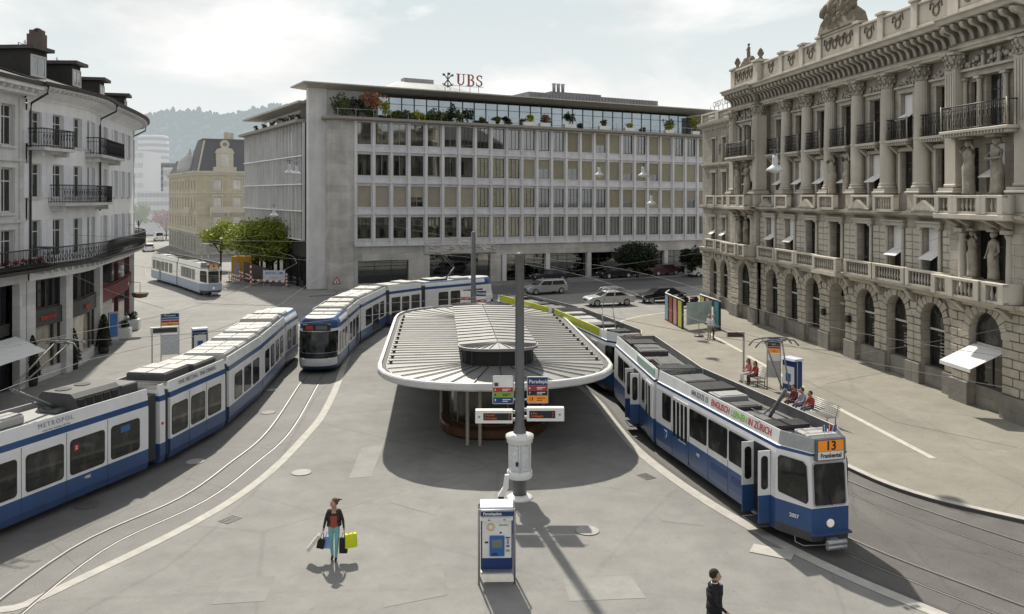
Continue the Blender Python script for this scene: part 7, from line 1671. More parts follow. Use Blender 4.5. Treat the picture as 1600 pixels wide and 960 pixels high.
# ------------------------------------------------------------------ yellow sandstone house down the street
yb_ = thing('mansard_house', 'yellow sandstone corner house with dark mansard roof and ornate dormer', 'building', (-53.4,141,0), math.atan2(.4514,.892))
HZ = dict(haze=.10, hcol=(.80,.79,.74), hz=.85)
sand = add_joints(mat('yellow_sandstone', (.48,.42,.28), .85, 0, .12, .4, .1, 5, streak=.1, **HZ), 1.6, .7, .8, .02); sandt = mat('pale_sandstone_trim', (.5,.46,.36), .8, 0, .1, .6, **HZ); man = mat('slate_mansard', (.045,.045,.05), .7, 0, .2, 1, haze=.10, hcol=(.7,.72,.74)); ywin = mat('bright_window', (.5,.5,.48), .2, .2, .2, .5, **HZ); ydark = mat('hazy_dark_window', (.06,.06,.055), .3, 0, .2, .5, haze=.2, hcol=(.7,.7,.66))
fo = [(2.7,4.0,8.6+i*0,11) for i in range(0)]; rowsY = [(4.6,6.4),(7.6,9.7),(11.2,12.8)]
fxs = [3.35, 6.6]
mb = MB(); wall(mb, 0, 11, 3.7, 14.1, [(x-.65,x+.65,a,b) for x in fxs for a,b in rowsY], .25); smap = lambda s,y,z: (y-s*.06, s, z); n_side = 10
wall(mb, 0, 32, 3.7, 14.1, [(1.6+i*3.1,2.7+i*3.1,a,b) for i in range(n_side) for a,b in rowsY], .3, mapf=smap); mb.build('wall', sand, yb_)
mb = MB(); wall(mb, 0, 11, 0, 3.7, [(1.5,5,.4,3),(6.5,10,.4,3)], .4); wall(mb, 0, 32, 0, 3.7, [(1.2+i*3.1,3.1+i*3.1,.3,3.1) for i in range(n_side)], .4, mapf=smap); mb.build('ground_floor', add_joints(mat('grey_sandstone', (.33,.31,.25), .85, 0, .15, .5, **HZ), 1.4,.6,.7,.03), yb_)
mb = MB(); mb.box(.4,11,.45,.5,0,14); mb.prism([(.4,.5),(.5,.5),(-1.4,32),(-1.5,32)], 0, 14); mb.build('dark_rooms', ydark, yb_)
for x in fxs:
    for a,b in rowsY:
        mb = MB(); mb.box(x-.6,x+.6,.2,.25,a,b); o = mb.build('window', ywin, yb_); mb = MB(); mb.box(x-.85,x-.66,-.1,-.003,a-.15,b+.3); mb.box(x+.66,x+.85,-.1,-.003,a-.15,b+.3); mb.box(x-.95,x+.95,-.2,-.003,b+.3,b+.55); mb.box(x-.9,x+.9,-.16,-.003,a-.32,a-.15); mb.box(x-.04,x+.04,.17,.2,a,b); mb.build('window_surround', sandt, o)
for i in range(n_side):
    for a,b in rowsY:
        s = 2.15+i*3.1; mb = MB(); mb.prism([(.18-s*.06,s-.5),(.22-s*.06,s-.5),(.22-s*.06,s+.5),(.18-s*.06,s+.5)], a, b); mb.build('window', ydark, yb_)
mb = MB()
for z0,z1,o in ((3.6,3.95,.25),(6.95,7.15,.15),(10.55,10.75,.12),(13.6,14.0,.3),(14.0,14.3,.65)): mb.prism([(-o,-o),(11,-o),(11,.3),(.3,.3),(-1.6,32),(-1.9-o,32)], z0, z1)
mb.box(2.0,7.9,-.9,-.002,7.15,7.35); mb.box(2.0,7.9,-.9,-.8,7.35,8.2)
for x in (2.05,4.9,7.7): mb.box(x,x+.2,-.88,0,6.6,7.148)
mb.prism([(-.9,4),(-.2,4),(-.6,8),(-1.3,8)], 7.15, 8.1); mb.build('string_courses', sandt, yb_)
mb = MB(); mb.loft([[(-.2,-.2,14.3),(11.2,-.2,14.3),(11.2,9,14.3),(-.7,9,14.3)],[(1.2,1.3,19.6),(10,1.3,19.6),(10,8,19.6),(.9,8,19.6)]]); mb.box(1.0,10.2,1.1,8.2,19.6,19.9); mb.build('mansard_roof', man, yb_)
mb = MB(); mb.loft([[(-.3,9,14.3),(4,9,14.3),(2.5,32,14.3),(-1.9,32,14.3)],[(1.0,9.5,17.0),(3.5,9.5,17.0),(2,31,17.0),(-.6,31,17.0)]]); mb.build('side_roof', man, yb_)
mb = MB(); mb.loft([[(10.4,.2,14.3),(20,.2,14.3),(20,9,14.3),(10.4,9,14.3)],[(11,2,18),(20,2,18),(20,8,18),(11,8,18)]]); mb.build('rear_roof', man, yb_)
for x0,x1,y in ((.0,.3,0),(8.6,8.9,0)): mb = MB(); mb.loft([[(x0,-.25,14.3),(x1,-.25,14.3),(x1,0,14.3),(x0,0,14.3)],[(x0+(1.2 if x0 < 1 else 1.0),1.2,19.6),(x1+(1.2 if x0 < 1 else 1.0),1.2,19.6),(x1+1.2,1.4,19.6),(x0+1.2,1.4,19.6)]]); mb.build('roof_hip', sandt, yb_)
mb = MB(); mb.box(2.6,6.4,-.35,1.0,14.3,15.0); mb.box(3.1,5.9,-.25,1.4,15.0,17.4); mb.profy([(2.9,17.4),(6.1,17.4),(5.7,18.1),(4.5,18.5),(3.3,18.1)], -.35, 1.2)
k = MB(); k.lathe([(.75,-.2),(.75,.2)], n=18); b0_ = len(mb.v); mb.v += [(4.5+v[0], v[2], 18.9+v[1]) for v in k.v]; mb.f += [tuple(b0_+i for i in f) for f in k.f]; mb.m += k.m; mb.sm += k.sm
dm = mb.build('dormer', sandt, yb_); mb = MB(); mb.box(3.9,5.1,-.28,-.25,15.1,17.2); mb.build('window', ywin, dm); mb = MB(); mb.profy([(4.5+.35*math.cos(R(a)),18.9+.35*math.sin(R(a))) for a in range(0,360,30)], -.26,-.2); mb.build('round_window', ydark, dm)
mb = MB(); mb.lathe([(2.1,14.3),(2.2,14.9),(1.9,16.2),(1.1,17.2),(.3,17.8),(.15,18.4),(0,18.6)], c=(-.2,9,0), n=18); mb.build('corner_dome', mat('pale_copper_dome', (.42,.43,.42), .5, .1, .1, 1, **HZ), yb_)
for x,y in ((5,4),(6,5),(8.6,5),(1.5,20)): mb = MB(); mb.box(x,x+.7,y,y+.9,17 if y > 10 else 19.8,21.3 if y < 10 else 18.8); mb.build('chimney', sandt, yb_)
mb = MB(); mb.box(10.5,20,.3,9,0,14.3); mb.prism([(1.2,2),(10.4,2),(9,32),(-.5,32)], 0.1, 14.25); mb.build('rear_walls', sand, yb_)

# ------------------------------------------------------------------ far buildings in the haze
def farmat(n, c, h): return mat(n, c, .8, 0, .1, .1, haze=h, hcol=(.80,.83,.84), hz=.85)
def farblock(name, label, u0, u1, v0, v1, Y, wallm, bandm, floors, cols, round_=False, depth=12):
    x0, x1 = (u0-800)/F*Y, (u1-800)/F*Y; z1 = H-(v0-HV)*Y/F; z0 = 0
    t = thing(name, label, 'building', ((x0+x1)/2,Y,0)); w_ = x1-x0; zb = max(0,H-(v1-HV)*Y/F)
    mb = MB()
    if round_: mb.lathe([(w_/2,0),(w_/2,z1),(w_/2-1,z1+.5)], n=28)
    else: mb.box(-w_/2,w_/2,0,depth,0,z1)
    mb.build('wall', wallm, t); fh = (z1-zb)/floors
    for i in range(floors):
        za = zb+fh*(i+.3); z2 = zb+fh*(i+.78)
        if round_: mb = MB(); mb.lathe([(w_/2+.1,za),(w_/2+.1,z2)], n=28, cap=False); mb.build('window_band', bandm, t)
        else:
            for k in range(cols): mb = MB(); a = -w_/2+w_*(k+.08)/cols; b = -w_/2+w_*(k+.92)/cols; mb.box(a,b,-.12,-.01,za,z2); mb.build('window', bandm, t)
    return t
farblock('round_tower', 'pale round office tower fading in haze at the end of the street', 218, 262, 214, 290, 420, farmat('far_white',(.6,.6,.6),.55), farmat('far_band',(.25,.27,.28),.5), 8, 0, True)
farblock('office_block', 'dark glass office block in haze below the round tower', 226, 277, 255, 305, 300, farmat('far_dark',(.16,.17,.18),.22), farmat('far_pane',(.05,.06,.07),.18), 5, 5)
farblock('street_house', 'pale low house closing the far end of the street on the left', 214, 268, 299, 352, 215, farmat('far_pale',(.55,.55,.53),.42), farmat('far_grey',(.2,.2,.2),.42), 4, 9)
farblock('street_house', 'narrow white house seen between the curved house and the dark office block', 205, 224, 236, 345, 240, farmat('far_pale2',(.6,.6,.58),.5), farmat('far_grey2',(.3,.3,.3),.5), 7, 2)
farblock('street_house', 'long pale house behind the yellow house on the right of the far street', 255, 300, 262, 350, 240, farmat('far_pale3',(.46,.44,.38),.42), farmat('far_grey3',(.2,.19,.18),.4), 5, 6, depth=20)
def tree(name, label, pos, r, h, kind, n=2200, size=.4, trunk=.4, clumps=26, flat=.5, grp=None, haze=None, z0=None, rot=0):
    t = thing(name, label, 'tree', pos, rot, grp); zc = z0 if z0 is not None else h*.3; ch = h-zc
    mb = MB(); mb.tube([(0,0,0),(.05,.02,zc*.6),(0,.05,zc+ch*.4)], trunk*.5, 8, r2=trunk*.25); mb.build('trunk', bark, t)
    rr = random.Random(int(h*100)); mb = MB()
    for k in range(9):
        a = k*.7+rr.random(); mb.tube([(0,.03,zc*.8+k*.04),(r*.35*math.cos(a),r*.35*math.sin(a),zc+ch*.25),(r*.75*math.cos(a),r*.75*math.sin(a),zc+ch*(.35+.4*rr.random()))], trunk*.16, 5, r2=.02)
    mb.build('limbs', bark, t)
    mb = MB(); scatter_leaves(mb, (0,0,zc+ch*flat), r*1.0, r*1.0, ch*.50, n, size, int(h*31), clumps, .3); mb.build('crown', LF[kind] if kind in LF else kind, t, fix=False); return t
tree('street_tree', 'bright green rounded tree left of the larger one, in front of the yellow house', (-39.6,113,0), 3.3, 7.1, 'green', 6500, .33, .35, 40, z0=2.6)
tree('street_tree', 'large bright green rounded tree above the building site at the bank corner', (-28.6,98.0,0), 6.0, 7.9, 'green', 15000, .33, .45, 80, z0=2.2)
tree('street_tree', 'dark flat topped round tree in front of the right end of the bank', (15.3,101.6,0), 3.3, 4.75, 'dark', 8000, .30, .4, 60, z0=1.2, grp=None)
tree('street_tree', 'dark clipped tree right beside the stone palace corner', (22.5,103.5,0), 1.8, 4.0, 'dark', 2200, .34, .3, 24, z0=.6)
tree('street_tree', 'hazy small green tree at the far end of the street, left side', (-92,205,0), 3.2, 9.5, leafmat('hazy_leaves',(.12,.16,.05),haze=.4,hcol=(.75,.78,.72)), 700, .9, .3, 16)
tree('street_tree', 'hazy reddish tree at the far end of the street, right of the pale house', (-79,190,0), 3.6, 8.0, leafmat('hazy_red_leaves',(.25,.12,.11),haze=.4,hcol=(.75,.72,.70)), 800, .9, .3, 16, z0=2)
hd = thing('hedge', 'dark green clipped hedge along the pavement below the bank shop windows', 'hedge', front(37.5,2.2)+(0.1,), math.atan2(.4514,.892)); mb = MB()
for i in range(10): scatter_leaves(mb, (-6+i*1.25,0,.55), .8,.5,.55, 320, .26, 900+i, 8, .1)
mb.build('foliage', LF['dark'], hd, fix=False)
# ------------------------------------------------------------------ people
SKIN = mat('skin', (.42,.25,.17), .5, 0, .05, 3)
def seg_dist(p, a, b):
    ab = b-a; t = max(0,min(1,(p-a).dot(ab)/max(ab.length_squared,1e-9))); return (p-(a+ab*t)).length
def person(label, pos, rz, J, cols, hair, h=1.7, hairstyle='short', turn=0, group=None, extras=None):
    """J: joint positions for a 1.7 m figure facing -y; cols: material per region"""
    k = h/1.7; V = {n: Vector(p)*k for n,p in J.items()}
    names = list(V); idx = {n:i for i,n in enumerate(names)}
    E = [('pelvis','waist','top'),('waist','chest','top'),('chest','neck','collar'),('neck','head','skin'),('head','crown','skin')]
    for s in 'LR': E += [('chest','sh'+s,'sleeve'),('sh'+s,'el'+s,'sleeve'),('el'+s,'wr'+s,'sleeve2'),('wr'+s,'ha'+s,'skin'),('pelvis','hip'+s,'legs'),('hip'+s,'kn'+s,'legs'),('kn'+s,'an'+s,'legs2'),('an'+s,'to'+s,'shoe')]
    rad = dict(pelvis=.135,waist=.115,chest=.135,neck=.052,head=.092,crown=.075)
    for s in 'LR': rad.update({'sh'+s:.064,'el'+s:.043,'wr'+s:.030,'ha'+s:.034,'hip'+s:.092,'kn'+s:.060,'an'+s:.040,'to'+s:.036})
    me = bpy.data.meshes.new('body'); me.from_pydata([V[n] for n in names], [(idx[a],idx[b]) for a,b,_ in E], [])
    o = bpy.data.objects.new('tmp', me); C.objects.link(o); sk_ = o.modifiers.new('s','SKIN'); sk_.use_smooth_shade = True; o.modifiers.new('u','SUBSURF').levels = 2; o.modifiers['u'].render_levels = 2
    for n in names:
        d_ = me.skin_vertices[0].data[idx[n]]; r = rad[n]*k
        d_.radius = (r*1.25, r*.85) if n in ('chest','waist','pelvis') else (r,r); d_.use_root = n == 'pelvis'
    dg = bpy.context.evaluated_depsgraph_get(); dg.update(); bme = bpy.data.meshes.new_from_object(o.evaluated_get(dg)); bpy.data.objects.remove(o)
    keys = ['skin','top','sleeve','sleeve2','collar','legs','legs2','shoe']; ml = [cols.get(q, cols.get({'sleeve2':'sleeve','collar':'top','legs2':'legs'}.get(q,q), SKIN)) for q in keys]
    ml[0] = SKIN; bme.materials.clear()
    for m in ml: bme.materials.append(m)
    S_ = [(V[a],V[b],keys.index(c)) for a,b,c in E]
    for p in bme.polygons:
        c = p.center; p.material_index = min(S_, key=lambda q: seg_dist(c,q[0],q[1]))[2]; p.use_smooth = True
    # fingers, nose, ears, eyes join the same mesh
    mb = MB(); mb.smooth = True
    for s in 'LR':
        a, b = V['wr'+s], V['ha'+s]; dr = (b-a).normalized(); sd = dr.cross(Vector((1,0,0))).normalized()
        for q in range(4):
            st_ = b+sd*(q-1.5)*.017*k; ln = (.055,.065,.06,.048)[q]*k; mb.tube([st_, st_+dr*ln*.6+Vector((0,-.006,0)), st_+dr*ln+Vector((0,-.022*k,0))], .0095*k, 5, r2=.007*k)
        mb.tube([a+(b-a)*.5, a+(b-a)*.8+Vector((0,-.03*k,0)), b+Vector((0,-.04*k,0))+dr*.02*k], .011*k, 5, r2=.008*k)
    hc = (V['head']+V['crown'])/2; f = Vector((math.sin(turn), -math.cos(turn), 0)); side = Vector((f.y,-f.x,0))
    mb.ball(tuple(hc+f*.02*k), .098*k, .86, .95, 1.22); mb.ball(tuple(hc+f*.112*k+Vector((0,0,-.01*k))), .017*k, .8,1,1.6, 1)
    for q in (-1,1): mb.ball(tuple(hc+side*q*.086*k+Vector((0,0,-.005*k))), .024*k, .5,.8,1.3, 1)
    n0 = len(mb.f)
    mb.cur = 1
    for q in (-1,1): mb.ball(tuple(hc+f*.098*k+side*q*.034*k+Vector((0,0,.018*k))), .011*k, sub=1)
    mb.ball(tuple(hc+f*.102*k+Vector((0,0,-.055*k))), .018*k, 1,.6,.4, 1)
    m2 = mb.mesh('face'); bm = bmesh.new(); bm.from_mesh(bme); n1 = len(bm.faces); bm.from_mesh(m2); bm.faces.ensure_lookup_table()
    for q in bm.faces[n1:]: q.material_index = 0 if q.material_index == 0 else len(keys)
    bm.to_mesh(bme); bm.free(); bme.materials.append(mat('dark_eye', (.05,.03,.025), .4) if 'dark_eye' not in bpy.data.materials else bpy.data.materials['dark_eye'])
    t = thing('person', label, 'person', pos, rz, group); put('body', bme, None, t)
    mb = MB(); mb.ball(tuple(hc-f*.022*k+Vector((0,0,.035*k))), .112*k, .92,1.0,1.08, 2, .03)
    bm = bmesh.new(); m3 = mb.mesh('hair'); bm.from_mesh(m3); fr_ = [v for v in bm.verts if (v.co-hc).dot(f) > .035*k and v.co.z < hc.z+.07*k]; bmesh.ops.delete(bm, geom=fr_, context='VERTS')
    lo = [v for v in bm.verts if v.co.z < hc.z-.065*k]; bmesh.ops.delete(bm, geom=lo, context='VERTS'); bm.to_mesh(m3); bm.free(); 
    mb2 = MB()
    if hairstyle == 'bun': mb2.ball(tuple(hc-f*.13*k+Vector((0,0,.06*k))), .05*k, 1,1,1,2,.1); mb2.tube([hc-f*.12*k+Vector((0,0,.07*k)), hc-f*.2*k+side*-.1*k+Vector((0,0,.09*k))], .03*k, 6, r2=.01)
    if hairstyle == 'long': mb2.loft([[tuple(hc-f*.05*k+side*a*k+Vector((0,0,z*k))-f*b*k) for a,b in ((-.1,0),(-.07,.07),(.07,.07),(.1,0))] for z in (.05,-.08,-.24)], sm=True)
    hm = mb2.mesh('h2'); bm = bmesh.new(); bm.from_mesh(m3); bm.from_mesh(hm); bm.to_mesh(m3); bm.free()
    put('hair', m3, hair, t); return t, V, k
STAND = dict(pelvis=(0,0,.93),waist=(0,0,1.08),chest=(0,.01,1.28),neck=(0,.01,1.42),head=(0,-.01,1.535),crown=(0,-.01,1.62),
    shL=(.165,.01,1.36),elL=(.215,.02,1.09),wrL=(.235,-.03,.86),haL=(.235,-.05,.79),shR=(-.165,.01,1.36),elR=(-.215,.02,1.09),wrR=(-.235,-.03,.86),haR=(-.235,-.05,.79),
    hipL=(.085,0,.86),knL=(.095,-.01,.48),anL=(.10,.03,.08),toL=(.11,-.11,.035),hipR=(-.085,0,.86),knR=(-.095,-.01,.48),anR=(-.10,.03,.08),toR=(-.11,-.11,.035))
def pose(**kw): p = dict(STAND); p.update(kw); return p
SIT = pose(pelvis=(0,.1,.52),waist=(0,.12,.66),chest=(0,.1,.86),neck=(0,.07,1.0),head=(0,.03,1.11),crown=(0,.02,1.195),shL=(.165,.09,.94),shR=(-.165,.09,.94),elL=(.2,-.02,.7),elR=(-.2,-.02,.7),wrL=(.12,-.2,.63),haL=(.08,-.26,.62),wrR=(-.12,-.2,.63),haR=(-.08,-.26,.62),
    hipL=(.09,.05,.5),hipR=(-.09,.05,.5),knL=(.11,-.36,.50),knR=(-.1,-.36,.50),anL=(.11,-.36,.09),anR=(-.1,-.33,.09),toL=(.12,-.5,.04),toR=(-.11,-.47,.04))
cl = lambda n, c: bpy.data.materials.get(n) or mat(n, c, .85, 0, .12, 5)
BRN = cl('brown_hair',(.10,.05,.025)); DKH = cl('dark_hair',(.022,.016,.012))
dark_jk = cl('charcoal_jacket',(.028,.024,.028)); aqua = cl('aqua_trousers',(.17,.42,.44)); rustt = cl('rust_top',(.30,.065,.045)); shoe = cl('dark_shoes',(.035,.03,.03)); suit = cl('black_suit',(.010,.010,.012)); whites = cl('white_shirt',(.72,.72,.74))
wx, wy, _ = G(522,876)
W_, V_, k_ = person('woman in charcoal jacket, rust top and aqua trousers carrying shopping bags on the square', (wx,wy,0), R(4), pose(shL=(.155,.01,1.36),shR=(-.155,.01,1.36),elL=(.24,.02,1.10),wrL=(.27,-.02,.90),haL=(.28,-.03,.83),elR=(-.24,.02,1.10),wrR=(-.28,-.02,.90),haR=(-.29,-.03,.83),knL=(.075,-.03,.48),anL=(.055,-.02,.08),toL=(.06,-.16,.03),knR=(-.075,.0,.48),anR=(-.055,.09,.09),toR=(-.06,-.05,.03)),
    dict(top=rustt, collar=SKIN, sleeve=dark_jk, legs=aqua, legs2=aqua, shoe=shoe), BRN, 1.72, 'bun', turn=-.9)
mb = MB(); L_ = []
for z,rx,ry in ((.98,.185,.135),(1.1,.17,.13),(1.25,.185,.145),(1.37,.16,.12),(1.42,.085,.085)):
    L_.append([(rx*1.03*math.sin(R(a)), -ry*1.1*math.cos(R(a))+.012, z) for a in range(40,321,20)])
for a,b in zip(L_,L_[1:]):
    for i in range(len(a)-1): mb.face([a[i],a[i+1],b[i+1],b[i]], True)
o = mb.build('jacket', dark_jk, W_); o.modifiers.new('t','SOLIDIFY').thickness = .02
def bag(label, hand, dx, dy, w, hh, dp, m, tilt=0, drop=.12, name='shopping_bag', rz=0, taper=1.0):
    p = W_.matrix_basis @ (V_[hand]+Vector((dx,dy,-.05))); t = thing(name, label, 'bag', tuple(p), rz+R(4)); t.rotation_euler = (0,tilt,rz)
    mb = MB(); z1 = -drop; z0 = z1-hh; mb.loft([[(-w/2*taper,-dp/2,z0),(w/2*taper,-dp/2,z0),(w/2*taper,dp/2,z0),(-w/2*taper,dp/2,z0)],[(-w/2,-dp/2,z1-hh*.4),(w/2,-dp/2,z1-hh*.4),(w/2,dp/2,z1-hh*.4),(-w/2,dp/2,z1-hh*.4)],[(-w/2*.94,-dp*.3,z1),(w/2*.94,-dp*.3,z1),(w/2*.94,dp*.3,z1),(-w/2*.94,dp*.3,z1)]]); mb.build('bag_body', m, t)
    for s in (-1,1): mb = MB(); mb.tube([(-w*.22,s*dp*.25,z1),(-w*.1,s*.015,-.01),(w*.1,s*.015,-.01),(w*.22,s*dp*.25,z1)], .007, 5); mb.build('bag_handle', m, t)
    return t
bag('flat white carrier bag swinging out on the viewer\'s left of the woman','haR',-.05,.02,.10,.50,.30,cl('ivory_bag',(.62,.60,.55)),tilt=R(38),drop=.08); bag('small black bag beside the white carrier bag in the woman\'s hand','haR',.0,-.02,.2,.26,.1,cl('black_bag',(.012,.012,.014)),drop=.16,tilt=R(12)); bag('pale blue patterned bag hanging by the woman\'s aqua trousers','haR',.11,.06,.22,.32,.12,cl('blue_bag',(.24,.36,.62)),drop=.12)
bag('tall black bag next to the lime bag in the woman\'s hand','haL',-.02,-.02,.22,.42,.1,cl('black_bag',(.012,.012,.014)),drop=.14); bag('lime yellow shopping bag on the viewer\'s right of the woman','haL',.17,.05,.34,.36,.2,cl('lime_bag',(.60,.64,.02)),drop=.06,rz=R(25))
mx_, my_, _ = G(1117,1018)
M_, V2, k2 = person('man in black suit and white collar walking right at the bottom edge', (mx_,my_,0), R(80), pose(elR=(-.22,-.02,1.10),wrR=(-.2,-.22,.92),haR=(-.19,-.29,.88),elL=(.21,.06,1.10),wrL=(.22,.02,.86),haL=(.22,.0,.8),knL=(.09,-.12,.5),anL=(.09,-.2,.09),toL=(.09,-.34,.05),knR=(-.09,.05,.48),anR=(-.09,.25,.11),toR=(-.09,.13,.035)),
    dict(top=suit, collar=whites, sleeve=suit, legs=suit, legs2=suit, shoe=shoe), DKH, 1.82, 'short', turn=.0)
mb = MB(); L_ = []
for z,rx,ry in ((.72,.215,.17),(.9,.20,.155),(1.08,.175,.14),(1.27,.20,.155),(1.38,.165,.125),(1.43,.08,.08)):
    L_.append([(rx*math.sin(R(a))*1.07, -ry*math.cos(R(a))*1.07+.01, z*1.07) for a in range(15,346,15)])
for a,b in zip(L_,L_[1:]):
    for i in range(len(a)-1): mb.face([a[i],a[i+1],b[i+1],b[i]], True)
o = mb.build('jacket', suit, M_); o.modifiers.new('t','SOLIDIFY').thickness = .02
mb = MB(); mb.lathe([(.085,0),(.072,.06)], c=(0,.008,1.50), n=16, cap=False); o = mb.build('shirt_collar', whites, M_); o.modifiers.new('t','SOLIDIFY').thickness = .01
mb = MB(); mb.loft([[(-.045,-.165,1.26),(.045,-.165,1.26),(.0,-.168,1.26)],[(-.07,-.10,1.52),(.07,-.10,1.52),(0,-.11,1.52)]]); sh_ = mb.build('shirt_front', whites, M_); mb = MB(); mb.prism([(-.025,-.178),(.025,-.178),(.02,-.125),(-.02,-.125)], 1.27, 1.5); mb.build('tie', cl('navy_tie',(.02,.03,.09)), M_)
p = M_.matrix_basis @ V2['haR']; bc = thing('briefcase', 'black briefcase held by the suited man at the bottom edge', 'briefcase', tuple(p), R(80)); mb = MB(); mb.bbox(-.05,.05,-.26,.2,-.38,-.05,.015); mb.build('case', suit, bc); mb = MB(); mb.tube([(0,-.08,-.05),(0,-.06,.0),(0,.06,.0),(0,.08,-.05)], .012, 6); mb.build('handle', suit, bc)
hx, hy, _ = G(1108,529,.12)
person('white haired person in white shirt and pale trousers standing by the coloured panels', (hx,hy,.12), R(-60), pose(elR=(-.2,-.05,1.1),wrR=(-.1,-.22,1.1),haR=(-.06,-.28,1.12)), dict(top=whites,sleeve=whites,legs=cl('beige_trousers',(.36,.31,.25)),shoe=shoe), cl('grey_hair',(.35,.33,.31)), 1.66)
hx, hy, _ = G(1115,531,.12)
person('person in pale shirt and dark trousers standing beside the white haired person', (hx,hy,.12), R(70), pose(), dict(top=cl('pale_blue_shirt',(.5,.54,.6)),sleeve=cl('pale_blue_shirt',(.5,.54,.6)),legs=cl('dark_trousers',(.05,.025,.03)),shoe=shoe), cl('grey_hair',(.35,.33,.31)), 1.74)
def sit_on(pos, rz, along, label, top, legs, hair, style='short', **kw):
    u = Vector((math.cos(rz),math.sin(rz))); n_ = Vector((-u.y,u.x)); p = Vector(pos[:2])+u*along+n_*-.08
    person(label, (p.x,p.y,.10), rz, SIT, dict(top=top,sleeve=top,legs=legs,shoe=shoe,**kw), hair, 1.68, style)
b1p, b2p = (B1[0]-.3,B1[1]+.55), (B2[0]+.15,B2[1]+.9)
red_t = cl('red_top',(.36,.05,.045)); jeans = cl('blue_jeans',(.06,.09,.16)); lil = cl('lilac_shirt',(.38,.36,.48)); plaid = cl('maroon_shirt',(.16,.03,.04))
sit_on(b1p, ang2_, .5, 'seated person in pink top with white trousers on the bench by the departure post', cl('pink_top',(.48,.2,.18)), whites, BRN, 'long'); sit_on(b1p, ang2_, 1.2, 'seated person in red top reading white paper on the bench by the departure post', red_t, cl('dark_trousers',(.05,.025,.03)), BRN, 'long')
sit_on(b2p, ang2_, .35, 'seated person in maroon shirt on the long bench nearest the blue machine', plaid, cl('dark_trousers',(.05,.025,.03)), DKH); sit_on(b2p, ang2_, 1.0, 'seated person in lilac shirt in the middle of the three on the long bench', lil, jeans, DKH); sit_on(b2p, ang2_, 1.65, 'seated person in red top at the right of the three on the long bench', red_t, jeans, DKH)
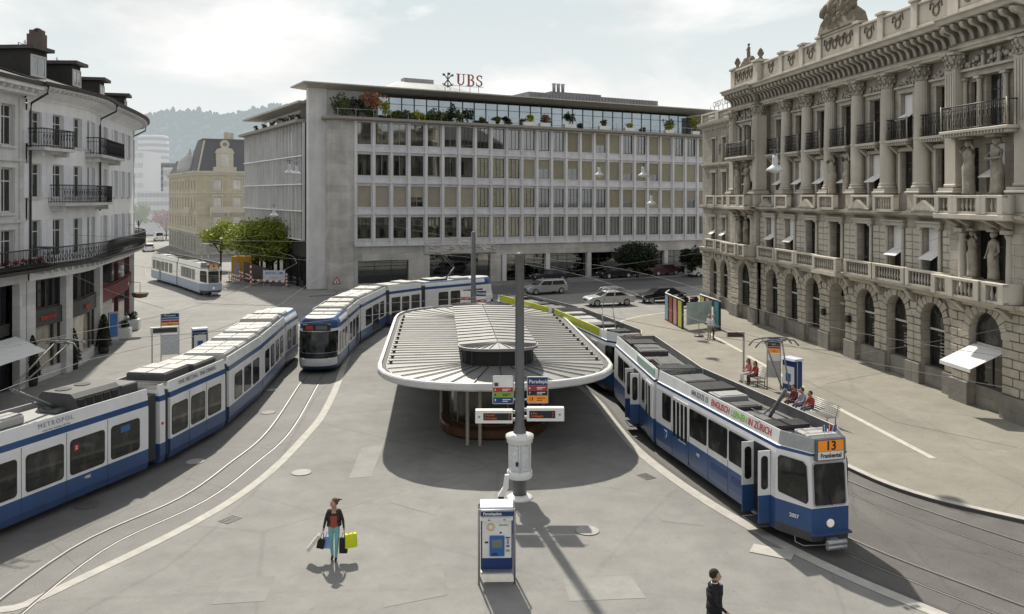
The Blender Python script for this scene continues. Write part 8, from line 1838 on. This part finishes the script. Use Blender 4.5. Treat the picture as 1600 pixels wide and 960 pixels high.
# ------------------------------------------------------------------ cars
carglass = glass('car_glass', (.02,.022,.025), .05)
def car(label, pos, rz, paint, L_=4.5, kind='saloon', group='cars on the road in front of the bank', name='parked_car', Wd=1.76):
    t = thing(name, label, 'car', pos, rz, group); h = {'saloon':1.40,'estate':1.46,'coupe':1.33,'van':1.95,'suv':1.65}[kind]; hw = Wd/2; a = -L_/2; b = L_/2
    zb = .92 if kind != 'van' else 1.1
    if kind == 'van': P = [(a+.02,.32),(a,.55),(a+.03,.95),(a+.35,1.08),(b-.05,1.1),(b,.6),(b-.02,.32)]
    else: P = [(a+.06,.30),(a,.48),(a+.05,.70),(a+.35,.82),(a+1.15,zb),(b-.75,zb+.03),(b-.1,zb-.02),(b,.6),(b-.05,.32)]
    bm = bmesh.new(); n = len(P); rings = []
    for y,sx,dz in ((-hw,.985,0),(-hw*1.0,.985,0),(-hw*.9,1,.02),(hw*.9,1,.02),(hw,.985,0)):
        rings.append([bm.verts.new((x*sx, y*(1 if abs(y) < hw else .985), z+(dz if z > .6 else 0))) for x,z in P])
    for r1,r2 in zip(rings[1:],rings[2:]):
        for i in range(n): bm.faces.new((r1[i],r1[(i+1)%n],r2[(i+1)%n],r2[i]))
    bm.faces.new(rings[1]); bm.faces.new(rings[-1][::-1]); [bm.verts.remove(v) for v in rings[0]]
    mb = MB(); mb.addbm(bm); body_ = mb.build('body', paint, t)
    x0,x1,r0,r1 = {'saloon':(a+1.05,b-.55,a+1.75,b-1.2),'estate':(a+1.05,b-.1,a+1.75,b-.35),'coupe':(a+1.15,b-.45,a+1.95,b-1.35),'van':(a+.35,b-.03,a+1.0,b-.05),'suv':(a+1.0,b-.12,a+1.55,b-.4)}[kind]
    z0_ = zb-.02; loops = [[(x0,-hw*.95,z0_),(x1,-hw*.95,z0_),(x1,hw*.95,z0_),(x0,hw*.95,z0_)],[(r0,-hw*.80,h-.06),(r1,-hw*.80,h-.06),(r1,hw*.80,h-.06),(r0,hw*.80,h-.06)],[(r0+.15,-hw*.7,h),(r1-.12,-hw*.7,h),(r1-.12,hw*.7,h),(r0+.15,hw*.7,h)]]
    mb = MB(); mb.loft(loops); mb.build('cabin', paint, t)
    for s in (-1,1):
        mb = MB(); f_ = lambda tt,zz: (x0+(r0-x0)*zz + tt*((x1-x0)*(1-zz)+(r1-r0)*zz), s*(hw*.95+(hw*.80-hw*.95)*zz+.008), z0_+(h-.06-z0_)*zz)
        sp_ = ((.07,.45),(.48,.93)) if kind != 'van' else ((.10,.32),)
        for u0,u1 in sp_: mb.face([f_(u0,.12),f_(u1,.12),f_(u1,.92),f_(u0,.92)])
        mb.build('side_glass', carglass, t)
    for nm_,xx0,xx1,dx in (('windscreen',x0,r0,-.01),('rear_glass',x1,r1,.01)):
        mb = MB(); g_ = lambda yy,zz: (xx0+(xx1-xx0)*zz+dx, yy*(hw*.95-(hw*.15)*zz), z0_+(h-.06-z0_)*zz+.006); mb.face([g_(-.88,.1),g_(.88,.1),g_(.88,.93),g_(-.88,.93)]); mb.build(nm_, carglass, t)
    for x in (a+.85,b-.85):
        for s in (-1,1):
            k1 = MB(); k1.lathe([(.20,-.1),(.31,-.1),(.33,-.06),(.33,.06),(.31,.1),(.2,.1)], n=18); mb = MB(); mb.v = [(x+v[0], s*(hw-.07)+v[2], .33+v[1]) for v in k1.v]; mb.f, mb.m, mb.sm = k1.f, k1.m, k1.sm; wh_ = mb.build('wheel', MT['black'], t)
            k1 = MB(); k1.lathe([(.21,-.105),(.21,.105)], n=14); mb = MB(); mb.v = [(x+v[0], s*(hw-.065)+v[2], .33+v[1]) for v in k1.v]; mb.f, mb.m, mb.sm = k1.f, k1.m, k1.sm; mb.build('rim', MT['galv'], wh_)
    for s in (-1,1):
        mb = MB(); mb.ball((a+.06,s*hw*.72,.66), .11, .5,1.3,.7); mb.build('headlight', MT['white'], t); mb = MB(); mb.box(b-.06,b+.01,s*hw*.7-.12,s*hw*.7+.12,.68,.84); mb.build('tail_light', MT['red'], t)
        mb = MB(); mb.ball((x0+.35,s*(hw+.06),zb+.05), .09, .7,.8,.7, 1); mb.build('mirror', paint, t)
    mb = MB(); mb.box(a-.004,a+.1,-.35,.35,.5,.64); mb.build('grille', MT['black'], t); return t
silver = mat('silver_car_paint', (.50,.51,.52), .25, .6, .04, 1); blackp = mat('black_car_paint', (.012,.012,.015), .15, 0, .1, 1); dkblue = mat('dark_blue_car_paint', (.015,.018,.03), .2); whitep = mat('white_van_paint', (.66,.65,.60), .35); maroon = mat('maroon_car_paint', (.06,.015,.02), .25)
fd = math.atan2(.4514,.892)
def onroad(u, v): return G(u,v,.005)[:2]+(.005,)
car('silver estate car driving left in front of the bank', onroad(851,459), fd, silver, 4.7, 'estate'); car('silver coupe nearest to the square, driving left', onroad(951,477), fd*.55, silver, 4.6, 'coupe')
car('dark blue car partly behind the silver estate car', front(22.2,3.2)+(.11,), fd, dkblue, 4.3, 'saloon'); car('black car parked along the hedge left of the pale van', front(31.5,3.1)+(.11,), fd, blackp, 4.5, 'suv'); car('dark maroon car parked just left of the pale van', front(38.8,3.0)+(.11,), fd, maroon, 4.4, 'saloon')
car('pale delivery van at the right end of the road', front(43.2,5.4)+(.005,), fd, whitep, 4.5, 'van'); car('black saloon driving left beside the coloured panels', onroad(1033,472), fd*.6, blackp, 4.5, 'saloon')
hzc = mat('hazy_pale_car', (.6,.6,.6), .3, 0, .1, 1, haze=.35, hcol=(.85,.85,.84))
car('pale car in the bright haze of the far street, nearer one', (-66,151,0), R(-62), hzc, 4.6, 'estate', 'cars in the far street'); car('pale car in the bright haze of the far street, farther one', (-79,186,0), R(-62), hzc, 4.6, 'van', 'cars in the far street')
def scooter(label, pos, rz, m):
    t = thing('scooter', label, 'scooter', pos, rz, 'scooters beside the coloured panels')
    for x in (-.6,.6):
        k1 = MB(); k1.lathe([(.12,-.05),(.24,-.05),(.26,0),(.24,.05),(.12,.05)], n=16); mb = MB(); mb.v = [(x+v[0],v[2],.26+v[1]) for v in k1.v]; mb.f, mb.m, mb.sm = k1.f, k1.m, k1.sm; mb.build('wheel', MT['black'], t)
    mb = MB(); mb.loft([[(.1,-.14,.3),(.85,-.14,.45),(.85,.14,.45),(.1,.14,.3)],[(.05,-.14,.62),(.8,-.12,.72),(.8,.12,.72),(.05,.14,.62)]]); mb.box(-.35,.15,-.16,.16,.28,.34); mb.loft([[(-.5,-.18,.3),(-.42,-.18,.3),(-.42,.18,.3),(-.5,.18,.3)],[(-.62,-.14,.95),(-.55,-.14,.95),(-.55,.14,.95),(-.62,.14,.95)]]); mb.build('body', m, t)
    mb = MB(); mb.bbox(.0,.75,-.14,.14,.72,.82,.04); mb.build('seat', MT['black'], t); mb = MB(); mb.tube([(-.62,0,.26),(-.5,0,1.0)], .03); mb.tube([(-.5,-.3,1.02),(-.5,.3,1.02)], .02); mb.build('handlebar', MT['galv'], t)
scooter('maroon scooter parked behind the coloured panels', G(1078,478,.12)[:2]+(.12,), R(20), maroon); scooter('black scooter parked left of the maroon one', G(1064,479,.12)[:2]+(.12,), R(30), blackp)
# ------------------------------------------------------------------ building site by the green trees
def barrier(label, p, q, z=.85, two=True, group='red and white site barriers'):
    p, q = Vector(p), Vector(q); d_ = q-p; L_ = d_.length; t = thing('site_barrier', label, 'barrier', (p.x,p.y,0), math.atan2(d_.y,d_.x), group)
    for zz in ((z,.42) if two else (z,)):
        mb = MB(); n = int(L_/.4)
        for i in range(n):
            mb.cur = i%2; a, b = L_*i/n, L_*(i+1)/n; k = len(mb.v); mb.v += [(a,-.02,zz),(b,-.02,zz),(b+.0,-.02,zz+.2),(a,-.02,zz+.2),(a,.02,zz),(b,.02,zz),(b,.02,zz+.2),(a,.02,zz+.2)]; mb.idx([(0,1,2,3),(7,6,5,4),(3,2,6,7),(0,4,5,1)],k,False)
        mb.build('striped_plank', [MT['white'],MT['red']], t)
    for x in (.1,L_/2,L_-.1): mb = MB(); mb.box(x-.04,x+.04,.03,.09,0,z+.25); mb.box(x-.25,x+.25,-.2,.3,0,.1); mb.build('foot_post', MT['roofgrey'], t)
barrier('low striped barrier right beside the far left tram', G(357,440)[:2], G(376,446)[:2]); barrier('long striped barrier under the white banner', G(392,446)[:2], G(449,449)[:2], .5, False)
barrier('striped barrier between the far left tram and the striped post', G(374,437)[:2], G(394,445)[:2])
bn = thing('site_banner', 'white banner with blurred blue lettering on the building site fence', 'banner', G(411,447)[:2]+(0,), R(-4)); mb = MB(); mb.box(0,2.55,-.03,.03,.55,1.75); b_ = mb.build('cloth', cl('pale_banner',(.62,.66,.72)), bn); lettering('AUTOC UM', .38, MT['midblue'], b_, (1.27,-.035,1.45), bold=.01); lettering('baut für Sie um', .16, MT['midblue'], b_, (1.27,-.035,.95))
for x in (.05,2.5): mb = MB(); mb.box(x-.04,x+.04,.032,.1,0,1.9); mb.build('post', MT['roofgrey'], bn)
for u,v,hh,l in ((392,447,2.3,'tall red and white striped post left of the white banner'),(448,449,1.5,'shorter striped post at the right end of the white banner')):
    t = thing('striped_post', l, 'post', G(u,v)[:2]+(0,), 0, 'striped site posts'); mb = MB()
    for i in range(8): mb.cur = i%2; mb.box(-.08,.08,-.08,.08,hh*i/8,hh*(i+1)/8)
    mb.build('post', [MT['red'],MT['white']], t)
hgr = thing('hoarding', 'grey hoarding wall leaning behind the striped barriers below the green tree', 'hoarding', G(392,441)[:2]+(0,), R(-6)); mb = MB(); mb.loft([[(-.9,0,0),(2.2,-.1,0),(2.2,0,0),(-.9,.1,0)],[(-.9,0,2.4),(2.2,-.1,1.6),(2.2,0,1.6),(-.9,.1,2.4)]]); mb.build('panel', cl('brown_grey_board',(.14,.115,.105)), hgr)
for pos,sz,l in (((-33.0,101.5),(2.6,2.4,2.7),'orange yellow site container at the left below the green tree'),((-26.6,101.0),(4.2,2.4,2.1),'long orange yellow site container behind the white banner')):
    t = thing('site_container', l, 'container', (*pos,0), R(-5), 'orange site containers'); mb = MB(); w_,dp,hh = sz; mb.bbox(-w_/2,w_/2,0,dp,.1,hh,.04); mb.build('shell', cl('site_orange',(.52,.28,.03)), t); mb = MB()
    for i in range(int(w_/.35)): mb.box(-w_/2+.1+i*.35,-w_/2+.22+i*.35,-.03,-.002,.3,hh-.15)
    mb.build('ribs', cl('site_orange',(.52,.28,.03)), t); mb = MB(); mb.box(-w_/2+.3,-w_/2+1.1,-.045,-.031,.2,min(1.95,hh-.1)); mb.build('door', MT['roofgrey'], t)
for u,v,w_,h_,m_,l in ((487,448,.7,2.3,'white','white notice board beside the bank corner'),(452,438,.6,2.6,'midblue','blue sign board above the building site fence'),(500,447,.9,2.6,'roofgrey','grey switch cabinet at the bank corner')):
    t = thing('notice_board' if m_ != 'roofgrey' else 'switch_cabinet', l, 'sign' if m_ != 'roofgrey' else 'cabinet', G(u,v)[:2]+(0,), R(20)); mb = MB(); mb.bbox(-w_/2,w_/2,-.06,.06 if m_ != 'roofgrey' else .5,1.0 if m_ != 'roofgrey' else 0,h_,.01); mb.build('panel', MT[m_], t)
    if m_ != 'roofgrey': mb = MB(); mb.tube([(0,.08,0),(0,.08,h_)], .04); mb.build('post', MT['galv'], t)
ts = thing('warning_sign', 'triangular red edged road works sign before the bank wall', 'road sign', G(526,463)[:2]+(0,), 0); mb = MB(); mb.profy([(-.45,1.2),(.45,1.2),(0,1.98)], -.02, .0); p_ = mb.build('border', MT['red'], ts); mb = MB(); mb.profy([(-.28,1.3),(.28,1.3),(0,1.78)], -.03, -.021); mb.build('sign_field', MT['white'], p_); mb = MB(); mb.profy([(-.08,1.36),(.1,1.36),(.03,1.58),(-.02,1.6)], -.036, -.031); mb.build('symbol', MT['black'], p_); mb = MB(); mb.tube([(0,.03,0),(0,.03,1.9)], .035); mb.build('post', MT['galv'], ts)
# ------------------------------------------------------------------ overhead wires
wire = mat('overhead_wire_metal', (.12,.12,.12), .6, 0, .1, 3)
def catw(pts, label, grp, r=.008, sag=0):
    P = []
    for a,b in zip(pts,pts[1:]):
        a,b = Vector(a),Vector(b)
        for i in range(8): t = i/8; q = a+(b-a)*t; q.z -= sag*4*t*(1-t); P.append(q)
    P.append(Vector(pts[-1])); c0 = Vector((P[0].x,P[0].y,P[0].z)); mb = MB(); mb.tube([p-c0 for p in P], r, 4); o = mb.build('overhead_wire', wire, None, tuple(c0)); tag(o, label, 'wire', grp)
g1 = 'contact wires hung above the tram tracks'
for tr,l in ((midtrack,'contact wire above the curved rails left of the oval shelter'),(ltrack,'contact wire above the long left tram'),(rt1,'contact wire above the tram numbered 13'),(rt2,'contact wire above the outer right rails')):
    catw([(p[0],p[1],5.45) for p in tr[::3] if p[1] > 6], l, g1, .008)
g2 = 'span wires stretched across the square'; pt = (.26,28.0,6.9); pt2 = (-2.6,56,7.2)
sl = 'thin steel span wire stretched high between the mast, facades and tram wires'
for a,b in ((pt,(-13.5,35.5,5.6)),(pt,(-14.5,26,5.6)),(pt,(9.5,24.5,5.6)),(pt,(6.2,37,5.6)),((6.2,37,5.6),(22.2,41,8.4)),(pt2,(-25.5,48,7.9)),(pt2,(3.7,50.4,5.6)),((3.7,50.4,5.6),(20.8,53.2,8.3)),(pt2,(-17,89.8,8)),((-25.4,47.4,6.9),(-11.4,44,5.6)),((-25.6,45,6.9),(-13.8,33,5.7)),((-28,60,7.5),(-11.5,56,5.6)),((-28.6,61.5,8),(-24,89,7.8)),((-11.5,56,5.6),pt2),((2,88,8),(-5,66,5.6)),((13,105,8),(17.5,84,8.5)),((9.9,24,5.6),(24.0,26,8.2)),((-20.5,91,7.2),(-30,82,5.6)),((-23,93,7.5),(-47,97,7.5)),((12,104,10),(17.4,80,9)),((30,112,9.5),(16.8,70,8.4))):
    catw([a,b], sl, g2, .007, .25)
